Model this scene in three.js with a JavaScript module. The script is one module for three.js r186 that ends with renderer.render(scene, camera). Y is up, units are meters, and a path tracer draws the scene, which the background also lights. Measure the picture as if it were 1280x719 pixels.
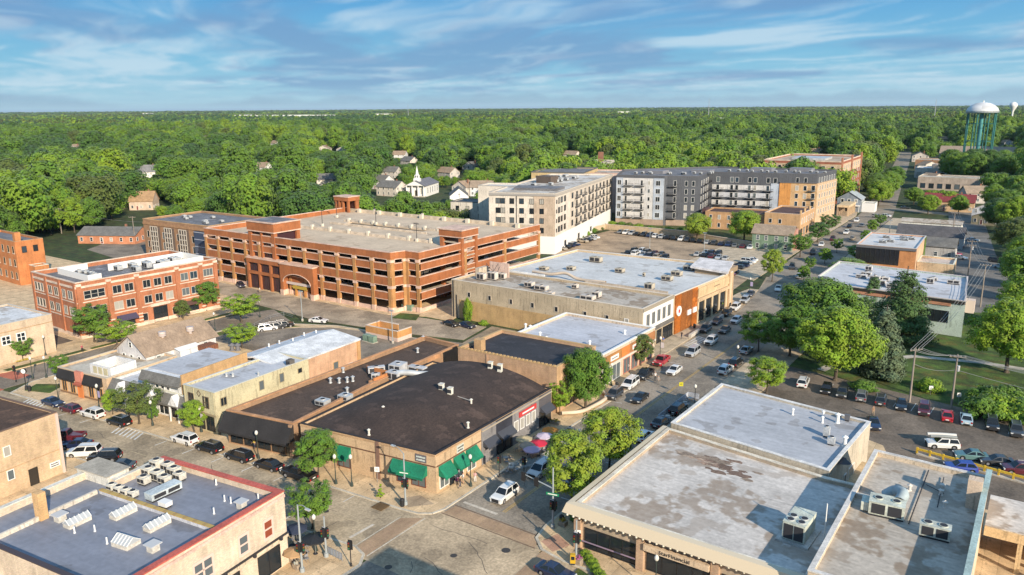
import * as THREE from 'three';
import { mergeGeometries } from 'three/addons/utils/BufferGeometryUtils.js';
import { MarchingCubes } from 'three/addons/objects/MarchingCubes.js';
import { TextGeometry } from 'three/addons/geometries/TextGeometry.js';
import { FontLoader } from 'three/addons/loaders/FontLoader.js';

// ---------------------------------------------------------------- camera
const PX = 980, CAM_H = 52;                       // focal length in photograph pixels, height of the drone
const pitch = Math.atan((359.5 - 133) / PX), roll = 0.4 * Math.PI / 180;
const yaw = Math.atan((1335 - 640) / (PX / Math.cos(pitch)));
const camera = new THREE.PerspectiveCamera(2 * Math.atan(359.5 / PX) * 180 / Math.PI, 1280 / 719, 0.5, 30000);
const V = (x, y, z) => new THREE.Vector3(x, y, z);
const fwd = V(-Math.sin(yaw) * Math.cos(pitch), -Math.sin(pitch), -Math.cos(yaw) * Math.cos(pitch));
const right0 = V(Math.cos(yaw), 0, -Math.sin(yaw)), up0 = new THREE.Vector3().crossVectors(right0, fwd);
const camR = right0.clone().multiplyScalar(Math.cos(roll)).addScaledVector(up0, -Math.sin(roll));
const camU = right0.clone().multiplyScalar(Math.sin(roll)).addScaledVector(up0, Math.cos(roll));
camera.position.set(0, CAM_H, 0);
camera.quaternion.setFromRotationMatrix(new THREE.Matrix4().makeBasis(camR, camU, fwd.clone().negate()));
const scene = new THREE.Scene();
// where a photograph pixel meets the level plane y = h: [x, z]
function at(px, py, h = 0) {
const d = fwd.clone().multiplyScalar(PX).addScaledVector(camR, px - 640).addScaledVector(camU, 359.5 - py);
const t = (h - CAM_H) / d.y;
return [d.x * t, d.z * t];
}

// ---------------------------------------------------------------- noise
function rng(seed) { let s = seed >>> 0; return () => { s = (s + 0x6D2B79F5) >>> 0; let t = Math.imul(s ^ (s >>> 15), 1 | s); t = (t + Math.imul(t ^ (t >>> 7), 61 | t)) ^ t; return ((t ^ (t >>> 14)) >>> 0) / 4294967296; }; }
const hash2 = (x, y, s = 0) => { let h = Math.imul(x, 374761393) + Math.imul(y, 668265263) + Math.imul(s, 1274126177); h = Math.imul(h ^ (h >>> 13), 1274126177); return ((h ^ (h >>> 16)) >>> 0) / 4294967296; };
const sm = t => t * t * (3 - 2 * t), lerp = (a, b, t) => a + (b - a) * t, clamp = (v, a = 0, b = 1) => Math.min(b, Math.max(a, v));
const sstep = (a, b, v) => sm(clamp((v - a) / (b - a)));
function vnoise(x, y, s = 0, per = 0) {           // value noise, tiles every per cells
let xi = Math.floor(x), yi = Math.floor(y); const fx = sm(x - xi), fy = sm(y - yi);
const w = (v) => per ? ((v % per) + per) % per : v;
const a = hash2(w(xi), w(yi), s), b = hash2(w(xi + 1), w(yi), s), c = hash2(w(xi), w(yi + 1), s), d = hash2(w(xi + 1), w(yi + 1), s);
return lerp(lerp(a, b, fx), lerp(c, d, fx), fy);
}
function fbm(x, y, oct = 4, s = 0, per = 0) { let v = 0, a = 0.5, n = 0; for (let i = 0; i < oct; i++) { v += a * vnoise(x, y, s + i * 17, per); n += a; a *= 0.5; x *= 2; y *= 2; per *= 2; } return v / n; }

// ---------------------------------------------------------------- sky, sun, exposure
const SUN_AZ = 63 * Math.PI / 180, SUN_EL = 23.5 * Math.PI / 180;
const sunDir = V(Math.sin(SUN_AZ) * Math.cos(SUN_EL), Math.sin(SUN_EL), Math.cos(SUN_AZ) * Math.cos(SUN_EL));
{
const SKY = 0.76, W = 4096, H = 2048, data = new Float32Array(W * H * 4);
const lin = c => c.map(v => { v /= 255; return v <= 0.04045 ? v / 12.92 : Math.pow((v + 0.055) / 1.055, 2.4); });
const c0 = lin([172, 208, 222]), c1 = lin([130, 190, 220]), c2 = lin([72, 152, 214]), c3 = lin([92, 154, 214]);
const white = lin([204, 224, 236]), mauve = lin([120, 152, 194]), low = lin([136, 160, 188]);
const mix = (a, b, t) => [lerp(a[0], b[0], t), lerp(a[1], b[1], t), lerp(a[2], b[2], t)];
for (let j = 0; j < H; j++) {
const el = ((j + 0.5) / H - 0.5) * Math.PI, deg = el * 180 / Math.PI;
const coarse = deg < -1 || deg > 15 ? 4 : 1;        // smooth far outside the frame: one sample for four
for (let i = 0; i < W; i++) {
if (coarse > 1 && (i % coarse || j % coarse)) { const k = (j * W + i) * 4, s = ((j - j % coarse) * W + i - i % coarse) * 4; if (((j - j % coarse + 0.5) / H - 0.5) * 180 > 15 || deg < -1) { data[k] = data[s]; data[k + 1] = data[s + 1]; data[k + 2] = data[s + 2]; data[k + 3] = 1; continue; } }
const az = ((i + 0.5) / W - 0.5) * 2 * Math.PI;
let c;
if (deg < 0) c = mix(c0, low, 0.35);
else {
c = deg < 3 ? mix(c0, c1, deg / 3) : deg < 9 ? mix(c1, c2, (deg - 3) / 6) : mix(c2, c3, clamp((deg - 9) / 50));
// streaky layer clouds, seen on a level sheet
const q = Math.pow(1 / (Math.sin(el) + 0.016), 0.78) * 1.5;
let X = Math.cos(az) * q, Z = Math.sin(az) * q;
const wx = fbm(X * 0.5 + 9, Z * 0.5, 3, 71) - 0.5, wz = fbm(X * 0.5, Z * 0.5 + 5, 3, 93) - 0.5;
const a = 0.55, u = X * Math.cos(a) + Z * Math.sin(a) + wx * 1.6, v = -X * Math.sin(a) + Z * Math.cos(a) + wz * 1.6;
const big = fbm(u * 0.16 + 3, v * 0.30 + 7, 4, 5), fine = fbm(u * 0.55, v * 1.3, 6, 11), thin = fbm(u * 0.9 + 20, v * 3.4, 5, 23);
const fade = sstep(0.3, 1.6, deg);
const hi = sstep(0.44, 0.72, 0.52 * fine + 0.36 * thin + 0.34 * (1 - big) - 0.08) * 0.66 * fade;
const body = 0.66 * big + 0.4 * fbm(u * 0.42 + 40, v * 1.1, 6, 31), dk = sstep(0.5, 0.66, body) * 0.6 * fade;
c = mix(c, white, hi);
c = mix(c, mix(mauve, white, 0.42 * sstep(0.5, 0.8, fbm(u * 1.1 + 9, v * 2.6 + 4, 5, 37))), dk);
// a low bank of far cloud along the horizon
const top = 0.35 + 1.15 * fbm(az * 26, 3.3, 4, 47) * sstep(0.28, 0.6, fbm(az * 5, 8.1, 2, 53));
const bank = sstep(0.0, 0.4, top - deg) * (0.55 + 0.45 * fbm(az * 60, deg * 3, 3, 61));
c = mix(c, low, bank * 0.5 * sstep(-0.2, 0.35, deg));
}
const k = (j * W + i) * 4; data[k] = c[0] * SKY; data[k + 1] = c[1] * SKY; data[k + 2] = c[2] * SKY; data[k + 3] = 1;
}
}
const t = new THREE.DataTexture(data, W, H, THREE.RGBAFormat, THREE.FloatType);
t.mapping = THREE.EquirectangularReflectionMapping; t.magFilter = THREE.LinearFilter; t.minFilter = THREE.LinearFilter; t.needsUpdate = true;
scene.background = t; scene.environment = t;
}
const sun = new THREE.DirectionalLight(new THREE.Color(1.0, 0.87, 0.69), 5);
sun.position.copy(sunDir).multiplyScalar(400).add(V(-90, 0, -160)); sun.target.position.set(-90, 0, -160);
sun.castShadow = true; sun.shadow.mapSize.set(4096, 4096);
Object.assign(sun.shadow.camera, { left: -400, right: 400, top: 400, bottom: -400, near: 1, far: 1200 });
scene.add(sun, sun.target);
scene.fog = new THREE.FogExp2(new THREE.Color(0.62, 0.78, 0.95), 0.000022);
const renderer = new THREE.WebGLRenderer({ antialias: true });
renderer.toneMapping = THREE.LinearToneMapping; renderer.toneMappingExposure = 1.38;
renderer.shadowMap.enabled = true; renderer.shadowMap.type = THREE.PCFSoftShadowMap;

// ---------------------------------------------------------------- textures (grey or tinted modulators around one; tiles of a fixed size in metres)
function tex(size, metres, fn) {
const d = new Uint8Array(size * size * 4);
for (let y = 0; y < size; y++) for (let x = 0; x < size; x++) {
let c = fn(x / size, y / size); if (typeof c === 'number') c = [c, c, c];
const k = (y * size + x) * 4; d[k] = clamp(c[0]) * 255; d[k + 1] = clamp(c[1]) * 255; d[k + 2] = clamp(c[2]) * 255; d[k + 3] = 255;
}
const t = new THREE.DataTexture(d, size, size, THREE.RGBAFormat, THREE.UnsignedByteType);
t.wrapS = t.wrapT = THREE.RepeatWrapping; t.magFilter = THREE.LinearFilter; t.minFilter = THREE.LinearMipmapLinearFilter; t.generateMipmaps = true;
t.colorSpace = THREE.SRGBColorSpace; t.repeat.set(1 / metres, 1 / metres); t.needsUpdate = true;
return t;
}
const F = (u, v, n, o, s) => fbm(u * n, v * n, o, s, n);
const T = {
mottle: tex(512, 9, (u, v) => 0.80 + 0.26 * (F(u, v, 6, 4, 1) - 0.5) + 0.22 * (F(u, v, 60, 3, 2) - 0.5)),
asphalt: tex(1024, 26, (u, v) => {
let g = 0.74 + 0.34 * (F(u, v, 5, 5, 3) - 0.5) + 0.22 * (F(u, v, 120, 2, 4) - 0.5);
const cr = Math.abs(F(u, v, 9, 4, 5) - 0.5); if (cr < 0.0035) g -= 0.09;
const pat = F(u, v, 7, 2, 6); g *= 1 - 0.10 * sstep(0.62, 0.66, pat) + 0.06 * sstep(0.36, 0.32, pat);
return [g, g * 0.99, g * 0.97];
}),
roof: tex(1024, 30, (u, v) => {                  // weathered membrane: lap seams, ponding stains with edges, patches
let g = 0.82 + 0.20 * (F(u, v, 7, 5, 7) - 0.5) + 0.16 * (F(u, v, 90, 3, 8) - 0.5) + 0.12 * (fbm(u * 12, v * 90, 3, 9, 0) - 0.5);
if ((v * 10) % 1 < 0.012) g -= 0.10;
const st = F(u, v, 6, 5, 10), s2 = F(u, v, 30, 3, 12);
let k = sstep(0.52, 0.68, st + 0.5 * (s2 - 0.5)) * (0.55 + 0.45 * F(u, v, 50, 3, 13)); const k2 = sstep(0.58, 0.68, F(u, v, 11, 4, 14) + 0.2 * (s2 - 0.5));
let c = [g, g, g]; c = [lerp(c[0], 0.56, k * 0.75), lerp(c[1], 0.50, k * 0.75), lerp(c[2], 0.44, k * 0.75)];
return [lerp(c[0], 0.66, k2 * 0.5), lerp(c[1], 0.63, k2 * 0.5), lerp(c[2], 0.60, k2 * 0.5)];
}),
membrane: tex(1024, 34, (u, v) => {              // fairly clean sheet: faint laps, a few scuffs
let g = 0.80 + 0.14 * (F(u, v, 5, 5, 57) - 0.5) + 0.10 * (F(u, v, 80, 3, 58) - 0.5) + 0.10 * (fbm(u * 9, v * 70, 3, 59, 0) - 0.5); if ((v * 12) % 1 < 0.01) g -= 0.05;
const k = sstep(0.68, 0.72, F(u, v, 14, 4, 60)); return [g - k * 0.08, g - k * 0.09, g - k * 0.1];
}),
felt: tex(512, 14, (u, v) => { let g = 0.74 + 0.3 * (F(u, v, 5, 5, 15) - 0.5) + 0.3 * (F(u, v, 70, 3, 16) - 0.5); if ((u * 14) % 1 < 0.03) g -= 0.09; const s = F(u, v, 9, 4, 17); if (s > 0.68) g += 0.16; return [g, g * 0.98, g * 0.96]; }),
brick: tex(1024, 9.6, (u, v) => {                // courses too fine to tell apart at this distance, with patches and streaks
const row = Math.floor(v * 128), m = (v * 128) % 1, x = u * 44 + (row % 2) * 0.5, col = Math.floor(x) % 44, mx = x % 1;
const n = 0.2 * (F(u, v, 5, 4, 19) - 0.5) + 0.1 * (fbm(u * 30, v * 3, 3, 20, 0) - 0.5); if (m < 0.14 || mx < 0.05) return [0.84 + n, 0.82 + n, 0.79 + n];
const g = 0.74 + n + 0.13 * hash2(col, row, 5); return [g, g * (0.965 + 0.04 * hash2(col, row, 9)), g * (0.95 + 0.05 * hash2(col, row, 11))];
}),
wall: tex(512, 11, (u, v) => { let g = 0.82 + 0.16 * (F(u, v, 5, 4, 21) - 0.5) + 0.16 * (F(u, v, 90, 2, 22) - 0.5); const s = fbm(u * 40, v * 4, 3, 23, 0); if (s > 0.62 && F(u, v, 4, 2, 24) > 0.52) g -= 0.10; return g; }),
shingle: tex(512, 6, (u, v) => { const row = Math.floor(v * 40), x = Math.floor(u * 20 + (row % 2) * 0.5); let g = 0.74 + 0.1 * hash2(x % 20, row, 3) + 0.2 * (F(u, v, 6, 4, 26) - 0.5); if ((v * 40) % 1 < 0.16) g -= 0.16; return g; }),
grass: tex(512, 12, (u, v) => { const a = F(u, v, 7, 5, 31), b = F(u, v, 110, 2, 32); const g = 0.6 + 0.5 * (a - 0.5) + 0.42 * (b - 0.5); const k = sstep(0.52, 0.64, F(u, v, 6, 4, 33)); return [g * lerp(0.86, 1.06, k), g * lerp(1, 0.97, k), g * lerp(0.74, 0.8, k)]; }),
paving: tex(512, 6, (u, v) => { let g = 0.80 + 0.2 * (F(u, v, 4, 5, 35) - 0.5) + 0.16 * (F(u, v, 90, 2, 36) - 0.5); const a = (u * 4) % 1, b = (v * 4) % 1; g += 0.10 * (hash2(Math.floor(u * 4), Math.floor(v * 4), 3) - 0.5); if (a < 0.018 || b < 0.018) g -= 0.16; const s = F(u, v, 16, 3, 37); if (s > 0.71) g -= 0.12; return g; }),
bark: tex(256, 2, (u, v) => 0.7 + 0.5 * (fbm(u * 20, v * 5, 4, 41, 0) - 0.5)),
};
const MATS = new Map();
// colour is a linear base colour; t one of the textures above
function mat(c, rough = 0.85, t = null, extra = {}) {
const key = JSON.stringify([c, rough, t, Object.keys(extra).map(k => [k, extra[k] && extra[k].uuid || extra[k]])]);
if (!MATS.has(key)) {
const m = new THREE.MeshStandardMaterial({ roughness: rough, metalness: 0, ...extra });
const k = t ? 1 / 0.60 : 1;                    // the textures average about 0.6 linear
m.color.setRGB(Math.min(1, c[0] * k), Math.min(1, c[1] * k), Math.min(1, c[2] * k));
if (t) m.map = T[t];
MATS.set(key, m);
}
return MATS.get(key);
}
const hex = (h) => { const c = new THREE.Color(h); return [c.r, c.g, c.b]; };
const S = {
white: mat([0.74, 0.73, 0.70], 0.6), trim: mat([0.66, 0.60, 0.50], 0.8, 'mottle'), black: mat([0.018, 0.018, 0.02], 0.6), steel: mat([0.42, 0.43, 0.44], 0.45, null, { metalness: 0.6 }),
galv: mat([0.52, 0.53, 0.53], 0.5, 'mottle', { metalness: 0.35 }), dark: mat([0.03, 0.03, 0.035], 0.7),
concrete: mat([0.42, 0.38, 0.32], 0.9, 'mottle'), kerb: mat([0.46, 0.41, 0.33], 0.9, 'mottle'),
tyre: mat([0.012, 0.012, 0.013], 0.85), rim: mat([0.5, 0.5, 0.52], 0.3, null, { metalness: 0.7 }),
glass: mat([0.018, 0.024, 0.03], 0.06), glassBlue: mat([0.03, 0.05, 0.07], 0.05), glassPale: mat([0.11, 0.13, 0.14], 0.08), glassWarm: mat([0.10, 0.085, 0.06], 0.12),
bronze: mat([0.035, 0.028, 0.022], 0.5), blind: mat([0.36, 0.34, 0.30], 0.35),
wood: mat([0.20, 0.12, 0.06], 0.75, 'bark'), pole: mat([0.16, 0.12, 0.09], 0.85, 'bark'), wire: mat([0.05, 0.05, 0.05], 0.6),
};

// ---------------------------------------------------------------- geometry collector (uv in metres)
class GB {
constructor() { this.p = []; this.n = []; this.uv = []; this.i = []; this.c = null; }
quad(a, b, c, d, flip = false) {                 // counter-clockwise seen from outside
const ab = [b[0] - a[0], b[1] - a[1], b[2] - a[2]], ad = [d[0] - a[0], d[1] - a[1], d[2] - a[2]];
let n = [ab[1] * ad[2] - ab[2] * ad[1], ab[2] * ad[0] - ab[0] * ad[2], ab[0] * ad[1] - ab[1] * ad[0]];
const l = Math.hypot(...n) || 1; n = n.map(v => v / l);
const k = this.p.length / 3, up = Math.abs(n[1]) > 0.75;
const ux = up ? [1, 0, 0] : (() => { const q = [n[2], 0, -n[0]], m = Math.hypot(...q) || 1; return q.map(v => v / m); })();
const uy = up ? [0, 0, -1] : [ux[1] * -n[2] + ux[2] * n[1], 1, 0];
for (const v of [a, b, c, d]) {
this.p.push(...v); this.n.push(...n);
const s = v[0] * ux[0] + v[1] * ux[1] + v[2] * ux[2];
const t = up ? -v[2] : (Math.abs(n[1]) > 0.1 ? v[1] / Math.sqrt(1 - n[1] * n[1]) : v[1]);
this.uv.push(s, t);
}
this.i.push(k, k + 1, k + 2, k, k + 2, k + 3);
return this;
}
tri(a, b, c) { const k = this.p.length / 3; this.quad(a, b, c, c); this.i.splice(-3); return this; }
box(x0, x1, y0, y1, z0, z1) {
if (x0 > x1) [x0, x1] = [x1, x0]; if (y0 > y1) [y0, y1] = [y1, y0]; if (z0 > z1) [z0, z1] = [z1, z0];
const A = [x0, y0, z1], B = [x1, y0, z1], C = [x1, y1, z1], D = [x0, y1, z1], E = [x0, y0, z0], F_ = [x1, y0, z0], G = [x1, y1, z0], H = [x0, y1, z0];
return this.quad(A, B, C, D).quad(B, F_, G, C).quad(F_, E, H, G).quad(E, A, D, H).quad(D, C, G, H).quad(E, F_, B, A);
}
// ring of points [x, z], any winding, extruded from y0 to y1
prism(pts, y0, y1, { bottom = true } = {}) {
let ar = 0; for (let i = 0; i < pts.length; i++) { const [a, b] = pts[i], [c, d] = pts[(i + 1) % pts.length]; ar += a * d - c * b; }
const P = ar > 0 ? pts.slice().reverse() : pts;
for (let i = 0; i < P.length; i++) { const a = P[i], b = P[(i + 1) % P.length]; this.quad([a[0], y0, a[1]], [b[0], y0, b[1]], [b[0], y1, b[1]], [a[0], y1, a[1]]); }
const tr = THREE.ShapeUtils.triangulateShape(P.map(q => new THREE.Vector2(q[0], q[1])), []);
for (const [y, up] of bottom ? [[y1, 1], [y0, -1]] : [[y1, 1]]) {
const k = this.p.length / 3;
for (const q of P) { this.p.push(q[0], y, q[1]); this.n.push(0, up, 0); this.uv.push(q[0], -q[1]); }
for (const f of tr) {
const [a, b, c] = f, cr = (P[b][0] - P[a][0]) * (P[c][1] - P[a][1]) - (P[b][1] - P[a][1]) * (P[c][0] - P[a][0]);
if ((cr < 0) === (up > 0)) this.i.push(k + a, k + b, k + c); else this.i.push(k + a, k + c, k + b);
}
}
return this;
}
add(geo, m) {
const g = geo.index ? geo : geo.clone().setIndex([...Array(geo.attributes.position.count).keys()]);
const p = g.attributes.position, n = g.attributes.normal, u = g.attributes.uv, k = this.p.length / 3, v = new THREE.Vector3();
const nm = m ? new THREE.Matrix3().getNormalMatrix(m) : null;
for (let i = 0; i < p.count; i++) {
v.fromBufferAttribute(p, i); if (m) v.applyMatrix4(m); this.p.push(v.x, v.y, v.z);
v.fromBufferAttribute(n, i); if (m) v.applyMatrix3(nm).normalize(); this.n.push(v.x, v.y, v.z);
this.uv.push(u ? u.getX(i) : 0, u ? u.getY(i) : 0);
}
for (const j of g.index.array) this.i.push(k + j);
return this;
}
cyl(x, y0, z, r0, r1, h, seg = 10) { return this.add(new THREE.CylinderGeometry(r1, r0, h, seg), new THREE.Matrix4().makeTranslation(x, y0 + h / 2, z)); }
rod(a, b, r0, r1 = r0, seg = 6) {
const A = V(...a), Bv = V(...b), d = Bv.clone().sub(A), L = d.length();
const q = new THREE.Quaternion().setFromUnitVectors(V(0, 1, 0), d.normalize());
return this.add(new THREE.CylinderGeometry(r1, r0, L, seg), new THREE.Matrix4().compose(A.add(Bv).multiplyScalar(0.5), q, V(1, 1, 1)));
}
tube(pts, r, seg = 5, n = 16) { return this.add(new THREE.TubeGeometry(new THREE.CatmullRomCurve3(pts.map(p => V(...p))), n, r, seg)); }
ball(x, y, z, rx, ry = rx, rz = rx, w = 12, h = 8) { return this.add(new THREE.SphereGeometry(1, w, h), new THREE.Matrix4().compose(V(x, y, z), new THREE.Quaternion(), V(rx, ry, rz))); }
geo() {
const g = new THREE.BufferGeometry();
g.setAttribute('position', new THREE.Float32BufferAttribute(this.p, 3)); g.setAttribute('normal', new THREE.Float32BufferAttribute(this.n, 3));
g.setAttribute('uv', new THREE.Float32BufferAttribute(this.uv, 2)); g.setIndex(this.i);
return g;
}
build(name, material, parent) { return part(name, this.geo(), material, parent); }
}
const gb = () => new GB();
const box = (...a) => gb().box(...a);
// ---------------------------------------------------------------- naming
const taken = new Map();
function numbered(n) { const k = taken.get(n) || 0; taken.set(n, k + 1); return k ? `${n}_${String(k).padStart(3, '0')}` : n; }
function part(name, geometry, material, parent) {
const m = new THREE.Mesh(geometry, material); m.name = name; m.castShadow = m.receiveShadow = true;
if (parent) parent.add(m);
return m;
}
function tag(o, label, category, group, kind) {
o.name = numbered(o.name);
if (label) o.userData.label = label; if (category) o.userData.category = category;
if (group) o.userData.group = group; if (kind) o.userData.kind = kind;
scene.add(o); return o;
}
function thing(name, label, category, x = 0, z = 0, turn = 0, group = null, y = 0) {
const o = new THREE.Group(); o.name = name; o.position.set(x, y, z); o.rotation.y = turn;
return tag(o, label, category, group);
}
const structure = (name, g, m) => tag(part(name, g instanceof GB ? g.geo() : g, m), null, null, null, 'structure');
const D2R = Math.PI / 180;
// ---------------------------------------------------------------- the setting
const GM = {
land: mat([0.075, 0.092, 0.032], 0.95, 'grass'), lawn: mat([0.13, 0.165, 0.04], 0.95, 'grass'),
road: mat([0.45, 0.36, 0.25], 0.9, 'asphalt'), street: mat([0.29, 0.25, 0.205], 0.9, 'asphalt'), lot: mat([0.26, 0.215, 0.17], 0.9, 'asphalt'), oldlot: mat([0.185, 0.15, 0.12], 0.92, 'asphalt'),
lotTan: mat([0.42, 0.31, 0.21], 0.9, 'asphalt'),
walk: mat([0.58, 0.42, 0.25], 0.9, 'paving'), pave: mat([0.46, 0.37, 0.26], 0.9, 'paving'),
brickBand: mat([0.36, 0.25, 0.16], 0.9, 'brick'), paint: mat([0.66, 0.64, 0.58], 0.8, 'mottle'), yellow: mat([0.44, 0.29, 0.08], 0.8, 'mottle'),
};
structure('ground', gb().quad([-12000, -0.02, 3000], [9000, -0.02, 3000], [9000, -0.02, -14000], [-12000, -0.02, -14000]), GM.land);
// a strip of level ground along a line of [x, z, half width]
function strip(pts, y, thick = 0.04) {
const L = [], R = [];
pts.forEach(([x, z, w], i) => {
const a = pts[Math.max(0, i - 1)], b = pts[Math.min(pts.length - 1, i + 1)], dx = b[0] - a[0], dz = b[1] - a[1], l = Math.hypot(dx, dz);
L.push([x + dz / l * w, z - dx / l * w]); R.push([x - dz / l * w, z + dx / l * w]);
});
return gb().prism([...L, ...R.reverse()], y - thick, y);
}
const C7 = Math.cos(7 * D2R), S7 = Math.sin(7 * D2R);
structure('main_street', strip([[-54.6, 40, 6.7], [-54.6, -180, 6.7], [-58, -215, 7.4], [-63, -250, 7.6], [-65.5, -300, 7.8], [-68, -400, 7.4], [-72, -440, 6.6], [-93, -606, 6], [-112, -760, 6], [-140, -970, 6]], 0.02), GM.street);
const crossAxis = [[60, -67], [-54.6, -65.4, 0], [-110, -59.8, 0], [-170, -54.6, 0], [-260, -46, 0]];
structure('parking_lane', gb().prism([[-61.2, -131], [-64.9, -131], [-64.9, -150], [-64.4, -196], [-66.8, -223], [-70, -240], [-62, -240], [-58, -200]], -0.02, 0.018), mat([0.40, 0.32, 0.23], 0.9, 'asphalt'));
structure('cross_street', strip(crossAxis.map(p => [p[0], p[1], 5.4]), 0.024, 0.044), GM.road);
structure('junction_pavement', gb().prism([[-63.6, -72.2], [-45.4, -72.2], [-45.4, -58.2], [-63.6, -58.2]], -0.02, 0.028), mat([0.52, 0.405, 0.275], 0.9, 'asphalt'));
structure('west_street', strip([[-164, -40, 4.6], [-165.5, -64, 4.6], [-166.5, -90, 4.8], [-166, -112, 5.5], [-160, -127, 7]], 0.03, 0.05), GM.lot);
structure('garage_street', strip([[-225, -138, 4.5], [-180, -137, 6], [-150, -135.5, 7.2], [-122, -138.5, 6.6], [-108, -141, 6]], 0.034, 0.05), mat([0.42, 0.335, 0.245], 0.9, 'asphalt'));
// raised pavements with a kerb face
const WALK = 0.14;
function block(name, pts, m = GM.walk) {
structure(name, gb().prism(pts, -0.02, WALK), m);
}
const cz = x => -65.4 + (-54.6 - x) * 0.1;           // axis of the cross street at x
// north-west block: corner rounded at the junction
block('pavement_north_west', [[-61.3, -72.6], [-61.9, -70.8], [-63.4, -69.8], [-66, -69.4], [-80, cz(-80) - 5.6], [-110, cz(-110) - 5.6], [-157, cz(-157) - 5.8], [-160.4, -66.5], [-161.2, -90], [-160, -110], [-152, -122], [-140, -127.5], [-104, -131], [-61.3, -131], [-61.3, -112]]);
block('pavement_main_west', [[-63.6, -131], [-104, -131], [-104, -134.2], [-100, -148], [-64.8, -148], [-63.6, -140]]);
block('pavement_store_front', [[-64.8, -148.001], [-70, -148.001], [-70, -213], [-69, -221], [-66.5, -221], [-64.2, -196], [-64.2, -150]], GM.pave);
block('pavement_north_east', [[-47.9, -76.5], [-47.3, -73.4], [-45.4, -71.6], [-42, -70.9], [60, -72.6], [60, -112], [-12, -112], [-17, -126], [-44.5, -138.5], [-47.9, -138.5]]);
block('pavement_south_west', [[-61.2, 40], [-61.2, -57], [-62.4, -58.8], [-64.5, -59.5], [-110, -54.2], [-157, -49.2], [-159, 40]]);
block('pavement_south_east', [[-48, 40], [-48, -57.6], [-46, -59.6], [40, -61.4], [60, 40]]);
block('pavement_far_west', [[-170.6, -66], [-172, -63.5], [-260, -54], [-300, -135], [-215, -134.2], [-180, -131.5], [-170.8, -120], [-171.3, -90]]);
block('pavement_garage', [[-232, -142.3], [-137, -142], [-128, -146], [-120, -146], [-120, -147.5], [-126, -170], [-126, -215], [-232, -215]]);
block('pavement_far_main_west', [[-71.5, -232], [-73.8, -300], [-75.8, -398], [-80, -425], [-100, -425], [-100, -248]], GM.pave);
block('pavement_far_main_east', [[-47.9, -138.4], [-48.2, -180], [-50.2, -215], [-55, -250], [-57.4, -300], [-60.2, -400], [-45, -400], [-30, -300], [-30, -230], [-40, -225], [-40, -138.4]], GM.pave);
// kerb stones along the roads in view
function kerb(name, pts) { const g = gb(); for (let i = 0; i < pts.length - 1; i++) { const [a, b] = pts[i], [c, d] = pts[i + 1], l = Math.hypot(c - a, d - b), nx = (d - b) / l * 0.17, nz = -(c - a) / l * 0.17; g.prism([[a - nx, b - nz], [c - nx, d - nz], [c + nx, d + nz], [a + nx, b + nz]], 0, WALK + 0.012); } structure(name, g, S.kerb); }
kerb('kerb_north_west', [[-61.3, -130], [-61.3, -72.6], [-61.9, -70.8], [-63.4, -69.8], [-66, -69.4], [-80, cz(-80) - 5.6], [-110, cz(-110) - 5.6], [-157, cz(-157) - 5.8], [-160.4, -66.5], [-161.2, -90], [-160, -110], [-152, -122], [-140, -127.5], [-104, -131]]);
kerb('kerb_north_east', [[-47.9, -136], [-47.9, -76.5], [-47.3, -73.4], [-45.4, -71.6], [-42, -70.9], [-10, -71.4]]);
kerb('kerb_south_west', [[-61.2, -44], [-61.2, -57], [-62.4, -58.8], [-64.5, -59.5], [-110, -54.2], [-150, -49.9]]);
// car parks
structure('car_park_rear', gb().prism([[-104.5, -96], [-104.5, -133], [-140, -125.5], [-158, -112], [-158, -103], [-127, -103], [-126, -97]], 0.1, 0.148), GM.lot);
structure('car_park_alley', gb().prism([[-88, -125.5], [-104, -124], [-108, -147.6], [-88, -147.6]], 0.1, 0.150), mat([0.34, 0.265, 0.185], 0.9, 'asphalt'));
structure('car_park_store', gb().prism([[-156, -237], [-142, -236], [-115, -208], [-72, -210], [-78, -290], [-100, -294], [-154, -297]], -0.02, 0.03), GM.lotTan);
structure('car_park_east', gb().prism([[-44, -139], [-17, -126], [-12, -112], [60, -112], [60, -150], [10, -146], [-12, -151.5], [-45, -158]], -0.02, 0.04), GM.oldlot);
structure('car_park_office', gb().prism([[-181, -64], [-200, -62], [-204, -85], [-181.5, -85]], 0.1, 0.150), mat([0.17, 0.13, 0.10], 0.9, 'asphalt'));
structure('car_park_ranch', gb().prism([[-232, -140], [-300, -150], [-330, -190], [-232, -215]], -0.02, 0.02), GM.lot);
structure('lane_east', strip([[-9, -226, 7], [-14, -262, 8], [-22, -320, 8], [-30, -400, 7], [-40, -470, 5]], 0.016, 0.03), mat([0.19, 0.18, 0.17], 0.9, 'asphalt'));
structure('lawn', gb().prism([[-45, -158], [-12, -151.5], [10, -146], [60, -150], [60, -226], [-12, -226], [-42, -212], [-46, -190]], -0.02, 0.035), GM.lawn);
structure('park_path', strip([[-30, -166, 0.8], [-20, -178, 0.9], [-8, -181, 0.9], [8, -181, 0.9], [30, -178, 0.9]], 0.05, 0.03), S.concrete);
structure('park_walk', strip([[-34, -158, 0.9], [-31, -170, 0.9], [-36, -186, 0.9]], 0.052, 0.03), S.concrete);
structure('verge_office', gb().prism([[-171.4, -84], [-172.7, -84], [-172.9, -122], [-171.4, -119]], 0.1, 0.17), GM.lawn);
structure('verge_corner', gb().prism([[-171.0, -66.5], [-172.6, -66.2], [-172.9, -83], [-171.4, -83]], 0.1, 0.17), GM.lawn);
structure('verge_alley', gb().prism([[-158, -101], [-160, -101], [-159, -112], [-151, -121], [-147, -122], [-156, -110]], 0.1, 0.172), GM.lawn);
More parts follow.
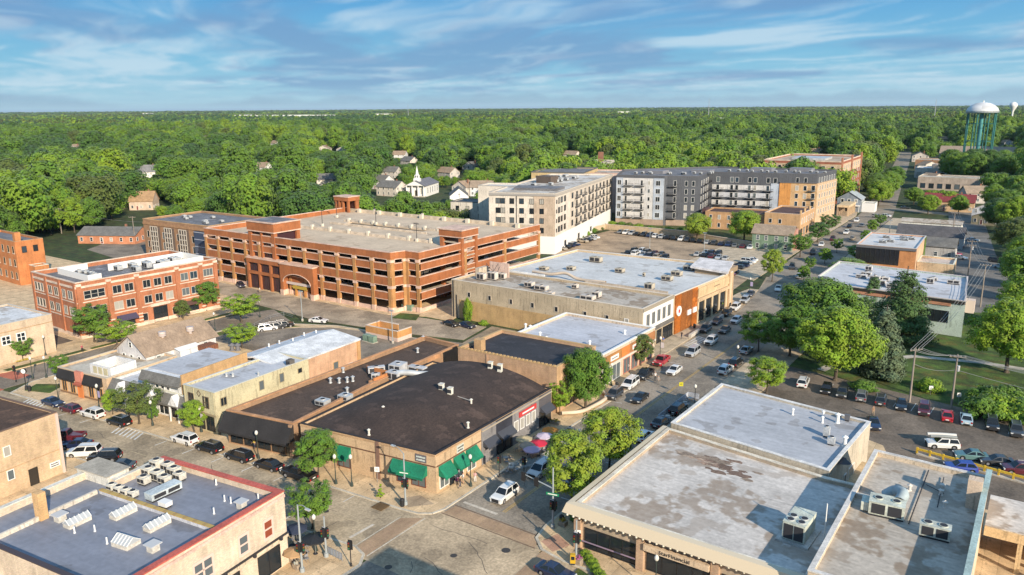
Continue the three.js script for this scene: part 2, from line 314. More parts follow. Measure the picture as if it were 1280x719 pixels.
structure('verge_shop', gb().prism([[-150.5, -65], [-156, -63], [-158, -66], [-153, -69]], 0.1, 0.172), GM.lawn);
structure('side_road_far', strip([[-72, -438, 5], [-40, -428, 5], [20, -420, 5]], 0.026, 0.04), GM.street);
// paint
const MK = 0.036;
function mark(name, pts, m = GM.paint, y = MK) { structure(name, gb().prism(pts, y - 0.006, y), m); }
function stripe(name, x0, z0, x1, z1, w, m = GM.paint, y = MK) { const l = Math.hypot(x1 - x0, z1 - z0), nx = (z1 - z0) / l * w / 2, nz = -(x1 - x0) / l * w / 2; mark(name, [[x0 - nx, z0 - nz], [x1 - nx, z1 - nz], [x1 + nx, z1 + nz], [x0 + nx, z0 + nz]], m, y); }
mark('crosswalk_brick', [[-60.9, -71.9], [-60.7, -74.1], [-47.3, -73.8], [-46.3, -71.6]], GM.brickBand);
mark('crosswalk_brick', [[-64.4, -59.2], [-64.6, -67.7], [-62.2, -69.3], [-62.1, -58.9]], GM.brickBand);
mark('crosswalk_brick', [[-45.2, -59.4], [-43.2, -59.4], [-43.2, -71], [-45.2, -71.4]], GM.brickBand);
for (const [a, b, c, d] of [[-61.1, -71.7, -46.2, -71.4], [-60.9, -74.3, -47.4, -74]]) stripe('crosswalk_line', a, b, c, d, 0.2, mat([0.17, 0.11, 0.07], 0.9, 'mottle'), 0.04);
for (const [a, b, c, d] of [[-64.7, -59.1, -64.8, -67.9], [-61.9, -58.8, -61.9, -69.4]]) stripe('crosswalk_line', a, b, c, d, 0.15, mat([0.52, 0.46, 0.37], 0.85, 'mottle'), 0.04);
stripe('stop_line', -60.4, -75.6, -54.8, -75.5, 0.45, mat([0.52, 0.46, 0.38], 0.85, 'mottle'));
stripe('stop_line', -66.6, -60.6, -66.4, -64.6, 0.4, mat([0.52, 0.46, 0.38], 0.85, 'mottle'));
stripe('centre_line', -54.5, -76.4, -54.5, -180, 0.12, GM.yellow); stripe('centre_line', -54.2, -76.4, -54.2, -180, 0.12, GM.yellow);
stripe('centre_line', -68, cz(-68) + 0.1, -156, cz(-156) + 0.1, 0.1, mat([0.42, 0.34, 0.22], 0.9, 'mottle'));
stripe('edge_line', -84, cz(-84) + 3.2, -150, cz(-150) + 3.2, 0.14);
stripe('stop_line', -46.5, -59.9, -46.5, -64.5, 0.2);
for (let i = 0; i < 12; i++) { const x = -74 - i * 6.4; if (x > -150 && !(x < -118 && x > -127)) stripe('stall_line', x, cz(x) - 3.1, x, cz(x) - 5.2, 0.11); }
for (let i = 0; i < 8; i++) { const x = -77 - i * 6.2; stripe('stall_line', x, cz(x) + 3.2, x + 0.4, cz(x) + 5.0, 0.11); }
for (const [x0, n] of [[-117.2, 7], [-144.5, 6]]) for (let i = 0; i < n; i++) { const x = x0 - i * 0.95; stripe('hatching', x, cz(x) - 3.0, x - 1.4, cz(x) - 5.4, 0.3); }
for (let i = 0; i < 9; i++) stripe('hatching', -60.6 - 0.25, -158 - i * 1.0, -63.6, -159.2 - i * 1.0, 0.36, GM.paint);
for (const z of [-113, -119.5, -126, -133, -139.5, -146, -152.5]) stripe('stall_line', -61.2, z, -59, z - 0.3, 0.1);
for (const z of [-84, -90.5, -97, -103.5, -110, -116.5, -123, -129.5]) stripe('stall_line', -48, z, -50.2, z, 0.1);
// turn arrow by the stop line
mark('turn_arrow', [[-57.2, -79.2], [-56.9, -79.2], [-56.9, -81.6], [-57.2, -81.6]]); mark('turn_arrow', [[-57.6, -79.3], [-57.05, -78.2], [-56.5, -79.3]]);
// iron covers, set a little proud
for (const [x, z, r] of [[-53.4, -64.7, 0.42], [-48.9, -69.1, 0.55], [-58.2, -58.6, 0.45], [-74, -63.5, 0.4], [-57.5, -102, 0.4], [-51, -121, 0.4]]) structure('manhole_cover', gb().cyl(x, 0.026, z, r, r, 0.016, 20), mat([0.05, 0.042, 0.036], 0.6));
// corner ramps
mark('kerb_ramp', [[-65.5, -70.2], [-63.2, -72.8], [-66.4, -73.6], [-68.4, -71]], mat([0.36, 0.27, 0.18], 0.9, 'paving'), 0.147);
mark('kerb_ramp', [[-46.4, -73], [-44, -71.8], [-43, -74.2], [-45.6, -75.6]], mat([0.42, 0.24, 0.16], 0.9, 'paving'), 0.147);
for (let i = 0; i < 14; i++) { const x = -30 + i * 2.9; stripe('stall_line', x, -151 + (x + 30) * 0.16, x - 0.2, -146.6 + (x + 30) * 0.16, 0.1, GM.paint, 0.048); }
for (let i = 0; i < 5; i++) stripe('hatching', 3 + i * 1.0, -121, 6 + i * 1.0, -116.5, 0.14, GM.yellow, 0.048);
// tar-sealed cracks wander over the roads
{ const r = rng(91), g = gb(); for (let k = 0; k < 40; k++) { let x = k < 6 ? -46 - r() * 16 : k < 22 ? -62 - r() * 95 : -49 - r() * 11, z = k < 6 ? -58 - r() * 13 : k < 22 ? cz(x) - 4 + r() * 8 : -76 - r() * 100, a = r() < 0.5 ? r() * 0.5 : 1.4 + r() * 0.4; for (let i = 0; i < 7; i++) { a += (r() - 0.5) * 0.7; const l = 0.5 + r() * 0.9, X = x + Math.cos(a) * l, Z = z + Math.sin(a) * l, nx = Math.sin(a) * 0.035, nz = -Math.cos(a) * 0.035; if (k >= 6 || (X > -61.5 && X < -47.5 && Z < -58.5 && Z > -71)) g.prism([[x - nx, z - nz], [X - nx, Z - nz], [X + nx, Z + nz], [x + nx, z + nz]], 0.03, 0.034 + (k % 5) * 0.0008); x = X; z = Z; } } structure('crack_sealant', g, mat([0.09, 0.075, 0.06], 0.8)); }
// ---------------------------------------------------------------- building kit
// A face is a wall line seen from outside, s running left to right along it, o outwards from it.
function seg(A, B, h0 = 0) { const L = Math.hypot(B[0] - A[0], B[1] - A[1]), d = [(B[0] - A[0]) / L, (B[1] - A[1]) / L]; const rot = Math.atan2(-d[1], d[0]); return { A, d, rot, len: L, m: new THREE.Matrix4().makeRotationY(rot).setPosition(A[0], h0, A[1]) }; }
const front = (w, z = 0, x = 0) => seg([x - w, z], [x, z]), side = (d, x = 0, z = 0) => seg([x, z], [x, z - d]);
GB.prototype.on = function (f, s0, s1, y0, y1, o0, o1) { return this.add(box(s0, s1, y0, y1, o0, o1).geo(), f.m); };
const geoCache = new Map();
const cached = (k, fn) => { if (!geoCache.has(k)) geoCache.set(k, fn()); return geoCache.get(k); };
function win(parent, f, s, y, w, h, { nx = 1, ny = 1, frame = S.white, glass = S.glass, sill = null, head = null, fw = 0.09, out = 0, arch = false, name = 'window' } = {}) {
const key = `${w}|${h}|${nx}|${ny}|${fw}`;
const fg = cached('wf' + key, () => {
const g = gb(), a = -w / 2, b = w / 2, D = 0.1;
g.box(a - fw, b + fw, -fw, 0, -0.02, D).box(a - fw, b + fw, h, h + fw, -0.02, D).box(a - fw, a, 0, h, -0.02, D).box(b, b + fw, 0, h, -0.02, D);
for (let i = 1; i < nx; i++) { const x = a + w * i / nx; g.box(x - fw * 0.4, x + fw * 0.4, 0, h, -0.02, D * 0.8); }
for (let i = 1; i < ny; i++) { const yy = h * i / ny; g.box(a, b, yy - fw * 0.35, yy + fw * 0.35, -0.02, D * 0.8); }
return g.geo();
});
const pg = cached('wp' + key, () => box(-w / 2, w / 2, 0, h, -0.02, 0.03).geo());
const m = part(name, fg, frame, parent), p = V(s, y, out).applyMatrix4(f.m);
m.position.copy(p); m.rotation.y = f.rot;
part('pane', pg, glass, m);
if (sill) part('sill', cached('ws' + w, () => box(-w / 2 - 0.18, w / 2 + 0.18, -0.3, -0.1, -0.02, 0.16).geo()), sill, m);
if (head) part('lintel', cached('wh' + w + h, () => box(-w / 2 - 0.18, w / 2 + 0.18, h + 0.1, h + 0.36, -0.02, 0.13).geo()), head, m);
return m;
}
const GL = [S.glass, S.glass, S.glassBlue, S.glassPale, S.glass, S.blind];
const rg = rng(77);
const anyGlass = () => GL[Math.floor(rg() * GL.length)];
function row(parent, f, list, y, w, h, o = {}) { for (const s of list) win(parent, f, s, y, w, h, { glass: o.vary === false ? S.glass : anyGlass(), ...o }); }
const span = (a, b, n) => Array.from({ length: n }, (_, i) => n === 1 ? (a + b) / 2 : a + (b - a) * i / (n - 1));
// hollow shell with parapet over a footprint [x, z] (in the thing's own axes), roof sheet inside
function shell(g, pts, h, wallM, roofM, { par = 0.5, t = 0.3, cop = S.trim, copH = 0.12, base = 0, wall = 'wall', roof = 'roof' } = {}) {
let ar = 0; for (let i = 0; i < pts.length; i++) { const [a, b] = pts[i], [c, d] = pts[(i + 1) % pts.length]; ar += a * d - c * b; }
const P = ar > 0 ? pts : pts.slice().reverse();
const n = P.length, inn = (k) => P.map((p, i) => {      // inset corner
const a = P[(i + n - 1) % n], b = P[(i + 1) % n], d1 = [p[0] - a[0], p[1] - a[1]], d2 = [b[0] - p[0], b[1] - p[1]], l1 = Math.hypot(...d1), l2 = Math.hypot(...d2);
const n1 = [-d1[1] / l1, d1[0] / l1], n2 = [-d2[1] / l2, d2[0] / l2], q = 1 + n1[0] * n2[0] + n1[1] * n2[1];
return [p[0] + k * (n1[0] + n2[0]) / q, p[1] + k * (n1[1] + n2[1]) / q];
});
const I = inn(t), w = gb(), c = gb(), O = inn(-0.05), J = inn(t + 0.04);
for (let i = 0; i < n; i++) {
const a = P[i], b = P[(i + 1) % n], ai = I[i], bi = I[(i + 1) % n];
w.prism([a, b, bi, ai], base, h);
if (cop) c.prism([O[i], O[(i + 1) % n], J[(i + 1) % n], J[i]], h, h + copH);
}
w.build(wall, wallM, g);
if (cop) c.build('coping', cop, g);
const r = gb().prism(inn(t + 0.005), h - par - 0.25, h - par).build(roof, roofM, g);
return { roofY: h - par, inn };
}
const rect = (w, d, x = 0, z = 0) => [[x, z], [x - w, z], [x - w, z - d], [x, z - d]];
// gable roof over a rectangle: ridge along z (or x)
function gable(g, x0, x1, z0, z1, y, rise, m, along = 'z', over = 0.4, th = 0.16) {
const q = gb();
if (along === 'z') {
const xm = (x0 + x1) / 2, k = rise / ((x1 - x0) / 2), a = [x0 - over, y - over * k], b = [xm, y + rise], c = [x1 + over, y - over * k], A = z0 - over, B = z1 + over;
q.quad([a[0], a[1], B], [b[0], b[1], B], [b[0], b[1], A], [a[0], a[1], A]); q.quad([b[0], b[1], B], [c[0], c[1], B], [c[0], c[1], A], [b[0], b[1], A]);
q.quad([a[0], a[1] - th, A], [b[0], b[1] - th, A], [b[0], b[1] - th, B], [a[0], a[1] - th, B]); q.quad([b[0], b[1] - th, A], [c[0], c[1] - th, A], [c[0], c[1] - th, B], [b[0], b[1] - th, B]);
for (const Z of [A, B]) { q.quad([a[0], a[1] - th, Z], [b[0], b[1] - th, Z], [b[0], b[1], Z], [a[0], a[1], Z]); q.quad([b[0], b[1] - th, Z], [c[0], c[1] - th, Z], [c[0], c[1], Z], [b[0], b[1], Z]); }
for (const p of [a, c]) q.quad([p[0], p[1] - th, A], [p[0], p[1] - th, B], [p[0], p[1], B], [p[0], p[1], A]);
} else {
const zm = (z0 + z1) / 2, k = rise / ((z1 - z0) / 2), a = [z0 - over, y - over * k], b = [zm, y + rise], c = [z1 + over, y - over * k], A = x0 - over, B = x1 + over;
q.quad([A, b[1], b[0]], [A, c[1], c[0]], [B, c[1], c[0]], [B, b[1], b[0]]); q.quad([A, a[1], a[0]], [A, b[1], b[0]], [B, b[1], b[0]], [B, a[1], a[0]]);
q.quad([B, b[1] - th, b[0]], [B, c[1] - th, c[0]], [A, c[1] - th, c[0]], [A, b[1] - th, b[0]]); q.quad([B, a[1] - th, a[0]], [B, b[1] - th, b[0]], [A, b[1] - th, b[0]], [A, a[1] - th, a[0]]);
for (const X of [A, B]) { q.quad([X, a[1] - th, a[0]], [X, b[1] - th, b[0]], [X, b[1], b[0]], [X, a[1], a[0]]); q.quad([X, b[1] - th, b[0]], [X, c[1] - th, c[0]], [X, c[1], c[0]], [X, b[1], b[0]]); }
for (const p of [a, c]) q.quad([A, p[1] - th, p[0]], [B, p[1] - th, p[0]], [B, p[1], p[0]], [A, p[1], p[0]]);
}
return q.build('roof', m, g);
}
// walls under a gable roof, the two gable ends filled
function gableWalls(g, x0, x1, z0, z1, y, rise, m, along = 'z') {
const q = gb(); q.box(x0, x1, 0, y, z0, z1);
const r = rise - 0.14;
if (along === 'z') { const xm = (x0 + x1) / 2; q.tri([x0, y, z1], [x1, y, z1], [xm, y + r, z1]); q.tri([x1, y, z0], [x0, y, z0], [xm, y + r, z0]); }
else { const zm = (z0 + z1) / 2; q.tri([x1, y, z1], [x1, y, z0], [x1, y + r, zm]); q.tri([x0, y, z0], [x0, y, z1], [x0, y + r, zm]); }
return q.build('wall', m, g);
}
// small wood-frame or brick house; local origin at the middle
function house(label, x, z, turn, w, d, hw, rise, wallM, roofM, { along = 'x', chimney = true, group = null, windows = true, name = 'house' } = {}) {
const g = thing(name, label, 'house', x, z, turn, group);
gableWalls(g, -w / 2, w / 2, -d / 2, d / 2, hw, rise, wallM, along);
const rf = gable(g, -w / 2, w / 2, -d / 2, d / 2, hw, rise, roofM, along);
if (chimney) box(w * 0.2, w * 0.2 + 0.7, hw, hw + rise + 0.9, -0.9, -0.2).build('chimney', mat([0.25, 0.12, 0.08], 0.9, 'brick'), rf);
if (windows) {
const fr = seg([-w / 2, d / 2], [w / 2, d / 2]), sd = seg([w / 2, d / 2], [w / 2, -d / 2]);
const ny = hw > 5 ? 2 : 1;
for (let k = 0; k < ny; k++) {
row(g, fr, span(1.6, w - 1.6, Math.max(2, Math.round(w / 4))), 1.1 + k * 2.9, 1.0, 1.4, { ny: 2 });
row(g, sd, span(1.6, d - 1.6, Math.max(2, Math.round(d / 4))), 1.1 + k * 2.9, 1.0, 1.4, { ny: 2 });
}
win(g, fr, w * 0.5 - 1.9, 0.15, 0.95, 2.1, { name: 'door', glass: mat([0.22, 0.07, 0.05], 0.6) });
}
return g;
}
// roof plant: separate things that stand on a roof
let unitN = 0;
function acUnit(label, x, y, z, w, h, d, { turn = 0, m = S.galv, group = 'roof units on flat roofs', fans = 1, fanSide = 'top', louvre = true, base = 0.25 } = {}) {
const g = thing('rooftop_unit', label, 'rooftop unit', x, z, turn, group, y);
box(-w / 2, w / 2, base, h, -d / 2, d / 2).build('housing', m, g);
gb().box(-w / 2 + 0.1, w / 2 - 0.1, 0, 0.09, -d / 2 + 0.1, -d / 2 + 0.25).box(-w / 2 + 0.1, w / 2 - 0.1, 0, 0.09, d / 2 - 0.25, d / 2 - 0.1).box(-w / 2 + 0.06, w / 2 - 0.06, 0.09, base, -d / 2 + 0.06, d / 2 - 0.06).build('curb', S.dark, g);
gb().box(-w / 2 - 0.03, w / 2 + 0.03, h, h + 0.05, -d / 2 - 0.03, d / 2 + 0.03).build('lid', m, g);
for (let i = 0; i < fans; i++) { const fx = -w / 2 + w * (i + 0.5) / fans; const f = gb().cyl(fx, h + 0.05, 0, Math.min(0.45, w / fans * 0.4), Math.min(0.45, w / fans * 0.4), 0.12, 14).build('fan', m, g); gb().cyl(fx, h + 0.171, 0, Math.min(0.38, w / fans * 0.34), Math.min(0.38, w / fans * 0.34), 0.01, 14).build('fan_grille', S.dark, f); }
if (louvre) for (const [a, b] of [[-0.42, -0.04], [0.04, 0.42]]) gb().box(a * w, b * w, base + 0.15, h - 0.15, d / 2, d / 2 + 0.03).build('grille', S.dark, g);
return g;
}
function vent(label, x, y, z, r, h, { m = S.galv, group = 'vents on flat roofs', cap = true } = {}) {
const g = thing('roof_vent', label, 'roof vent', x, z, 0, group, y);
gb().cyl(0, 0, 0, r * 1.5, r * 1.3, 0.1, 10).cyl(0, 0.1, 0, r, r, h - 0.1, 10).build('pipe', m, g);
if (cap) gb().cyl(0, h, 0, r * 1.7, r * 1.7, 0.06, 12).cyl(0, h + 0.06, 0, r * 1.6, 0.02, r, 12).build('cap', m, g);
return g;
}
// ---------------------------------------------------------------- buildings round the junction
const BM = {
tanStucco: mat([0.46, 0.325, 0.20], 0.9, 'wall'), cream: mat([0.47, 0.42, 0.27], 0.85, 'wall'), creamB: mat([0.50, 0.43, 0.33], 0.85, 'brick'), beige: mat([0.43, 0.345, 0.235], 0.9, 'wall'), beigeB: mat([0.44, 0.30, 0.145], 0.9, 'brick'),
redB: mat([0.37, 0.148, 0.076], 0.88, 'brick'), orangeB: mat([0.42, 0.185, 0.07], 0.88, 'brick'), tanB: mat([0.42, 0.28, 0.16], 0.88, 'brick'), paleB: mat([0.52, 0.42, 0.31], 0.88, 'brick'), brownB: mat([0.30, 0.19, 0.115], 0.88, 'brick'), garB: mat([0.335, 0.122, 0.045], 0.88, 'brick'),
limestone: mat([0.60, 0.47, 0.37], 0.85, 'mottle'), whitePaint: mat([0.70, 0.68, 0.64], 0.7, 'wall'), whiteBrick: mat([0.68, 0.62, 0.55], 0.8, 'brick'),
roofWhite: mat([0.56, 0.55, 0.54], 0.8, 'membrane'), roofTan: mat([0.42, 0.37, 0.31], 0.9, 'roof'), roofBlue: mat([0.21, 0.22, 0.26], 0.55, 'membrane'), roofOld: mat([0.50, 0.46, 0.42], 0.9, 'roof'), roofPale: mat([0.47, 0.475, 0.50], 0.8, 'membrane'),
roofGrey: mat([0.175, 0.18, 0.20], 0.85, 'felt'), roofBrown: mat([0.055, 0.037, 0.03], 0.9, 'felt'), roofBrown2: mat([0.088, 0.058, 0.042], 0.9, 'felt'), roofBlack: mat([0.035, 0.035, 0.042], 0.8, 'felt'), roofDarkBlue: mat([0.05, 0.058, 0.08], 0.75, 'felt'),
shBrown: mat([0.34, 0.245, 0.17], 0.95, 'shingle'), shGrey: mat([0.16, 0.155, 0.145], 0.95, 'shingle'), shTan: mat([0.33, 0.25, 0.18], 0.95, 'shingle'), shRed: mat([0.22, 0.035, 0.035], 0.8, 'shingle'),
green: mat([0.005, 0.16, 0.085], 0.75, 'mottle'), blackCanvas: mat([0.022, 0.02, 0.02], 0.85, 'mottle'), redTrim: mat([0.46, 0.10, 0.07], 0.7, 'mottle'), teal: mat([0.35, 0.45, 0.42], 0.6, 'mottle'), unit: mat([0.50, 0.52, 0.44], 0.6, 'mottle'),
};
// sloping fabric awning on a face
function awning(parent, f, s0, s1, y0, y1, out, m, name = 'awning') {
const g = gb(), p = (s, y, o) => V(s, y, o).applyMatrix4(f.m).toArray();
g.quad(p(s0, y0, out), p(s1, y0, out), p(s1, y1, 0.05), p(s0, y1, 0.05)).quad(p(s1, y0 - 0.02, 0.05), p(s0, y0 - 0.02, 0.05), p(s0, y0 - 0.02, out), p(s1, y0 - 0.02, out));
g.tri(p(s0, y0, 0.05), p(s0, y0, out), p(s0, y1, 0.05)).tri(p(s1, y0, out), p(s1, y0, 0.05), p(s1, y1, 0.05));
const a = g.build(name, m, parent);
gb().on(f, s0, s1, y0 - 0.3, y0 - 0.02, out - 0.03, out).build('valance', m, a);
return a;
}
function ledge(parent, f, s0, s1, y0, y1, out, m, name = 'band') { return gb().on(f, s0, s1, y0, y1, 0.003, out).build(name, m, parent); }
// flat board sign with abstract strokes standing in for lettering too small to read
function sign(parent, f, s0, s1, y0, y1, m, ink, out = 0.1, rows = 1) {
const b = gb().on(f, s0, s1, y0, y1, 0.01, out).build('sign', m, parent);
if (ink) {
const g = gb(), r = rng(Math.round((s0 + y0) * 100));
for (let k = 0; k < rows; k++) { const h = (y1 - y0) / (rows + 0.6) * 0.62, yy = y0 + (y1 - y0) * (k + 0.75) / (rows + 0.5) - h * 0.5; let s = s0 + (s1 - s0) * 0.1; while (s < s1 - (s1 - s0) * 0.14) { const w = h * (0.35 + r() * 0.4); g.on(f, s, Math.min(s + w, s1 - 0.04), yy, yy + h * (0.7 + r() * 0.3), out, out + 0.02); s += w + h * 0.22; } }
g.build('lettering', ink, b).userData.kind = 'stuff';
}
return b;
}
const font = await new FontLoader().loadAsync('fonts/droid/droid_sans_bold.typeface.json');
function words(parent, f, text, s, y, size, m, out) {
const t = new TextGeometry(text, { font, size, depth: 0.03, curveSegments: 3 }); t.computeBoundingBox();
const bb = t.boundingBox; t.translate(-(bb.min.x + bb.max.x) / 2 + s, y, out); t.applyMatrix4(f.m);
return part('lettering', t, m, parent);
}

// --- corner shop with the low brown barrel roof
{
const g = thing('barrel_roofed_building', 'tan corner building with green awnings under a dark brown barrel roof', 'building', -64.8, -75.2);
const P = [[0, 0], [-23.9, 2.9], [-26.4, -30.6], [-0.4, -30.6]];
shell(g, P, 5.9, BM.tanStucco, BM.roofBrown, { par: 0.35, cop: mat([0.03, 0.022, 0.02], 0.8), copH: 0.1 });
// the roof: a shallow vault along the street, falling to the front wall
const nU = 28, nV = 30, pos = [], uv = [], idx = [], lerpP = (a, b, t) => [lerp(a[0], b[0], t), lerp(a[1], b[1], t)];
for (let j = 0; j <= nV; j++) for (let i = 0; i <= nU; i++) {
const v = j / nV, u = i / nU, L = lerpP([-23.5, 2.5], [-26.0, -30.5], v), R = lerpP([-0.4, -0.4], [-0.7, -30.5], v), q = lerpP(L, R, u), k = 2 * u - 1;
const y = 5.52 + 2.35 * (1 - k * k) * Math.pow(sm(clamp(v * 31 / 11)), 0.8);
pos.push(q[0], y, q[1]); uv.push(q[0], -q[1]);
}
for (let j = 0; j < nV; j++) for (let i = 0; i < nU; i++) { const a = j * (nU + 1) + i, b = a + 1, c = a + nU + 1, d = c + 1; idx.push(a, b, d, a, d, c); }
const rg_ = new THREE.BufferGeometry(); rg_.setAttribute('position', new THREE.Float32BufferAttribute(pos, 3)); rg_.setAttribute('uv', new THREE.Float32BufferAttribute(uv, 2)); rg_.setIndex(idx); rg_.computeVertexNormals();
part('barrel_roof', rg_, BM.roofBrown, g);
const fF = seg(P[1], P[0]), fR = seg(P[0], P[3]), Lf = fF.len;
ledge(g, fF, 0, Lf - 0.03, 4.0, 4.16, 0.07, mat([0.12, 0.06, 0.035], 0.8)); ledge(g, fR, 0.1, 10.4, 4.0, 4.16, 0.07, mat([0.12, 0.06, 0.035], 0.8));
ledge(g, fF, 0, Lf - 0.03, 5.62, 5.78, 0.12, BM.tanB, 'cornice'); ledge(g, fR, 0.13, 10.4, 5.62, 5.78, 0.12, BM.tanB, 'cornice');
for (const [a, b] of [[Lf - 7.2, Lf - 1.4], [Lf - 17.6, Lf - 14.6]]) { awning(g, fF, a, b, 2.55, 3.95, 1.3, BM.green); }
for (const [a, b] of [[0.5, 3.2], [3.8, 6.3], [6.7, 9.3]]) awning(g, fR, a, b, 2.55, 3.95, 1.3, BM.green);
win(g, fF, Lf - 2.9, 0.7, 2.2, 1.9, { nx: 2, frame: mat([0.16, 0.05, 0.03], 0.7), glass: S.glassPale }); win(g, fF, Lf - 5.7, 0.7, 1.6, 1.9, { nx: 2, frame: mat([0.16, 0.05, 0.03], 0.7), glass: S.glassBlue }); win(g, fF, Lf - 16.1, 0.7, 2.3, 1.9, { nx: 2, frame: mat([0.16, 0.05, 0.03], 0.7), glass: S.glassPale });
win(g, fF, Lf - 20.8, 0.7, 2.3, 1.9, { nx: 2, frame: mat([0.16, 0.05, 0.03], 0.7), glass: S.glass });
win(g, fR, 1.7, 0.6, 1.9, 2.0, { nx: 2, glass: S.glassPale }); win(g, fR, 5, 0.6, 1.9, 2.0, { nx: 2, glass: S.glassBlue }); win(g, fR, 8, 0.6, 1.9, 2.0, { nx: 2, glass: S.glassPale }); win(g, fR, 3.4, 0.15, 0.95, 2.2, { name: 'door', frame: S.black });
sign(g, fF, Lf - 3.3, Lf - 1.5, 4.35, 5.45, mat([0.13, 0.12, 0.13], 0.6), mat([0.55, 0.62, 0.58], 0.6), 0.1, 2);
sign(g, fR, 4.6, 6.2, 4.3, 5.4, mat([0.5, 0.52, 0.46], 0.6), mat([0.05, 0.05, 0.05], 0.6), 0.1, 2);
gb().on(fF, Lf - 10.1, Lf - 9.5, 0, 5.85, 0.003, 0.14).build('pilaster', mat([0.20, 0.12, 0.09], 0.8, 'brick'), g);
// the darker shop fronts further up the side
const dk = mat([0.085, 0.08, 0.09], 0.8, 'brick'), gy = mat([0.20, 0.19, 0.19], 0.8, 'wall');
ledge(g, fR, 10.5, 14.2, 0, 5.8, 0.12, gy, 'shopfront'); ledge(g, fR, 14.25, 18.6, 0, 5.8, 0.1, mat([0.03, 0.032, 0.045], 0.7, 'mottle'), 'shopfront'); ledge(g, fR, 18.65, 26.4, 0, 5.8, 0.14, gy, 'shopfront'); ledge(g, fR, 26.45, 30.3, 0, 5.8, 0.12, dk, 'shopfront');
for (const s of [19.6, 21.3, 23, 24.7]) win(g, fR, s, 2.2, 1.0, 1.7, { out: 0.14, frame: S.white, glass: S.blind });
for (const s of [15.3, 17.4, 27.4, 29.2]) win(g, fR, s, 0.4, 1.5, 2.6, { out: 0.12, frame: S.black });
const sb = ledge(g, fR, 20.4, 25.4, 4.25, 5.1, 0.3, mat([0.50, 0.05, 0.05], 0.6), 'sign'); gb().on(fR, 21.2, 24.6, 4.55, 4.8, 0.3, 0.33).build('lettering', S.white, sb);
ledge(g, fR, 10.5, 30.3, 5.45, 5.62, 0.3, mat([0.4, 0.33, 0.24], 0.8), 'cornice');
for (const [a, b] of [[10.8, 14], [14.6, 18.4], [26.8, 30]]) awning(g, fR, a, b, 3.0, 3.9, 1.2, mat([0.05, 0.055, 0.07], 0.8));
}
for (const [a, b] of [[[563, 497], [609, 470]], [[505, 503], [548, 497]], [[572, 496], [588, 502]], [[566, 471], [600, 474]]]) { const A = at(...a, 7.5), B = at(...b, 7.5); tag(part('roof_conduit', gb().rod([A[0], 7.55, A[1]], [B[0], 7.65, B[1]], 0.06).geo(), mat([0.5, 0.46, 0.4], 0.7)), 'thin pale conduit lying across the barrel roof', 'conduit', 'conduits on the barrel roof'); }
// --- brown-roofed restaurant beside it
{
const g = thing('brown_flat_roofed_building', 'long low building with brown felt roof and wide black mansard awning', 'building', -90.0, -72.0, 0);
const P = [[0, 0], [-13.2, 2.2], [-13.9, -46.2], [-4.2, -45.4], [-2.6, -20]];
shell(g, P, 5.6, BM.brownB, BM.roofBrown2, { par: 0.7, cop: mat([0.42, 0.22, 0.11], 0.85, 'mottle'), copH: 0.16, t: 0.45 });
const f = seg(P[1], P[0]);
awning(g, f, -0.2, f.len + 0.1, 3.0, 5.5, 1.9, BM.blackCanvas, 'mansard_awning');
row(g, f, [1.8, 4.6, 7.4, 10.2], 0.5, 2.3, 2.2, { nx: 2, frame: S.bronze, vary: false }); win(g, f, 12.3, 0.15, 1.1, 2.3, { name: 'door', frame: S.wood, glass: S.glassWarm });
gb().on(f, f.len - 0.7, f.len - 0.05, 0, 5.5, 0.003, 0.35).build('pier', mat([0.34, 0.22, 0.14], 0.9, 'brick'), g);
gb().box(-4.0, -3.55, 4.9, 5.75, -39, -20).build('parapet', mat([0.42, 0.22, 0.11], 0.85, 'mottle'), g);
gb().box(-9, -3, 4.9, 6.2, -24.8, -24.5).box(-3.3, -3, 4.9, 6.2, -24.5, -20.4).build('equipment_screen', mat([0.46, 0.18, 0.06], 0.8, 'wall'), g);
}
for (const [x, z, w, h, d, t, k] of [[-93.9, -99.4, 2.4, 1.9, 2.6, 0.2, 'tall pale duct box, highest of the plant on the brown felt roof'], [-91.2, -101.6, 3.4, 1.2, 1.4, 0.1, 'long pale cabinet on the brown felt roof beside the duct run'], [-92.2, -96.6, 2.6, 1.5, 1.7, 0.1, 'squat pale cabinet at the end of the curved duct'], [-97.2, -97.2, 3.0, 1.3, 1.1, 0.9, 'slanted silver intake hood behind the orange screen'], [-95.2, -95, 1.4, 1.0, 1.1, 0.6, 'small silver condenser behind the orange screen']]) acUnit(k, x, 4.9, z, w, h, d, { turn: t, m: mat([0.46, 0.46, 0.47], 0.55, 'mottle'), group: 'plant on the brown felt roof' });
{
const g = thing('air_duct', 'curved grey air duct running onto the barrel roof', 'duct', -89.4, -99.2, 0, null, 5.4);
gb().tube([[-2.2, 0.8, 2.5], [-0.6, 1.0, 1.8], [1.4, 0.8, 0.6], [3.2, 0.7, -0.8]], 0.55, 8, 18).build('duct', S.galv, g); gb().cyl(3.2, -0.4, -0.8, 0.5, 0.5, 1.1, 10).build('elbow', S.galv, g); gb().box(0.2, 0.4, -0.3, 0.7, 1.0, 1.2).build('support', S.steel, g);
}
for (const [x, z] of [[-93.2, -80.8], [-91.8, -84.4]]) acUnit('low silver condenser beside the tan parapet of the barrel-roofed corner', x - 0 , 5.0, z, 2.0, 1.0, 1.6, { group: 'condensers beside the tan parapet', turn: 0.1 });
for (const [px, py] of [[529, 425], [522, 440], [429, 465], [413, 478], [424, 478], [434, 477], [441, 476], [434, 490]]) { const [x, z] = at(px, py, 5); vent('small vent on the brown felt roof', x, 4.9, z, 0.22, 0.8, { group: 'vents on the brown felt roof' }); }
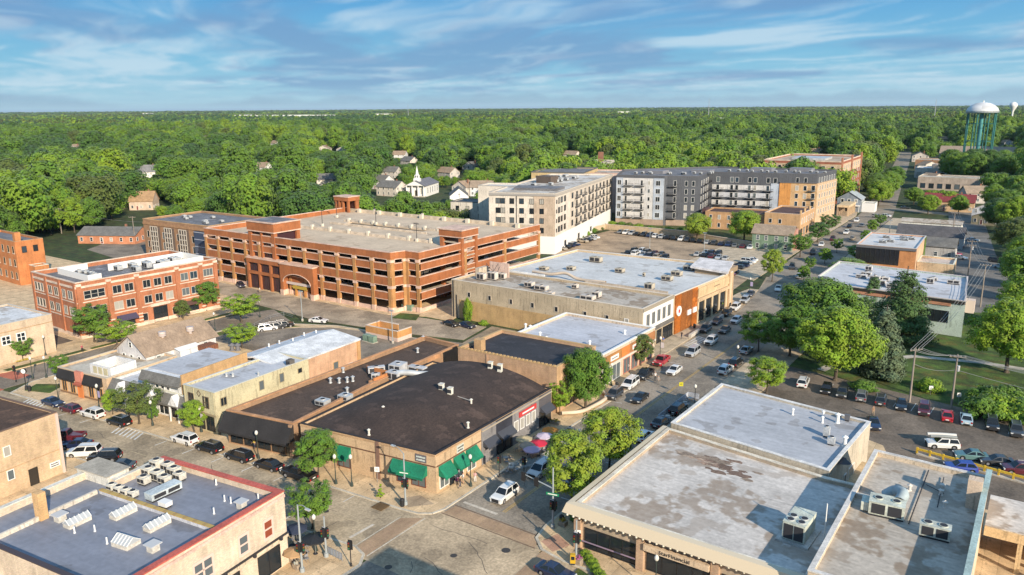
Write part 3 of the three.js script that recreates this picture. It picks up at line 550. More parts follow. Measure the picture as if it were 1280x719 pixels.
for (const [px, py, hh] of [[552, 490, 7.4], [563, 495, 7.4], [613, 462, 7.6], [625, 465, 7.6]]) { const [x, z] = at(px, py, hh); const g = thing('vent_stack', 'upright pale vent stack on the barrel roof, one of two pairs', 'vent stack', x, z, 0.15, 'paired vent stacks on the barrel roof', hh - 0.35); gb().box(-0.35, 0.35, 0, 1.7, -0.35, 0.35).build('stack', mat([0.62, 0.58, 0.50], 0.7, 'mottle'), g); gb().box(-0.42, 0.42, 1.7, 1.78, -0.42, 0.42).build('cap', mat([0.62, 0.58, 0.50], 0.7), g); gb().box(-0.36, 0.36, 0.9, 1.5, 0.35, 0.37).build('louvre', S.dark, g); }
for (const [px, py, hh] of [[585, 531, 7.0], [589, 502, 7.4], [461, 540, 6.2], [479, 511, 7.0], [503, 502, 7.2]]) { const [x, z] = at(px, py, hh); vent('small vent poking through the dark barrel roof', x, hh - 0.5, z, 0.16, 0.8, { group: 'vents on the barrel roof', m: mat([0.6, 0.57, 0.5], 0.7) }); }

// --- narrow cream two-storey shop
{
const g = thing('narrow_cream_building', 'narrow cream two-storey shop with diamond ornament and pale flat roof', 'building', -107.4, -70.8, 3 * D2R);
const w = 7.9, d = 20.5, h = 7.3;
shell(g, rect(w, d), h, BM.cream, BM.roofPale, { par: 0.35, cop: mat([0.5, 0.5, 0.46], 0.7), copH: 0.1 });
const f = front(w), r = side(d);
row(g, f, [1.9, 5.6], 4.4, 1.2, 1.7, { nx: 2, ny: 2, frame: mat([0.10, 0.07, 0.05], 0.7), fw: 0.14, vary: false });
const dm = gb(); for (const [a, b] of [[[0, 0.55], [0.45, 0]], [[0.45, 0], [0, -0.55]], [[0, -0.55], [-0.45, 0]], [[-0.45, 0], [0, 0.55]]]) dm.rod([-w / 2 + a[0], 6.5 + a[1], 0.04], [-w / 2 + b[0], 6.5 + b[1], 0.04], 0.06); dm.build('diamond_ornament', mat([0.10, 0.07, 0.05], 0.7), g);
for (const s of [0.3, 2.6, 5.3, 7.6]) ledge(g, f, s - 0.05, s + 0.05, 3.4, 7.2, 0.06, BM.cream, 'batten');
ledge(g, f, 0, w, 3.2, 3.4, 0.18, mat([0.30, 0.24, 0.15], 0.8), 'cornice');
row(g, f, [1.6, 3.9, 6.3], 0.5, 1.8, 2.4, { nx: 2, frame: S.bronze, vary: false });
win(g, r, 1.6, 4.7, 1.1, 1.3, { nx: 2, frame: mat([0.3, 0.25, 0.16], 0.8) }); win(g, r, 9.5, 4.9, 0.9, 1.5, { frame: mat([0.3, 0.25, 0.16], 0.8), glass: S.glassPale }); win(g, r, 14, 4.9, 0.9, 1.5, { frame: mat([0.3, 0.25, 0.16], 0.8), glass: S.glassPale }); win(g, r, 18.3, 5.3, 0.9, 0.8, { frame: mat([0.3, 0.25, 0.16], 0.8), glass: S.glass });
}
for (const [px, py] of [[283, 470], [291, 470], [323, 469]]) { const [x, z] = at(px, py, 7); vent('low vent on the pale roof of the narrow cream shop', x, 6.95, z, 0.2, 0.5, { group: 'vents on the narrow cream shop' }); }
{ const [x, z] = at(363, 457, 7); acUnit('dark square exhaust box on the narrow cream shop roof', x, 6.95, z, 1.1, 1.1, 1.1, { m: mat([0.12, 0.11, 0.10], 0.7), group: null, fans: 1 }); }
// --- white-roofed brick building behind it
{
const g = thing('white_roofed_brick_building', 'low pinkish brick building with a long folded white roof', 'building', -110.2, -86.5, 3 * D2R);
const w = 13.2, d = 20.5;
shell(g, rect(w, d), 6.3, mat([0.50, 0.32, 0.21], 0.88, 'brick'), BM.roofWhite, { par: 0.2, cop: null });
const r = gb(); r.quad([-w - 0.2, 6.2, 0.2], [-w * 0.55, 7.6, 0.2], [-w * 0.55, 7.6, -d - 0.2], [-w - 0.2, 6.2, -d - 0.2]).quad([-w * 0.55, 7.6, 0.2], [0.2, 6.7, 0.2], [0.2, 6.7, -d - 0.2], [-w * 0.55, 7.6, -d - 0.2]);
for (const z of [0.2, -d - 0.2]) { r.quad([-w - 0.2, 5.9, z], [-w * 0.55, 7.3, z], [-w * 0.55, 7.6, z], [-w - 0.2, 6.2, z]).quad([-w * 0.55, 7.3, z], [0.2, 6.4, z], [0.2, 6.7, z], [-w * 0.55, 7.6, z]); }
r.quad([0.2, 6.4, 0.2], [0.2, 6.4, -d - 0.2], [0.2, 6.7, -d - 0.2], [0.2, 6.7, 0.2]).build('folded_roof', mat([0.66, 0.65, 0.66], 0.75, 'mottle'), g);
const s = side(d); win(g, s, 13.5, 2.2, 1.2, 1.6, { frame: mat([0.42, 0.28, 0.14], 0.8), glass: S.glassPale }); win(g, s, 17.5, 1.2, 1.0, 1.2, {}); ledge(g, s, 19.6, 20.4, 0, 6.4, 0.25, mat([0.46, 0.28, 0.13], 0.85, 'brick'), 'pier');
}
for (const [px, py] of [[290, 436], [297, 436]]) { const [x, z] = at(px, py, 7); vent('dark round vent on the folded white roof', x, 6.7, z, 0.4, 1.0, { group: 'vents on the folded white roof', m: mat([0.16, 0.15, 0.15], 0.7) }); }
for (const [px, py] of [[336, 432], [349, 428], [366, 425], [380, 418], [395, 415]]) { const [x, z] = at(px, py, 7.2); vent('tiny white vent on the folded white roof', x, 6.95, z, 0.12, 0.5, { group: 'small vents on the folded white roof', m: S.white }); }
// --- white shops with grey shingled pents
{
const g = thing('white_shop_building', 'white two-storey shop with grey shingled pent roofs and small gables', 'building', -115.9, -70.2, 6 * D2R);
const w = 19.5;
shell(g, [[0, -1.2], [-w, -1.2], [-w, -15], [0, -15]], 4.6, BM.whitePaint, BM.roofPale, { par: 0.3 });
gb().box(-11.6, -1.6, 4.3, 7.4, -16, -1.6).build('upper_storey', BM.whitePaint, g);
gb().box(-11.7, -1.5, 7.4, 7.5, -16.1, -2.9).build('upper_roof', BM.roofPale, g);
const f = seg([-w, -1.2], [0, -1.2]), fu = seg([-11.6, -1.6], [-1.6, -1.6], 0);
awning(g, fu, -0.1, 10.1, 6.2, 7.6, 0.9, BM.shGrey, 'shingled_pent'); awning(g, f, 8.5, 19.6, 3.1, 4.5, 1.4, BM.shGrey, 'shingled_pent'); awning(g, f, -0.1, 8.0, 3.1, 4.9, 1.4, BM.shGrey, 'shingled_pent');
row(g, fu, [3.6, 5.0, 6.4], 4.9, 0.8, 1.3, { ny: 2 });
for (const s of [10, 13.2]) win(g, f, s, 0.5, 2.2, 2.2, { nx: 2 }); win(g, f, 16.8, 0.4, 3.0, 2.3, { nx: 3, frame: S.black }); for (const s of [1.8, 5.4]) win(g, f, s, 0.5, 2.0, 2.1, { nx: 2 });
for (const [s, k] of [[3.4, 1.4], [11.6, 1.3], [17.4, 1.2]]) { const a = f.m; const q = gb(), p = (x, y, o) => V(x, y, o).applyMatrix4(f.m).toArray(); q.tri(p(s - k, 3.1, 1.5), p(s + k, 3.1, 1.5), p(s, 4.9, 1.5)).quad(p(s - k, 3.1, 1.5), p(s, 4.9, 1.5), p(s, 4.9, 0.2), p(s - k, 3.1, 0.2)).quad(p(s, 4.9, 1.5), p(s + k, 3.1, 1.5), p(s + k, 3.1, 0.2), p(s, 4.9, 0.2)); q.build('small_gable', BM.whitePaint, g); gb().on(f, s - k + 0.1, s - k + 0.25, 0, 3.1, 1.2, 1.4).on(f, s + k - 0.25, s + k - 0.1, 0, 3.1, 1.2, 1.4).build('porch_post', S.white, g); }
gb().box(-1.5, -1.2, 0, 8.2, -15.8, -1.4).build('end_wall', mat([0.46, 0.30, 0.15], 0.88, 'brick'), g);
}
// --- corner shop with two dark awnings and an orange door
{
const g = thing('awning_corner_shop', 'low tan corner shop with two black awnings and orange doorway', 'building', -135.6, -68.2, 6 * D2R);
const w = 14.4, d = 15;
shell(g, rect(w, d), 4.9, mat([0.52, 0.37, 0.24], 0.9, 'wall'), mat([0.50, 0.45, 0.37], 0.9, 'roof'), { par: 0.25, cop: mat([0.5, 0.42, 0.32], 0.8), copH: 0.15 });
const f = front(w);
awning(g, f, 0.2, 5.6, 3.3, 4.8, 0.7, BM.blackCanvas); awning(g, f, 8.0, 13.2, 3.3, 4.8, 0.7, BM.blackCanvas);
ledge(g, f, 5.8, 7.8, 3.2, 5.2, 0.5, mat([0.52, 0.20, 0.14], 0.8, 'wall'), 'doorway_panel'); win(g, f, 6.8, 0.15, 1.4, 2.6, { name: 'door', frame: mat([0.55, 0.20, 0.07], 0.7), glass: mat([0.6, 0.2, 0.06], 0.6), out: 0.3 }); awning(g, f, 5.7, 7.9, 2.9, 3.3, 0.9, mat([0.35, 0.10, 0.06], 0.8), 'canopy');
for (const s of [1.6, 4.1, 9.6, 12.2]) win(g, f, s, 0.6, 1.3, 2.1, { nx: 2, frame: mat([0.45, 0.25, 0.10], 0.7), head: mat([0.5, 0.4, 0.3], 0.8) });
ledge(g, f, 0, w, 0.14, 0.5, 0.08, mat([0.2, 0.12, 0.07], 0.8), 'plinth');
}
{ const [x, z] = at(142, 462, 5); const g = thing('roof_enclosure', 'white screened roof enclosure behind the awning shop', 'roof enclosure', x, z, 6 * D2R, null, 4.6); gb().box(-3, 3, 0, 1.9, 2.4, 2.6).box(-3, -2.8, 0, 1.9, -2.4, 2.4).box(2.8, 3, 0, 1.9, -2.4, 2.4).box(-3, 3, 0, 1.9, -2.6, -2.4).build('screen', BM.whitePaint, g); for (const s of [-1.5, 0, 1.5]) gb().box(s - 0.55, s + 0.55, 0.3, 1.6, 2.6, 2.64).build('panel', BM.cream, g); }
// --- grey gabled house used as a shop
{
const g = thing('gabled_shop_house', 'white clapboard house with brown shingled gable roof and roof fans', 'house', -140.2, -78.6, 3 * D2R);
gableWalls(g, -9.4, 0, -16, 0, 5.9, 3.2, mat([0.56, 0.54, 0.53], 0.75, 'wall')); gable(g, -9.4, 0, -16, 0, 5.9, 3.2, BM.shBrown, 'z', 0.5);
const f = front(9.4), r = side(16);
for (const s of [2.2, 4.7, 7.2]) win(g, f, s, 3.5, 0.8, 1.5, { ny: 2 }); win(g, f, 4.7, 6.6, 0.8, 1.0, { ny: 2 });
for (const s of [2.6, 9.6, 13.4]) win(g, r, s, 3.4, 0.9, 1.5, { ny: 2, glass: S.glassPale });
gb().box(0.003, 2.0, 2.6, 5.2, -10.6, -6).build('porch', BM.whitePaint, g); gb().quad([2.2, 5.2, -5.8], [2.2, 5.2, -10.8], [0.003, 5.7, -10.8], [0.003, 5.7, -5.8]).build('porch_roof', S.white, g);
gb().box(2.1, 4.6, 4.4, 5.4, -13, -10).build('wooden_fence', mat([0.26, 0.10, 0.05], 0.85, 'bark'), g);
for (const [x, z, y] of [[-2.6, -5.6, 7.2], [-1.8, -11.4, 6.9]]) { gb().cyl(x, y - 0.4, z, 0.35, 0.35, 1.0, 10).cyl(x, y + 0.6, z, 0.75, 0.75, 0.9, 12).build('roof_fan', mat([0.5, 0.42, 0.38], 0.6, 'mottle'), g); }
}
// --- three-storey red brick offices
{
const g = thing('brick_office_building', 'three-storey red brick office block with pale bands and white roof screens', 'building', -181.0, -86.8, -2.2 * D2R);
const w = 22.6, d = 36, h = 13.3, lm = BM.limestone;
shell(g, rect(w, d), h, BM.redB, BM.roofGrey, { par: 0.9, cop: lm, copH: 0.22, t: 0.4 });
const f = front(w), r = side(d), wo = { frame: mat([0.5, 0.46, 0.40], 0.7), sill: lm, vary: true };
for (const [F_, L] of [[f, w], [r, d]]) { ledge(g, F_, 0, L, 12.0, 12.5, 0.16, lm, 'cornice'); ledge(g, F_, 0, L, 8.5, 8.72, 0.1, lm); ledge(g, F_, 0, L, 4.5, 4.75, 0.12, lm); ledge(g, F_, 0, L, 0.14, 1.0, 0.1, lm, 'plinth'); }
for (const s of [0.55, 7.4, 14.2, 24.6, 31.2, 35.45]) { ledge(g, r, s - 0.5, s + 0.5, 1.0, 13.2, 0.3, BM.redB, 'pilaster'); ledge(g, r, s - 0.6, s + 0.6, 12.5, 13.1, 0.36, lm, 'capital'); for (const y of [1.5, 2.3, 3.1]) ledge(g, r, s - 0.55, s + 0.55, y, y + 0.3, 0.34, lm, 'quoin'); }
for (const s of [0.5, 7.6, 14.6, 22.1]) { ledge(g, f, s - 0.45, s + 0.45, 1.0, 13.2, 0.26, BM.redB, 'pilaster'); }
for (const y of [5.5, 9.4]) {
row(g, r, [2.4, 4.0, 5.6], y, 1.45, 1.75, { ny: 2, ...wo }); row(g, r, [9.3, 12.2], y, 2.0, 1.75, { nx: 2, ...wo }); row(g, r, [16.6, 19.4, 22.2], y, 1.8, 1.75, { nx: 2, ...wo }); row(g, r, [26.6, 29.2], y, 1.9, 1.75, { nx: 2, ...wo }); row(g, r, [33.3], y, 2.6, 1.75, { nx: 3, ...wo });
row(g, f, [2.0, 3.6, 5.2], y, 1.1, 1.75, wo); row(g, f, [9.3, 12.5], y, 1.8, 1.75, { nx: 2, ...wo }); row(g, f, [16.4], y, 1.4, 1.75, { nx: 2, ...wo }); row(g, f, [19.6], y, 2.2, 1.75, { nx: 2, ...wo });
}
win(g, r, 19.4, 0.3, 3.4, 3.6, { nx: 3, ny: 2, frame: S.black, name: 'entrance', fw: 0.14 }); gb().on(r, 16.9, 21.9, 4.3, 5.0, 0.01, 0.4).build('entrance_arch', lm, g);
for (const s of [3.9, 28]) win(g, r, s, 0.5, 3.4, 2.6, { nx: 3, frame: S.bronze, vary: false }); awning(g, r, 8.4, 13.2, 2.9, 3.8, 1.3, mat([0.06, 0.05, 0.09], 0.8)); win(g, r, 10.8, 0.4, 3.8, 2.4, { nx: 3, frame: S.black });
for (const s of [15.3, 23.3]) win(g, r, s, 1.2, 1.4, 1.8, { frame: lm });
awning(g, r, 26.2, 30.2, 3.1, 3.8, 1.0, mat([0.10, 0.05, 0.04], 0.8)); win(g, f, 19.8, 0.5, 2.2, 2.4, { nx: 2, frame: S.bronze }); win(g, f, 4.6, 0.15, 3.2, 2.8, { name: 'garage_door', frame: S.bronze, glass: mat([0.12, 0.10, 0.10], 0.7) });
const sc = gb(); // white roof screens
const R = 12.4; sc.box(-19.5, -4, R, R + 1.5, -5.0, -4.8).box(-4.2, -4, R, R + 1.5, -8, -5).box(-19.5, -19.3, R, R + 1.5, -12, -5).box(-13, -12.8, R, R + 1.7, -34, -14).box(-13, -3, R, R + 1.7, -34.2, -34).box(-3.2, -3, R, R + 1.7, -34, -20.5).build('roof_screen', S.white, g);
}
for (let i = 0; i < 9; i++) { const r = rng(900 + i), x = -181 - 5 - r() * 6, z = -86.8 - 16 - i * 1.9; acUnit('grey chiller inside the white roof screens of the brick offices', x, 12.4, z, 1.8 + r(), 0.9 + r() * 0.7, 1.4, { group: 'plant on the brick offices', turn: -0.04 }); }
for (let i = 0; i < 5; i++) { const r = rng(940 + i); acUnit('low grey cabinet behind the lower white screen of the brick offices', -181 - 7 - i * 2.1, 12.4, -94.5 - r() * 2, 1.4, 0.8, 1.2, { group: 'cabinets on the brick offices', turn: -0.04 }); }
// --- tan brick building at the edge of the frame, and the orange one behind it
{
const g = thing('tan_brick_building', 'plain tan brick building with white roof and one white window', 'building', -176.2, -74.8, 3 * D2R);
shell(g, rect(18, 16, 0, 12), 8.6, BM.paleB, mat([0.60, 0.60, 0.62], 0.8, 'roof'), { par: 0.25, cop: mat([0.5, 0.46, 0.4], 0.8) });
const r = side(16, 0, 12); win(g, r, 6.2, 4.4, 1.5, 1.6, { nx: 2, ny: 2, fw: 0.2 }); win(g, r, 9.2, 4.4, 1.5, 1.6, { nx: 2, ny: 2, fw: 0.2 });
ledge(g, r, 0, 16, 6.9, 7.05, 0.06, BM.tanB);
}
{
const g = thing('orange_brick_building', 'tall orange brick building with chimney beyond the brick offices', 'building', -254, -106, -2 * D2R);
shell(g, rect(30, 8), 13.5, mat([0.44, 0.175, 0.065], 0.88, 'brick'), BM.roofGrey, { par: 0.6, cop: BM.tanB });
gb().box(-1.8, -0.2, 13.5, 16.2, -2, -0.4).build('chimney', BM.orangeB, g); shell(g, rect(4, 4, 4, -3), 6, BM.orangeB, BM.roofGrey, { wall: 'annex_wall', roof: 'annex_roof' });
const f = front(30), r = side(8); for (const y of [2, 6, 10]) row(g, f, [17, 21, 25, 28.4], y, 1.2, 1.9, { frame: mat([0.4, 0.3, 0.2], 0.8), sill: BM.limestone }); row(g, r, [2.4, 5.6], 10, 1.2, 1.8, { frame: S.bronze });
}
// --- brown-roofed brick building in the near left corner
{
const g = thing('brown_roofed_brick_building', 'yellow brick building with plain brown flat roof by angled parked cars', 'building', -114.6, -50.0, 7 * D2R);
shell(g, rect(24, 24, 0, 24), 9.4, mat([0.50, 0.375, 0.245], 0.88, 'brick'), mat([0.095, 0.055, 0.035], 0.9, 'felt'), { par: 0.12, cop: mat([0.16, 0.10, 0.07], 0.85) });
const r = side(24, 0, 24);
for (const s of [17, 21.5]) { win(g, r, s - 5, 5.8, 0.8, 1.3, { glass: S.blind }); win(g, r, s - 5, 2.3, 0.8, 1.3, { glass: S.glassPale }); }
win(g, r, 19.5, 0.15, 1.1, 2.4, { name: 'door', frame: S.bronze, glass: S.bronze }); sign(g, r, 21.9, 23.4, 1.5, 2.3, S.white, S.dark, 0.08, 2);
gb().on(r, 0, 24, 3.8, 3.9, 0.003, 0.05).build('band', BM.tanB, g); gb().on(r, 23.6, 24.0, 0.1, 9.3, 0.003, 0.2).build('corner_trim', mat([0.6, 0.45, 0.38], 0.8), g);
}
// --- the building with the red parapet in the near left corner
{
const RX = -68.4, RZ = -52.7, RT = 6.8 * D2R, cR = Math.cos(RT), sR = Math.sin(RT);
const L = (x, z) => [RX + x * cR + z * sR, RZ - x * sR + z * cR];
const g = thing('red_parapet_building', 'cream brick building with red parapet coping and blue-grey roof skylights', 'building', RX, RZ, RT);
const d = 22, h = 9.2;
const P = [[0, 0], [-20.2, 0], [-20.2, 6.6], [-25.4, 6.6], [-25.4, d], [0, d]];
shell(g, P, h, mat([0.58, 0.49, 0.385], 0.88, 'brick'), BM.roofBlue, { par: 0.85, cop: null, t: 0.5 });
gb().box(-20.2, 0.06, h, h + 0.14, -0.06, 0.75).box(-0.75, 0.06, h, h + 0.14, 0.75, d).build('red_coping', BM.redTrim, g); gb().box(-20.26, -19.7, h, h + 0.1, 0.76, 7.1).box(-25.46, -20.27, h, h + 0.1, 6.55, 7.1).box(-25.46, -24.8, h, h + 0.1, 7.11, d).build('white_coping', mat([0.60, 0.56, 0.48], 0.8, 'mottle'), g); gb().box(-24.79, -0.76, h, h + 0.12, d - 0.5, d + 0.05).build('dark_coping', mat([0.06, 0.045, 0.05], 0.7), g);
const r = seg([0, d], [0, 0]), f = seg([-20.2, 0], [0, 0]);
ledge(g, r, 0, d, 8.55, 8.9, 0.16, mat([0.62, 0.40, 0.33], 0.8, 'mottle'), 'cornice'); ledge(g, f, 0, 20.2, 8.55, 8.9, 0.16, mat([0.62, 0.40, 0.33], 0.8, 'mottle'), 'cornice');
const wf = mat([0.68, 0.50, 0.42], 0.75), wr = (s, w_, gl) => win(g, r, s, 5.0, w_, 1.9, { ny: 2, nx: w_ > 1.5 ? 2 : 1, frame: wf, fw: 0.26, glass: gl, sill: wf, head: wf });
wr(19.2, 1.1, mat([0.25, 0.06, 0.03], 0.3)); wr(15.6, 1.1, S.glassPale); wr(10.2, 2.2, S.glassPale); wr(6, 1.1, S.glass); wr(2.4, 1.1, S.glassPale);
ledge(g, r, 0, d, 3.6, 3.95, 0.22, mat([0.55, 0.45, 0.33], 0.8, 'wall'), 'fascia'); ledge(g, r, 0, d, 4.05, 4.15, 0.3, S.dark, 'lamp_rail');
for (const s of [8, 12.5, 16.6, 20.6]) gb().on(r, s - 0.15, s + 0.15, 3.9, 4.3, 0.3, 0.6).build('gooseneck_lamp', S.dark, g);
for (const s of [3, 8, 13, 19]) win(g, r, s, 0.4, 3.2, 2.8, { nx: 2, frame: S.black, vary: false });
for (const s of [3, 8, 13, 18]) win(g, f, s, 5.0, 1.1, 1.9, { ny: 2, frame: wf, fw: 0.22 });
// raised party parapet with clay coping between the two roof halves
const Y = h - 0.85;
gb().box(-20, -0.86, Y, Y + 0.45, 8.7, 9.0).build('party_parapet', mat([0.45, 0.46, 0.50], 0.8, 'mottle'), g);
for (let i = 0; i < 37; i++) { const x = -20 + i * 0.516; box(x + 0.02, x + 0.49, Y + 0.45, Y + 0.58, 8.62, 9.08).build('coping_tile', mat(i % 3 ? [0.42, 0.30, 0.10] : [0.36, 0.24, 0.09], 0.8), g); }
gb().box(-20.5, -20.2, Y, Y + 0.5, 9.1, d - 0.9).build('step_wall', mat([0.56, 0.5, 0.42], 0.85, 'wall'), g);
gb().box(-20.9, -19.9, Y, Y + 3.2, 15.1, 16.0).build('chimney', mat([0.55, 0.36, 0.18], 0.88, 'brick'), g);
gb().box(-26.4, -20.6, Y - 2, Y + 1.2, 4.6, 7.4).build('stair_head', mat([0.6, 0.58, 0.52], 0.8, 'wall'), g); gb().box(-26.6, -20.5, Y + 1.2, Y + 1.32, 4.4, 7.6).build('stair_head_roof', mat([0.36, 0.32, 0.26], 0.9, 'mottle'), g);
const Yw = Y;
const sky = (x, z, w_, d_, hh, t, label) => { const [X, Z] = L(x, z); const q = thing('skylight', label, 'skylight', X, Z, RT + t, 'ridge skylights on the blue-grey roof', Yw); gb().box(-w_ / 2, w_ / 2, 0, 0.45, -d_ / 2, d_ / 2).build('upstand', mat([0.58, 0.54, 0.47], 0.8, 'mottle'), q); const e = gb(); e.quad([-w_ / 2, 0.45, d_ / 2], [w_ / 2, 0.45, d_ / 2], [w_ / 2, hh, 0], [-w_ / 2, hh, 0]).quad([w_ / 2, 0.45, -d_ / 2], [-w_ / 2, 0.45, -d_ / 2], [-w_ / 2, hh, 0], [w_ / 2, hh, 0]).tri([w_ / 2, 0.45, d_ / 2], [w_ / 2, 0.45, -d_ / 2], [w_ / 2, hh, 0]).tri([-w_ / 2, 0.45, -d_ / 2], [-w_ / 2, 0.45, d_ / 2], [-w_ / 2, hh, 0]); e.build('glazing', mat([0.40, 0.42, 0.43], 0.35), q); for (let i = 0; i <= 5; i++) { const x_ = -w_ / 2 + w_ * i / 5; const y1 = hh + 0.03; gb().rod([x_, 0.47, d_ / 2], [x_, y1, 0], 0.05, 0.05, 4).rod([x_, 0.47, -d_ / 2], [x_, y1, 0], 0.05, 0.05, 4).build('glazing_bar', S.white, q); } };
sky(-16.0, 14.4, 2.5, 1.2, 0.95, 1.55, 'long ridge skylight beside the brick chimney on the blue-grey roof'); sky(-13.2, 10.9, 2.6, 1.2, 0.95, 1.55, 'long ridge skylight between two others on the blue-grey roof'); sky(-7.7, 10.9, 2.6, 1.2, 0.95, 1.55, 'long ridge skylight close under the clay-capped party parapet'); sky(-7.5, 14.8, 2.3, 1.7, 1.05, 0.05, 'white-slatted ridge skylight standing crossways to the other skylights');
const hood = (x, z, s, label) => { const [X, Z] = L(x, z); const q = thing('roof_hatch', label, 'roof hatch', X, Z, RT, null, Yw); gb().box(-s / 2, s / 2, 0, 0.75, -s / 2, s / 2).build('upstand', mat([0.56, 0.53, 0.47], 0.8, 'mottle'), q); gb().box(-s / 2 - 0.2, s / 2 + 0.2, 0.75, 0.87, -s / 2 - 0.2, s / 2 + 0.2).build('lid', mat([0.5, 0.5, 0.5], 0.7), q); };
hood(-2.7, 3.8, 0.8, 'square hooded roof box standing alone near the red corner parapet'); hood(-4.0, 14.3, 0.9, 'square hooded roof box next to the crossways skylight'); hood(-18.2, 14.9, 0.9, 'wide hooded roof box next to the chimney skylight');
for (const [x, z] of [[-9.6, 1.2], [-5.6, 3.6], [-4.6, 3.6], [-4.4, 6.2], [-2.4, 1.6], [-14.4, 15.8], [-12.8, 14.6], [-9.4, 15.6]]) { const [X, Z] = L(x, z); vent('thin white pipe vent on the blue-grey roof', X, Yw, Z, 0.09, 0.75, { group: 'pipe vents on the blue-grey roof', m: S.white, cap: false }); }
// plant cluster at the roof edge
const un = [[-18.6, 2.2, 1.2, 1.7, 1.2], [-17.2, 1.8, 1.3, 1.4, 1.1], [-15.8, 2.0, 1.3, 1.2, 1.1], [-14.4, 2.4, 1.2, 1.0, 1.0], [-18.2, 3.7, 1.3, 1.4, 1.1], [-16.8, 3.6, 1.4, 1.2, 1.1], [-15.3, 3.8, 1.3, 1.0, 1.0], [-17.4, 5.0, 1.3, 1.0, 1.0]];
un.forEach(([x, z, a, b, c]) => { const [X, Z] = L(x, z); acUnit('pale boxy unit in the packed plant cluster on the blue-grey roof', X, Yw, Z, a, b, c, { turn: RT, m: mat([0.54, 0.51, 0.44], 0.65, 'mottle'), group: 'packed plant cluster on the blue-grey roof' }); });
{ const [X, Z] = L(-13.0, 5.8); acUnit('long low air handler with hatch row beside the plant cluster', X, Yw, Z, 3.9, 1.0, 1.4, { turn: RT + 1.5, m: mat([0.48, 0.53, 0.54], 0.6, 'mottle'), group: null, fans: 0 }); }
for (let i = 0; i < 4; i++) { const [X, Z] = L(-19.4 + i * 1.25, 7.8); acUnit('small pale condenser in the row behind the clay-capped parapet', X, Yw, Z, 0.9, 0.8, 0.9, { turn: RT, m: mat([0.56, 0.54, 0.48], 0.65, 'mottle'), group: 'row of small condensers behind the party parapet' }); }
{ const [X, Z] = L(-10.5, 7.6); acUnit('white box unit at the clay-capped parapet of the blue-grey roof', X, Yw, Z, 1.3, 0.7, 0.9, { turn: RT, m: S.white, group: null, fans: 0, louvre: false }); }
}
// ---------------------------------------------------------------- east side of the main street
{
const g = thing('fascia_bank_building', 'pale flat-roofed corner building with sloped cream fascia and bulb row', 'building', -15.4, -74.4);
const P = [[0, 0], [-27.2, -0.2], [-27.2, -27.4], [-3.9, -23.9], [0, -23.9]], h = 5.6;
shell(g, P, h, mat([0.40, 0.33, 0.25], 0.88, 'brick'), BM.roofOld, { par: 0.45, cop: mat([0.62, 0.55, 0.46], 0.8, 'mottle'), copH: 0.12, t: 0.5 });
const f = seg(P[1], P[0]), l = seg(P[2], P[1]);
for (const [F_, e0, e1] of [[f, 1.15, 0], [l, 0, 1.15]]) {                        // sloped fascia
const q = gb(), p = (s, y, o) => V(s, y, o).applyMatrix4(F_.m).toArray(), L = F_.len;
q.quad(p(-e0, 4.7, 1.15), p(L + e1, 4.7, 1.15), p(L + (e1 ? 0.75 : 0), 5.85, 0.75), p(-(e0 ? 0.75 : 0), 5.85, 0.75));
q.quad(p(-(e0 ? 0.75 : 0), 5.85, 0.75), p(L + (e1 ? 0.75 : 0), 5.85, 0.75), p(L, 5.9, 0), p(0, 5.9, 0)); q.quad(p(0, 4.65, 0.02), p(L, 4.65, 0.02), p(L + e1, 4.7, 1.15), p(-e0, 4.7, 1.15));
q.build('sloped_fascia', mat([0.62, 0.52, 0.375], 0.75), g);
}
for (let i = 0; i < 34; i++) gb().ball(-27.6 + i * 0.82, 4.56, 0.9, 0.15, 0.15, 0.15, 8, 6).build('bulb', mat([0.66, 0.60, 0.48], 0.5), g);
for (const s of [0.2, 8.4, 17.2, 26.4]) gb().on(f, s, s + 0.9, 0, 4.6, 0.003, 0.55).build('brick_pier', mat([0.40, 0.28, 0.19], 0.88, 'brick'), g);
for (const [a, b] of [[1.3, 8.3], [9.4, 17.1], [18.2, 26.3]]) { win(g, f, (a + b) / 2, 0.4, b - a - 0.4, 2.5, { nx: 4, frame: S.black, vary: false, glass: S.glass }); }
const band = gb().on(f, 9.4, 17.1, 3.05, 3.8, 0.3, 0.8).build('sign_band', mat([0.58, 0.44, 0.30], 0.8, 'wall'), g);
part('lettering', (() => { const t = new TextGeometry('StarFinancial', { font, size: 0.42, depth: 0.03, curveSegments: 3 }); t.computeBoundingBox(); t.translate(13.1 - t.boundingBox.max.x / 2, 3.22, 0.8); t.applyMatrix4(f.m); return t; })(), S.black, band).userData.kind = 'stuff';
gb().on(f, 1.3, 8.3, 1.35, 1.5, 0.5, 0.56).build('window_rail', mat([0.3, 0.22, 0.30], 0.5), g);
gb().on(l, 2, 22, 1.2, 3.2, 0.01, 0.1).build('side_glazing', S.glass, g);
// rear hall
const Q = [[-3.8, -24.4], [-26.9, -27.9], [-26.6, -48.2], [-2.6, -44.4]];
shell(g, Q, 6.3, mat([0.46, 0.40, 0.31], 0.88, 'wall'), mat([0.40, 0.405, 0.425], 0.8, 'membrane'), { par: 0.3, cop: mat([0.62, 0.58, 0.55], 0.8, 'mottle'), copH: 0.12, wall: 'rear_wall', roof: 'rear_roof', t: 0.45 });
const e = seg(Q[0], Q[3]); win(g, e, 4, 0.2, 1.1, 2.3, { name: 'door', frame: S.white, glass: S.glassPale }); win(g, e, 11, 0.2, 2.6, 2.6, { name: 'door', frame: S.white, glass: mat([0.36, 0.30, 0.22], 0.7) }); win(g, e, 8, 1.5, 1.0, 1.2); gb().on(e, 6.5, 17, 0, 1.2, 0.02, 1.6).build('ramp', mat([0.46, 0.34, 0.20], 0.9, 'mottle'), g);
}
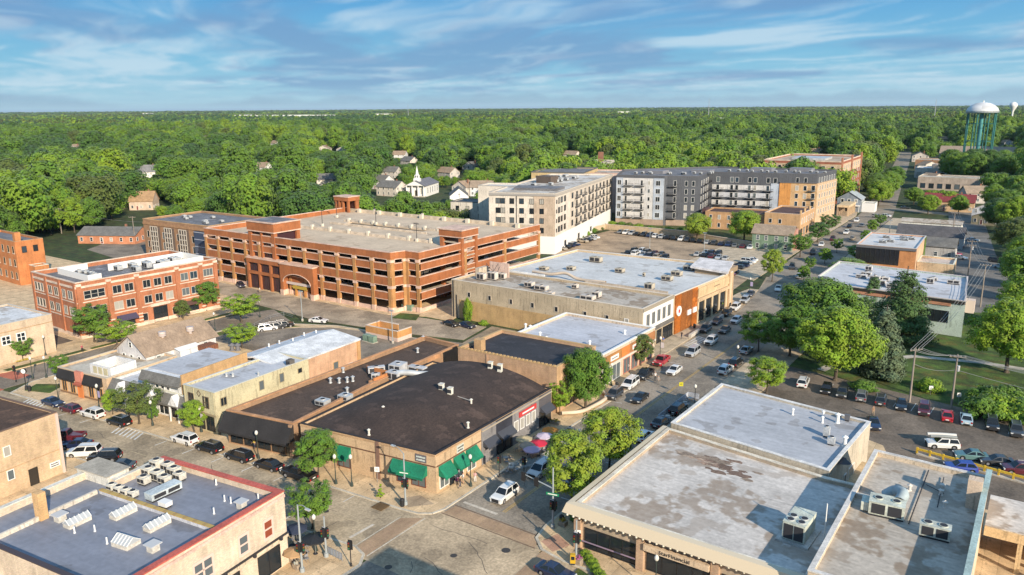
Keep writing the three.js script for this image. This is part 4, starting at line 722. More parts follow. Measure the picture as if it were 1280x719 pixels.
{ // big box unit with four fans
const [x, z] = at(1000, 666, 5.2); const g = acUnit('big pale green-grey roof unit with four top fans, standing on a kerb', x, 5.15, z + 0.6, 2.4, 2.3, 4.0, { turn: -0.05, m: BM.unit, group: null, fans: 0, louvre: false });
for (const [a, b] of [[-0.6, 1.3], [0.6, 1.3], [-0.6, 0.3], [0.6, 0.3]]) { const f = gb().cyl(a, 2.35, b, 0.42, 0.42, 0.12, 16).build('fan', S.galv, g); gb().cyl(a, 2.472, b, 0.36, 0.36, 0.01, 16).build('fan_grille', S.dark, f); }
gb().box(-1.05, -0.05, 0.4, 2.1, 2.0, 2.04).box(0.05, 1.05, 0.4, 2.1, 2.0, 2.04).build('grille', S.dark, g); gb().box(-1.8, 1.8, 0.0, 0.2, -2.4, 2.5).build('kerb_frame', mat([0.45, 0.42, 0.38], 0.8, 'mottle'), g);
const [px_, pz_] = at(1030, 677, 5.2); const p = thing('roof_mast', 'slim white mast standing beside the four-fan roof unit', 'mast', px_, pz_, 0, null, 5.15); gb().cyl(0, 0, 0, 0.07, 0.06, 4.6, 8).build('pole', S.white, p); gb().cyl(0, 0, 0, 0.22, 0.2, 0.12, 8).build('base', S.galv, p);
}
for (const [px, py, n] of [[1028, 527, 0], [1047, 527, 1], [1029, 520, 0], [991, 517, 0], [1056, 556, 1]]) { const [x, z] = at(px, py, 6.2); vent('white vent on the blue-white rear hall roof', x, 5.98, z, 0.16 + n * 0.1, 0.9 + n * 0.4, { group: 'vents on the rear hall roof', m: S.white }); }
{ const [x, z] = at(1039, 556, 6); acUnit('grey exhaust fan in a black stain on the rear hall roof', x, 5.98, z, 0.9, 1.1, 0.9, { group: 'grey boxes on the rear hall roof', m: S.galv, louvre: false }); const [x2, z2] = at(1033, 546, 6); acUnit('grey exhaust fan in a black stain on the rear hall roof', x2, 5.98, z2, 0.8, 1.5, 0.8, { group: 'grey boxes on the rear hall roof', m: S.galv, louvre: false }); const [x3, z3] = at(1059, 525, 6.2); acUnit('dark slim box by the rear edge of the rear hall roof', x3, 5.98, z3, 0.7, 1.0, 0.5, { group: null, m: mat([0.12, 0.12, 0.13], 0.6), louvre: false, fans: 0 });
const r = rng(5); for (const [px, py, s] of [[1018, 573, 2.4], [1044, 575, 2.0]]) { const [a, b] = at(px, py, 6), pts = []; for (let i = 0; i < 18; i++) { const t = i / 18 * 6.283, q = s * (0.75 + 0.35 * r()); pts.push([a + Math.cos(t) * q, b + Math.sin(t) * q * 0.8]); } const m = part('roof_stain', gb().prism(pts, 5.985, 5.992).geo(), mat([0.012, 0.013, 0.02], 0.6)); tag(m, 'black tar stain around the exhaust fans on the rear hall roof', 'stain', 'tar stains on the rear hall roof', null); } }
{ const r = rng(8); const [x, z] = at(902, 582, 5.2); const g = thing('roof_patch', 'reddish brown worn patches along the dividing parapet of the old roof', 'roof patch', x, z, 0, null, 5.155), m = [[0.24, 0.17, 0.13], [0.30, 0.24, 0.19], [0.20, 0.14, 0.11]].map(c => mat(c, 0.95, 'felt')); for (let k = 0; k < 34; k++) { const cx = (r() + r() - 1) * 6.5, cz_ = (r() + r() - 1) * 2.4 + cx * 0.12, s = 0.25 + r() * r() * 1.5, pts = []; for (let i = 0; i < 12; i++) { const t = i / 12 * 6.283, q = s * (0.5 + 0.7 * r()); pts.push([cx + Math.cos(t) * q * 1.6, cz_ + Math.sin(t) * q * 0.7]); } gb().prism(pts, 0, 0.006 + k * 0.0006).build('worn_felt', m[k % 3], g); } }
// --- the next building with the ducted units
{
const g = thing('duct_roofed_building', 'pale flat-roofed building with ducted units and tall side parapet', 'building', -2.0, -72.0);
const P = [[0, 0], [-13.1, 0], [-13.1, -33], [-0.1, -32.4]], h = 7.9;
shell(g, P, h, mat([0.56, 0.46, 0.34], 0.88, 'wall'), BM.roofTan, { par: 0.55, cop: mat([0.55, 0.52, 0.48], 0.8, 'mottle'), copH: 0.14, t: 0.45 });
gb().box(-0.46, 0.02, h, 9.6, -26.5, -0.1).box(-0.46, 0.02, h + 0.15, 8.9, -32.2, -26.52).build('side_parapet', mat([0.58, 0.47, 0.34], 0.88, 'wall'), g); gb().box(-0.52, 0.08, 9.6, 9.7, -26.5, -0.1).box(-0.52, 0.08, 8.9, 9.0, -32.2, -26.52).build('side_coping', BM.teal, g);
gb().box(-1.9, -0.48, 7.3, 10.8, -25, -23.6).build('chimney_pier', mat([0.62, 0.46, 0.34], 0.85, 'wall'), g);
gb().box(-12.6, -9.2, 7.3, 7.9, -19.6, -19.2).build('low_parapet', mat([0.5, 0.45, 0.38], 0.85, 'mottle'), g);
}
{
const y = 7.35;
const a = at(1108, 643, y), b = at(1168, 672, y);
const u = acUnit('double green-grey duct unit with curved hood beside the low parapet', a[0], y, a[1], 3.6, 1.7, 2.3, { turn: 0.1, m: BM.unit, group: null, fans: 2 }); gb().tube([[1.2, 1.4, -1.0], [1.4, 1.9, -2.0], [0.6, 1.6, -3.0], [-0.4, 0.7, -3.2]], 0.65, 8, 16).build('duct', mat([0.38, 0.44, 0.45], 0.6, 'mottle'), u); gb().box(-2.6, -1.85, 0.3, 1.3, -1.0, 0.8).build('hood', BM.unit, u);
acUnit('twin-grille condenser bank standing before the chimney pier', b[0], y, b[1], 2.9, 1.5, 1.3, { turn: 0.05, m: mat([0.46, 0.48, 0.42], 0.6, 'mottle'), group: null, fans: 2 });
const pz = gb(); const Q = (px, py) => { const [x, z] = at(px, py, y + 0.2); return [x, y + 0.2, z]; };
pz.rod(Q(1161, 588), Q(1136, 655), 0.07).rod(Q(1180, 597), Q(1172, 634), 0.06).rod(Q(1158, 606), Q(1180, 617), 0.05);
const g = tag(part('gas_pipe', pz.geo(), S.dark), 'dark gas pipe run crossing the duct-unit roof', 'pipe');
for (const [px, py] of [[1133, 620], [1137, 613], [1178, 612], [1181, 634], [1128, 631], [1176, 619]]) { const [x, z] = at(px, py, y); vent('short pale vent by the gas pipes', x, y, z, 0.18, 0.6, { group: 'vents by the gas pipes', m: mat([0.6, 0.56, 0.5], 0.7) }); }
}
{ // drive-through annex
const g = thing('drive_through_canopy', 'low flat drive-through canopy with cream fascia beside the tall parapet wall', 'canopy', -1.8, -97);
gb().box(0.02, 14, 3.9, 5.0, -9, 0).build('fascia', mat([0.56, 0.40, 0.22], 0.85, 'wall'), g); gb().box(0.02, 13.8, 5.0, 5.1, -8.8, -0.2).build('canopy_roof', BM.roofOld, g); gb().box(0.02, 14, 0, 3.9, -9, -8.7).build('rear_wall', mat([0.34, 0.26, 0.18], 0.9, 'wall'), g); for (const x of [3.6, 8.5, 13.2]) gb().box(x - 0.25, x + 0.25, 0, 3.9, -0.6, -0.1).build('pillar', mat([0.56, 0.40, 0.22], 0.85, 'wall'), g);
const k = thing('ticket_machine', 'small green and blue ticket machine under the drive-through canopy', 'ticket machine', 4.2, -96.2); gb().box(-0.45, 0.45, 0.25, 1.7, -0.3, 0.3).build('cabinet', mat([0.45, 0.50, 0.5], 0.5), k); gb().box(-0.4, 0.4, 1.1, 1.6, 0.3, 0.32).build('panel', mat([0.05, 0.12, 0.35], 0.5), k); gb().box(-0.4, 0.4, 0.7, 1.1, 0.3, 0.32).build('panel', mat([0.15, 0.40, 0.06], 0.5), k); gb().box(-0.9, 0.9, 0, 0.25, -0.9, 1.3).build('island', S.concrete, k);
}
{ // corner building across the junction, out of frame: its shadow falls on the crossing
const g = thing('corner_block', 'tall brick corner block across the junction from the green awnings', 'building', 2, -39.8); shell(g, rect(20, 22, 0, 22), 21, BM.tanB, BM.roofGrey, {}); const f = side(22, -20, 22); for (const y of [5, 9, 13, 17]) row(g, seg([-20, 0], [-20, 22]), [3, 7, 11, 15], y, 1.2, 1.9, {}); row(g, seg([-20, 0], [-20, 22]), [4, 10, 16], 0.5, 3, 2.8, { nx: 2, frame: S.black });
}
// ---------------------------------------------------------------- west side of the main street
{
const g = thing('black_roofed_brick_building', 'tan brick building with black felt roof and toothed parapet behind the barrel roof', 'building', -66.3, -109.2, 1 * D2R);
const w = 21.2, d = 14.4;
shell(g, rect(w, d), 8.4, mat([0.45, 0.30, 0.19], 0.88, 'brick'), BM.roofBlack, { par: 0.55, cop: mat([0.48, 0.32, 0.16], 0.85), copH: 0.12, t: 0.45 });
for (let i = 0; i < 26; i++) box(-0.4 - i * 0.8, -0.85 - i * 0.8, 8.52, 8.68, -0.45, 0.05).build('coping_tile', mat([0.45, 0.29, 0.13], 0.85), g);
const r = side(d), f = front(w); ledge(g, r, 0, 1.2, 0, 8.4, 0.08, BM.tanB, 'pier'); win(g, r, 7, 0.4, 8, 2.8, { nx: 5, frame: S.wood }); win(g, r, 4, 5, 1.2, 1.7, {}); win(g, r, 10, 5, 1.2, 1.7, {}); gb().on(f, 6.4, 6.8, 4, 8.3, 0.003, 0.12).build('pilaster', mat([0.40, 0.26, 0.17], 0.88, 'brick'), g);
gb().box(-18.8, -17.2, 7.8, 10.0, -3.2, -1.8).build('chimney', mat([0.45, 0.30, 0.16], 0.88, 'brick'), g);
}
{
const g = thing('orange_sign_store', 'low store with blue-white roof and orange sign fascia on main street', 'building', -65.8, -123.9, -0.5 * D2R);
const w = 22, d = 24, h = 6.4;
shell(g, rect(w, d), h, mat([0.50, 0.40, 0.30], 0.88, 'wall'), mat([0.46, 0.47, 0.51], 0.8, 'membrane'), { par: 0.5, cop: S.white, copH: 0.16, t: 0.4 });
const r = side(d);
ledge(g, r, 0.2, 8.6, 4.0, 5.8, 0.14, mat([0.34, 0.16, 0.05], 0.8, 'wall'), 'sign_fascia'); ledge(g, r, 8.65, 12, 4.0, 5.8, 0.16, mat([0.52, 0.17, 0.04], 0.8, 'wall'), 'sign_fascia'); ledge(g, r, 12.05, 23.8, 4.0, 5.8, 0.14, mat([0.34, 0.15, 0.06], 0.8, 'wall'), 'sign_fascia');
ledge(g, r, 0, 24, 3.6, 3.95, 0.3, mat([0.6, 0.52, 0.44], 0.8), 'band');
sign(g, r, 4.0, 7.2, 4.4, 5.3, S.white, mat([0.2, 0.2, 0.22], 0.6), 0.24); sign(g, r, 13.2, 16.8, 4.4, 5.3, S.white, mat([0.5, 0.1, 0.1], 0.6), 0.24);
for (const s of [2.6, 6.6]) win(g, r, s, 0.3, 3.2, 3.0, { nx: 2, frame: S.white, glass: S.glassPale }); for (const s of [11, 14.5, 18, 21.4]) win(g, r, s, 0.3, 2.6, 2.9, { nx: 2, frame: mat([0.45, 0.16, 0.12], 0.7), glass: anyGlass() });
}
for (const [px, py, h] of [[675, 425, 1.6], [683, 427, 1.0], [737, 431, 0.8], [781, 417, 0.7], [657, 410, 0.9], [663, 411, 0.7]]) { const [x, z] = at(px, py, 6); vent('white vent on the blue-white store roof', x, 5.9, z, 0.22, h, { group: 'vents on the orange-sign store', m: S.white }); }
{
const g = thing('long_stucco_building', 'long two-storey beige stucco block with tiny windows and white street front', 'building', -68.9, -148.7, -1 * D2R);
const w = 53, d = 15.6, h = 9.7;
shell(g, rect(w, d), h, BM.beige, BM.roofTan, { par: 0.5, cop: mat([0.60, 0.52, 0.42], 0.8), copH: 0.12, t: 0.4 });
const f = front(w), r = side(d);
ledge(g, f, 2.4, 32, 0, 4.9, 0.05, BM.beigeB, 'brick_base');
row(g, f, [5.6, 12, 18.4, 24.6, 31.2, 38.8, 44.4], 6.0, 0.8, 1.1, { frame: mat([0.50, 0.44, 0.36], 0.8), vary: false }); win(g, f, 49.2, 5.6, 0.9, 1.4, { frame: S.white, glass: S.blind });
const rr = rng(31); for (let i = 0; i < 26; i++) { const s = 34 + rr() * 17, y = 5.2 + rr() * 3.8; gb().on(f, s, s + 0.1 + rr() * 0.25, y, y + 0.05 + rr() * 0.16, 0.003, 0.008).build('wall_scar', mat([0.22, 0.17, 0.12], 0.9), g); }
gb().on(f, 0.5, 0.7, 0, 9.6, 0.003, 0.15).on(f, 1.5, 1.7, 0, 6, 0.003, 0.15).build('downpipe', S.dark, g);
ledge(g, r, 0.2, 15.5, 4.6, 9.2, 0.12, S.white, 'street_front'); ledge(g, r, 0, 15.6, 9.0, 9.75, 0.25, mat([0.30, 0.26, 0.20], 0.8), 'cornice'); row(g, r, [2.3, 5.0, 7.7, 10.4, 13.1], 5.5, 1.3, 2.5, { out: 0.12, nx: 2, frame: mat([0.3, 0.28, 0.26], 0.7), vary: false, glass: S.glassPale });
ledge(g, r, 0, 15.6, 3.7, 4.55, 0.35, mat([0.14, 0.13, 0.12], 0.7, 'mottle'), 'shop_sign'); for (const s of [2, 5.2, 8.4, 11.6, 14.2]) win(g, r, s, 0.3, 2.4, 2.9, { nx: 2, frame: S.black, vary: false });
gb().box(-52.4, -51.2, 9.3, 11.2, -13, -9).build('stair_bulkhead', mat([0.5, 0.42, 0.32], 0.88, 'wall'), g);
}
for (const [px, py, w, h, d, k] of [[662, 358, 2.2, 1.3, 1.6, 'pale box unit on the beige stucco block'], [677, 362, 3.2, 1.2, 1.6, 'pale box unit on the beige stucco block'], [687, 368, 2.2, 0.8, 1.4, 'pale box unit on the beige stucco block'], [735, 374, 3.2, 1.1, 1.8, 'pale box unit on the beige stucco block'], [746, 371, 1.8, 1.4, 1.6, 'pale box unit on the beige stucco block'], [719, 360, 1.4, 1.1, 1.1, 'pale box unit on the beige stucco block'], [602, 349, 2.2, 1.7, 1.4, 'white box beside the folded antenna frame'], [616, 349, 2.4, 2.0, 1.5, 'white box beside the folded antenna frame'], [628, 348, 2.0, 1.5, 1.2, 'white box beside the folded antenna frame']]) { const [x, z] = at(px, py, 9.4); acUnit(k, x, 9.2, z, w, h, d, { group: k + 's', m: mat([0.54, 0.48, 0.42], 0.7, 'mottle') }); }
{ const [x, z] = at(617, 346, 9.4); const g = thing('antenna_frame', 'crossed steel antenna struts leaning on a pale panel', 'antenna', x, z, 0, null, 9.2); gb().box(-2.6, 3.4, 0, 3.6, -2.2, -1.9).build('panel', mat([0.58, 0.42, 0.34], 0.8, 'wall'), g); gb().rod([-1.8, 3.6, 0.6], [-0.6, 0, 1.2], 0.06).rod([1.8, 3.8, 0.6], [-0.4, 0, 1.2], 0.06).rod([0.2, 3.4, 0.6], [1.0, 0, 1.2], 0.06).rod([2.4, 3.2, 0.6], [1.2, 0, 1.2], 0.06).rod([-1.8, 3.6, 0.6], [1, 1.4, 1], 0.05).build('strut', S.dark, g); }
{
const g = thing('white_roofed_store', 'big store with wide white roof, copper-coloured panel and tilted end canopy', 'building', -68.5, -164.6, -1 * D2R);
const P = [[0, 0], [-50.8, 0], [-49, -38.5], [-3.5, -41.5], [1.6, -33]], h = 9.5;
shell(g, P, h, mat([0.52, 0.40, 0.26], 0.88, 'wall'), mat([0.54, 0.535, 0.52], 0.8, 'membrane'), { par: 0.45, cop: mat([0.62, 0.58, 0.52], 0.8), copH: 0.14, t: 0.45 });
const r = seg(P[0], P[4]);
const cop = [mat([0.42, 0.13, 0.02], 0.5, 'felt'), mat([0.27, 0.10, 0.025], 0.5, 'felt')]; for (let i = 0; i < 4; i++) ledge(g, r, 0.2 + i * 2.9, 3.0 + i * 2.9, 0.3, 9.4, 0.3, cop[i % 2 ^ (i > 1)], 'copper_panel');
const disc = gb().add(new THREE.CylinderGeometry(1.2, 1.2, 0.2, 24).rotateX(Math.PI / 2), new THREE.Matrix4().multiplyMatrices(r.m, new THREE.Matrix4().makeTranslation(1.7, 5.6, 0.42))).build('round_sign', S.white, g); gb().on(r, 1.3, 2.1, 5.2, 6.0, 0.52, 0.55).build('lettering', mat([0.5, 0.05, 0.05], 0.6), disc);
for (const s of [6.2, 9.2]) { const b = ledge(g, r, s, s + 1.8, 3.6, 4.8, 0.55, S.white, 'sign'); }
ledge(g, r, 12.2, 30.6, 6.9, 8.9, 0.3, mat([0.55, 0.40, 0.23], 0.85, 'wall'), 'sign_fascia'); sign(g, r, 20.4, 25, 7.5, 8.3, mat([0.55, 0.40, 0.23], 0.85), mat([0.22, 0.15, 0.10], 0.6), 0.34); ledge(g, r, 12.2, 30.6, 5.6, 6.4, 0.45, mat([0.50, 0.36, 0.22], 0.85, 'wall'), 'canopy'); for (const s of [14.2, 18.4, 22.6, 26.8]) win(g, r, s, 0.6, 3.2, 4.6, { nx: 2, frame: S.bronze, vary: false }); for (const s of [12.4, 16.3, 20.5, 24.7, 29]) ledge(g, r, s - 0.3, s + 0.3, 0, 5.6, 0.3, mat([0.58, 0.46, 0.3], 0.85), 'pier');
const q = gb(), A = [2.2, 10.4, -27.6], B = [-0.6, 10.9, -39.4], C = [-9.6, 11.4, -38], D = [-8, 10.9, -27.6], dn = p => [p[0], p[1] - 0.5, p[2]]; q.quad(A, B, C, D).quad(dn(D), dn(C), dn(B), dn(A)).quad(dn(A), dn(B), B, A).quad(dn(D), dn(A), A, D).quad(dn(C), dn(D), D, C).quad(dn(B), dn(C), C, B).build('tilted_canopy', mat([0.56, 0.53, 0.52], 0.75, 'mottle'), g); gb().box(-7, 1.2, 9.1, 10.4, -37.6, -28.4).build('clerestory', mat([0.30, 0.22, 0.14], 0.7), g);
for (const [x, z] of [[1.6, -30.4], [0.8, -35], [-1.2, -38.6]]) gb().box(x - 0.3, x + 0.3, 0, 10.2, z - 0.3, z + 0.3).build('column', BM.tanStucco, g);
gb().box(-24, -2, 9.1, 10.1, -0.9, -0.5).build('dividing_parapet', mat([0.40, 0.33, 0.26], 0.88, 'mottle'), g); gb().box(-50.5, -36, 9.1, 10.0, -0.9, -0.5).build('dividing_parapet', mat([0.66, 0.64, 0.62], 0.8, 'mottle'), g);
}
for (const [px, py, w, h] of [[745, 327, 3.4, 1.5], [714, 337, 2.0, 1.0], [775, 340, 2.2, 1.1], [805, 345, 0.6, 0.9], [834, 350, 2.6, 1.2], [846, 344, 2.6, 1.2], [861, 337, 2.6, 1.2], [812, 361, 2.0, 1.5], [680, 337, 2.2, 0.9]]) { const [x, z] = at(px, py, 9.2); acUnit('tan rooftop unit on the wide white store roof', x, 9.05, z, w, h, Math.min(1.8, w), { group: 'units on the wide white store roof', m: mat([0.42, 0.37, 0.29], 0.7, 'mottle') }); }
{ const [x, z] = at(712, 350, 9.4); const g = thing('pipe_run', 'bent pale duct run along the dividing parapet of the store roofs', 'duct', x, z, 0, null, 9.3); gb().tube([[-12, 0.6, -1.5], [-6, 0.8, -0.6], [-2, 1.4, -1.2], [2, 0.5, -0.6], [10, 0.6, -0.4]], 0.4, 6, 24).build('duct', mat([0.52, 0.42, 0.32], 0.7, 'mottle'), g); }
// ---------------------------------------------------------------- parking garage
{
const GX = -131, GZ = -148, W = 84, Dp = 57;
const g = thing('parking_garage', 'big multi-level orange brick parking garage with open decks and towers', 'parking garage', GX, GZ, 0);
const B = BM.garB, lm = mat([0.58, 0.40, 0.31], 0.85, 'mottle'), cc = mat([0.42, 0.36, 0.28], 0.9, 'mottle');
// footprint with a stepped near corner
const P = [[0, 0], [-4.6, 0], [-6.0, 4.2], [-W, 4.2], [-W, -Dp], [0, -Dp]];
const inset = (k) => [[-k, -k], [-4.6, -k], [-6.0 - k * 0.5, 4.2 - k], [-W + k, 4.2 - k], [-W + k, -Dp + k], [-k, -Dp + k]];
[3.5, 7.3, 11.2].forEach(y => gb().prism(inset(0.5), y - 0.35, y).build('deck', cc, g));
{ const I = inset(0.5), dm = mat([0.56, 0.435, 0.305], 0.9, 'membrane'); gb().prism([I[0], I[1], I[2], I[3], [I[3][0], -31.2], [I[0][0], -31.2]], 14.1, 14.5).prism([[I[3][0], -36.8], [I[0][0], -36.8], I[5], I[4]], 14.1, 14.5).prism([[I[3][0], -31.2], [-62, -31.2], [-62, -36.8], [I[3][0], -36.8]], 14.1, 14.5).prism([[-28, -31.2], [I[0][0], -31.2], [I[0][0], -36.8], [-28, -36.8]], 14.1, 14.5).build('roof_deck', dm, g); }
// inner core walls keep the decks dark
gb().box(-W + 12, -14, 0.1, 14.1, -34, -33.6).box(-W + 12, -14, 0.1, 14.1, -24, -23.6).build('ramp_wall', mat([0.30, 0.27, 0.23], 0.9, 'mottle'), g);
const faces = [[seg(P[3], P[2]), 12, true], [seg(P[2], P[1]), 1, true], [seg(P[1], P[0]), 1, true], [seg(P[0], P[5]), 3, false], [seg(P[4], P[3]), 9, true]];
for (const [f, n, cols] of faces) {
const L = f.len;
for (const [y0, y1, o] of [[0, 1.15, 0.05], [3.5, 5.3, 0], [7.3, 9.4, 0.12], [11.2, 12.9, 0], [14.2, 15.9, 0.1]]) {
gb().on(f, 0, L, y0, y1, -0.4, o).build('spandrel', y0 === 0 ? lm : B, g);
if (y0) gb().on(f, -0.02, L + 0.02, y1, y1 + 0.2, -0.45, o + 0.08).on(f, -0.02, L + 0.02, y0 - 0.18, y0, -0.42, o + 0.06).build('band', lm, g);
}
for (let i = 0; i <= n; i++) { const s = L * i / n; if (!cols && i === 0) continue; const a = clamp(s - 0.5, 0, L - 1); gb().on(f, a, a + 1, 0, 14.2, -0.5, 0.22).build('column', mat([0.38, 0.205, 0.08], 0.88, 'brick'), g); for (const y of [6.5, 13.3]) gb().on(f, a - 0.15, a + 1.15, y, y + 0.7, -0.3, 0.32).build('capital', lm, g); gb().on(f, a - 0.08, a + 1.08, 0, 1.5, -0.3, 0.3).build('column_base', lm, g); }
}
// portal block and stair tower on the long front
const pz = 4.2, X0 = -62.5, X1 = -33.4;            // local x of the portal
const wallP = (x0, x1, y0, y1, z0, z1, name, m = B) => gb().box(x0, x1, y0, y1, z0, z1).build(name, m, g);
// arch wall
{ const sh = new THREE.Shape(); sh.moveTo(-47.2, 0); sh.lineTo(-47.2, 9.0); sh.lineTo(X1, 9.0); sh.lineTo(X1, 0); sh.lineTo(-34.6, 0); sh.lineTo(-34.6, 4.0); sh.absellipse(-40.3, 4.0, 5.7, 2.6, 0, Math.PI, false); sh.lineTo(-46, 0); sh.lineTo(-47.2, 0);
const e = new THREE.ExtrudeGeometry(sh, { depth: 1.6, bevelEnabled: false, curveSegments: 20 }); const q = e.attributes.position, uv = e.attributes.uv; for (let i = 0; i < q.count; i++) uv.setXY(i, q.getX(i) + q.getZ(i), q.getY(i)); e.translate(0, 0, pz + 0.3); part('entrance_arch', e, B, g);
gb().box(-47.3, X1 + 0.1, 9.0, 9.35, pz + 0.2, pz + 2.05).build('portal_coping', lm, g);
const rim = gb(); for (let i = 0; i < 20; i++) { const a = i / 20 * Math.PI, b = (i + 1) / 20 * Math.PI; rim.rod([-40.3 + Math.cos(a) * 5.7, 4 + Math.sin(a) * 2.6, pz + 1.95], [-40.3 + Math.cos(b) * 5.7, 4 + Math.sin(b) * 2.6, pz + 1.95], 0.14, 0.14, 5); } rim.build('arch_trim', lm, g);
gb().box(-46.2, -34.4, 3.2, 3.9, pz + 0.5, pz + 0.8).build('clearance_beam', mat([0.56, 0.48, 0.44], 0.8), g); for (const x of [-42.2, -38.4]) gb().box(x - 0.3, x + 0.3, 0, 3.2, pz + 0.4, pz + 0.9).build('booth_pier', mat([0.42, 0.20, 0.06], 0.85, 'brick'), g); gb().box(-43.2, -37.4, 2.2, 3.1, pz + 0.92, pz + 1.0).build('clearance_sign', mat([0.42, 0.30, 0.05], 0.6), g); for (const x of [-47.2, X1 - 1.2]) gb().box(x - 0.1, x + 1.3, 0, 1.6, pz + 0.25, pz + 2.1).build('arch_base', lm, g); }
// glazed wing left of the arch
wallP(X0, -47.25, 8.0, 9.2, pz + 0.3, pz + 1.5, 'glazed_wing_band'); gb().box(X0 - 0.1, -47.25, 9.2, 9.5, pz + 0.2, pz + 1.6).build('portal_coping', lm, g); wallP(X0, -47.25, 4.6, 5.4, pz + 0.3, pz + 1.4, 'glazed_wing_band'); for (const x of [X0, -57.4, -52.4, -48.0]) wallP(x, x + 0.75, 0, 8.0, pz + 0.3, pz + 1.45, 'glazed_wing_pier'); gb().box(X0 + 0.7, -48, 0.3, 8, pz + 0.7, pz + 0.8).build('curtain_glazing', mat([0.06, 0.03, 0.035], 0.1), g); for (let i = 0; i < 10; i++) gb().box(X0 + 1.2 + i * 1.4, X0 + 1.28 + i * 1.4, 0.2, 8, pz + 0.8, pz + 0.9).build('mullion', S.bronze, g);
// stair tower
{ const tx0 = -62.2, tx1 = -50.6, tz0 = -5, tz1 = pz + 0.3, h0 = 9.2, h1 = 19.6; for (const [x, z] of [[tx0, tz1 - 1.2], [tx1 - 1.3, tz1 - 1.2], [tx1 - 1.3, tz0], [tx0, tz0]]) wallP(x, x + 1.3, h0, h1, z, z + 1.2, 'tower_pier'); wallP(tx0 + 5.4, tx0 + 6, h0, 17.6, tz1 - 0.6, tz1, 'tower_mullion'); wallP(tx0 - 0.2, tx1 + 0.2, 17.4, 19.8, tz0 - 0.2, tz1 + 0.2, 'tower_head'); gb().box(tx0 - 0.4, tx1 + 0.4, 19.8, 20.1, tz0 - 0.4, tz1 + 0.4).box(tx0 - 0.3, tx1 + 0.3, 17.1, 17.4, tz0 - 0.3, tz1 + 0.3).build('tower_band', lm, g); gb().box(tx0 + 0.5, tx1 - 0.5, 20.1, 20.16, tz0 + 0.5, tz1 - 0.5).build('tower_roof', BM.roofGrey, g);
const gl = mat([0.045, 0.016, 0.022], 0.08); gb().box(tx0 + 0.4, tx1 - 0.4, 9.3, 17.3, tz1 - 0.9, tz1 - 0.8).box(tx1 - 0.8, tx1 - 0.7, 9.3, 17.3, tz0 + 0.4, tz1 - 0.4).box(tx0 + 0.3, tx0 + 0.4, 9.3, 17.3, tz0 + 0.4, tz1 - 0.4).build('tower_glazing', gl, g); for (let k = 0; k < 5; k++) gb().box(tx0 + 1.2, tx1 - 1.2, 10.6 + k * 1.5, 10.7 + k * 1.5, tz1 - 0.8, tz1 - 0.66).build('transom', S.bronze, g); for (let k = 1; k < 8; k++) gb().box(tx0 + 1.2 + k * 1.2, tx0 + 1.28 + k * 1.2, 9.3, 17.3, tz1 - 0.8, tz1 - 0.64).build('mullion', S.bronze, g); wallP(tx1 - 6, tx1 - 0.2, 14.6, 18, tz0 + 0.1, tz0 + 0.6, 'tower_back'); }
// second stair tower on the street side
{ const z0 = -24.2, z1 = -17, x0 = -7.2, x1 = 0.5, h = 19.2; for (const [x, z] of [[x0, z0], [x0, z1 - 1], [x1 - 1.1, z0], [x1 - 1.1, z1 - 1]]) wallP(x, x + 1.1, 0, h - 1.6, z, z + 1, 'tower_pier'); wallP(x0 - 0.15, x1 + 0.15, h - 1.7, h, z0 - 0.15, z1 + 0.15, 'tower_head'); gb().box(x0 - 0.4, x1 + 0.4, h, h + 0.28, z0 - 0.4, z1 + 0.4).box(x0 - 0.25, x1 + 0.25, h - 1.95, h - 1.7, z0 - 0.25, z1 + 0.25).build('tower_band', lm, g); for (const y of [4.2, 8.0, 11.9, 15.6]) gb().box(x0 + 0.3, x1 - 0.3, y, y + 0.3, z0 + 0.4, z1 - 0.4).build('stair_landing', cc, g); for (let k = 0; k < 4; k++) gb().quad([x1 - 0.3, 4.5 + k * 3.8, z1 - 1.2], [x1 - 0.3, 8.1 + k * 3.8 - 1.6, z0 + 1.2], [x1 - 1.6, 8.1 + k * 3.8 - 1.6, z0 + 1.2], [x1 - 1.6, 4.5 + k * 3.8, z1 - 1.2]).build('stair_flight', mat([0.5, 0.42, 0.38], 0.8), g); wallP(x0 + 0.2, x0 + 0.5, 0, h - 1.8, z0 + 0.6, z1 - 0.6, 'tower_back'); }
// rear pavilion
{ const x0 = -87.4, x1 = -80.4, z0 = -58.6, z1 = -53.2; wallP(x0, x1, 14.5, 19.4, z0, z0 + 0.6, 'pavilion_wall'); wallP(x0, x0 + 0.6, 14.5, 19.4, z0 + 0.6, z1, 'pavilion_wall'); for (const x of [x0 + 1.6, (x0 + x1) / 2, x1 - 0.8]) wallP(x, x + 0.8, 14.5, 18.6, z1 - 0.8, z1, 'pavilion_pier'); wallP(x1 - 0.7, x1, 14.5, 18.6, z0 + 0.6, z0 + 1.5, 'pavilion_pier'); wallP(x0 - 0.2, x1 + 0.2, 18.6, 20, z0 - 0.2, z1 + 0.2, 'pavilion_head'); gb().box(x0 - 0.4, x1 + 0.4, 20, 20.3, z0 - 0.4, z1 + 0.4).build('pavilion_coping', lm, g); gb().box(x0 + 0.8, x1 - 0.8, 14.5, 18.6, z0 + 1.2, z0 + 1.3).build('pavilion_glazing', mat([0.05, 0.02, 0.02], 0.1), g); }
// deck walls, stub columns and lamp bases
gb().box(-72, -12, 14.5, 15.3, -19.2, -18.95).box(-66, -24, 14.5, 15.1, -31, -30.75).box(-66, -24, 14.5, 15.1, -37.2, -36.95).build('ramp_parapet', mat([0.52, 0.44, 0.35], 0.9, 'mottle'), g);
gb().box(-W + 0.6, -0.6, 14.5, 15.6, -Dp + 0.5, -Dp + 0.8).build('rear_parapet', mat([0.50, 0.42, 0.32], 0.9, 'mottle'), g);
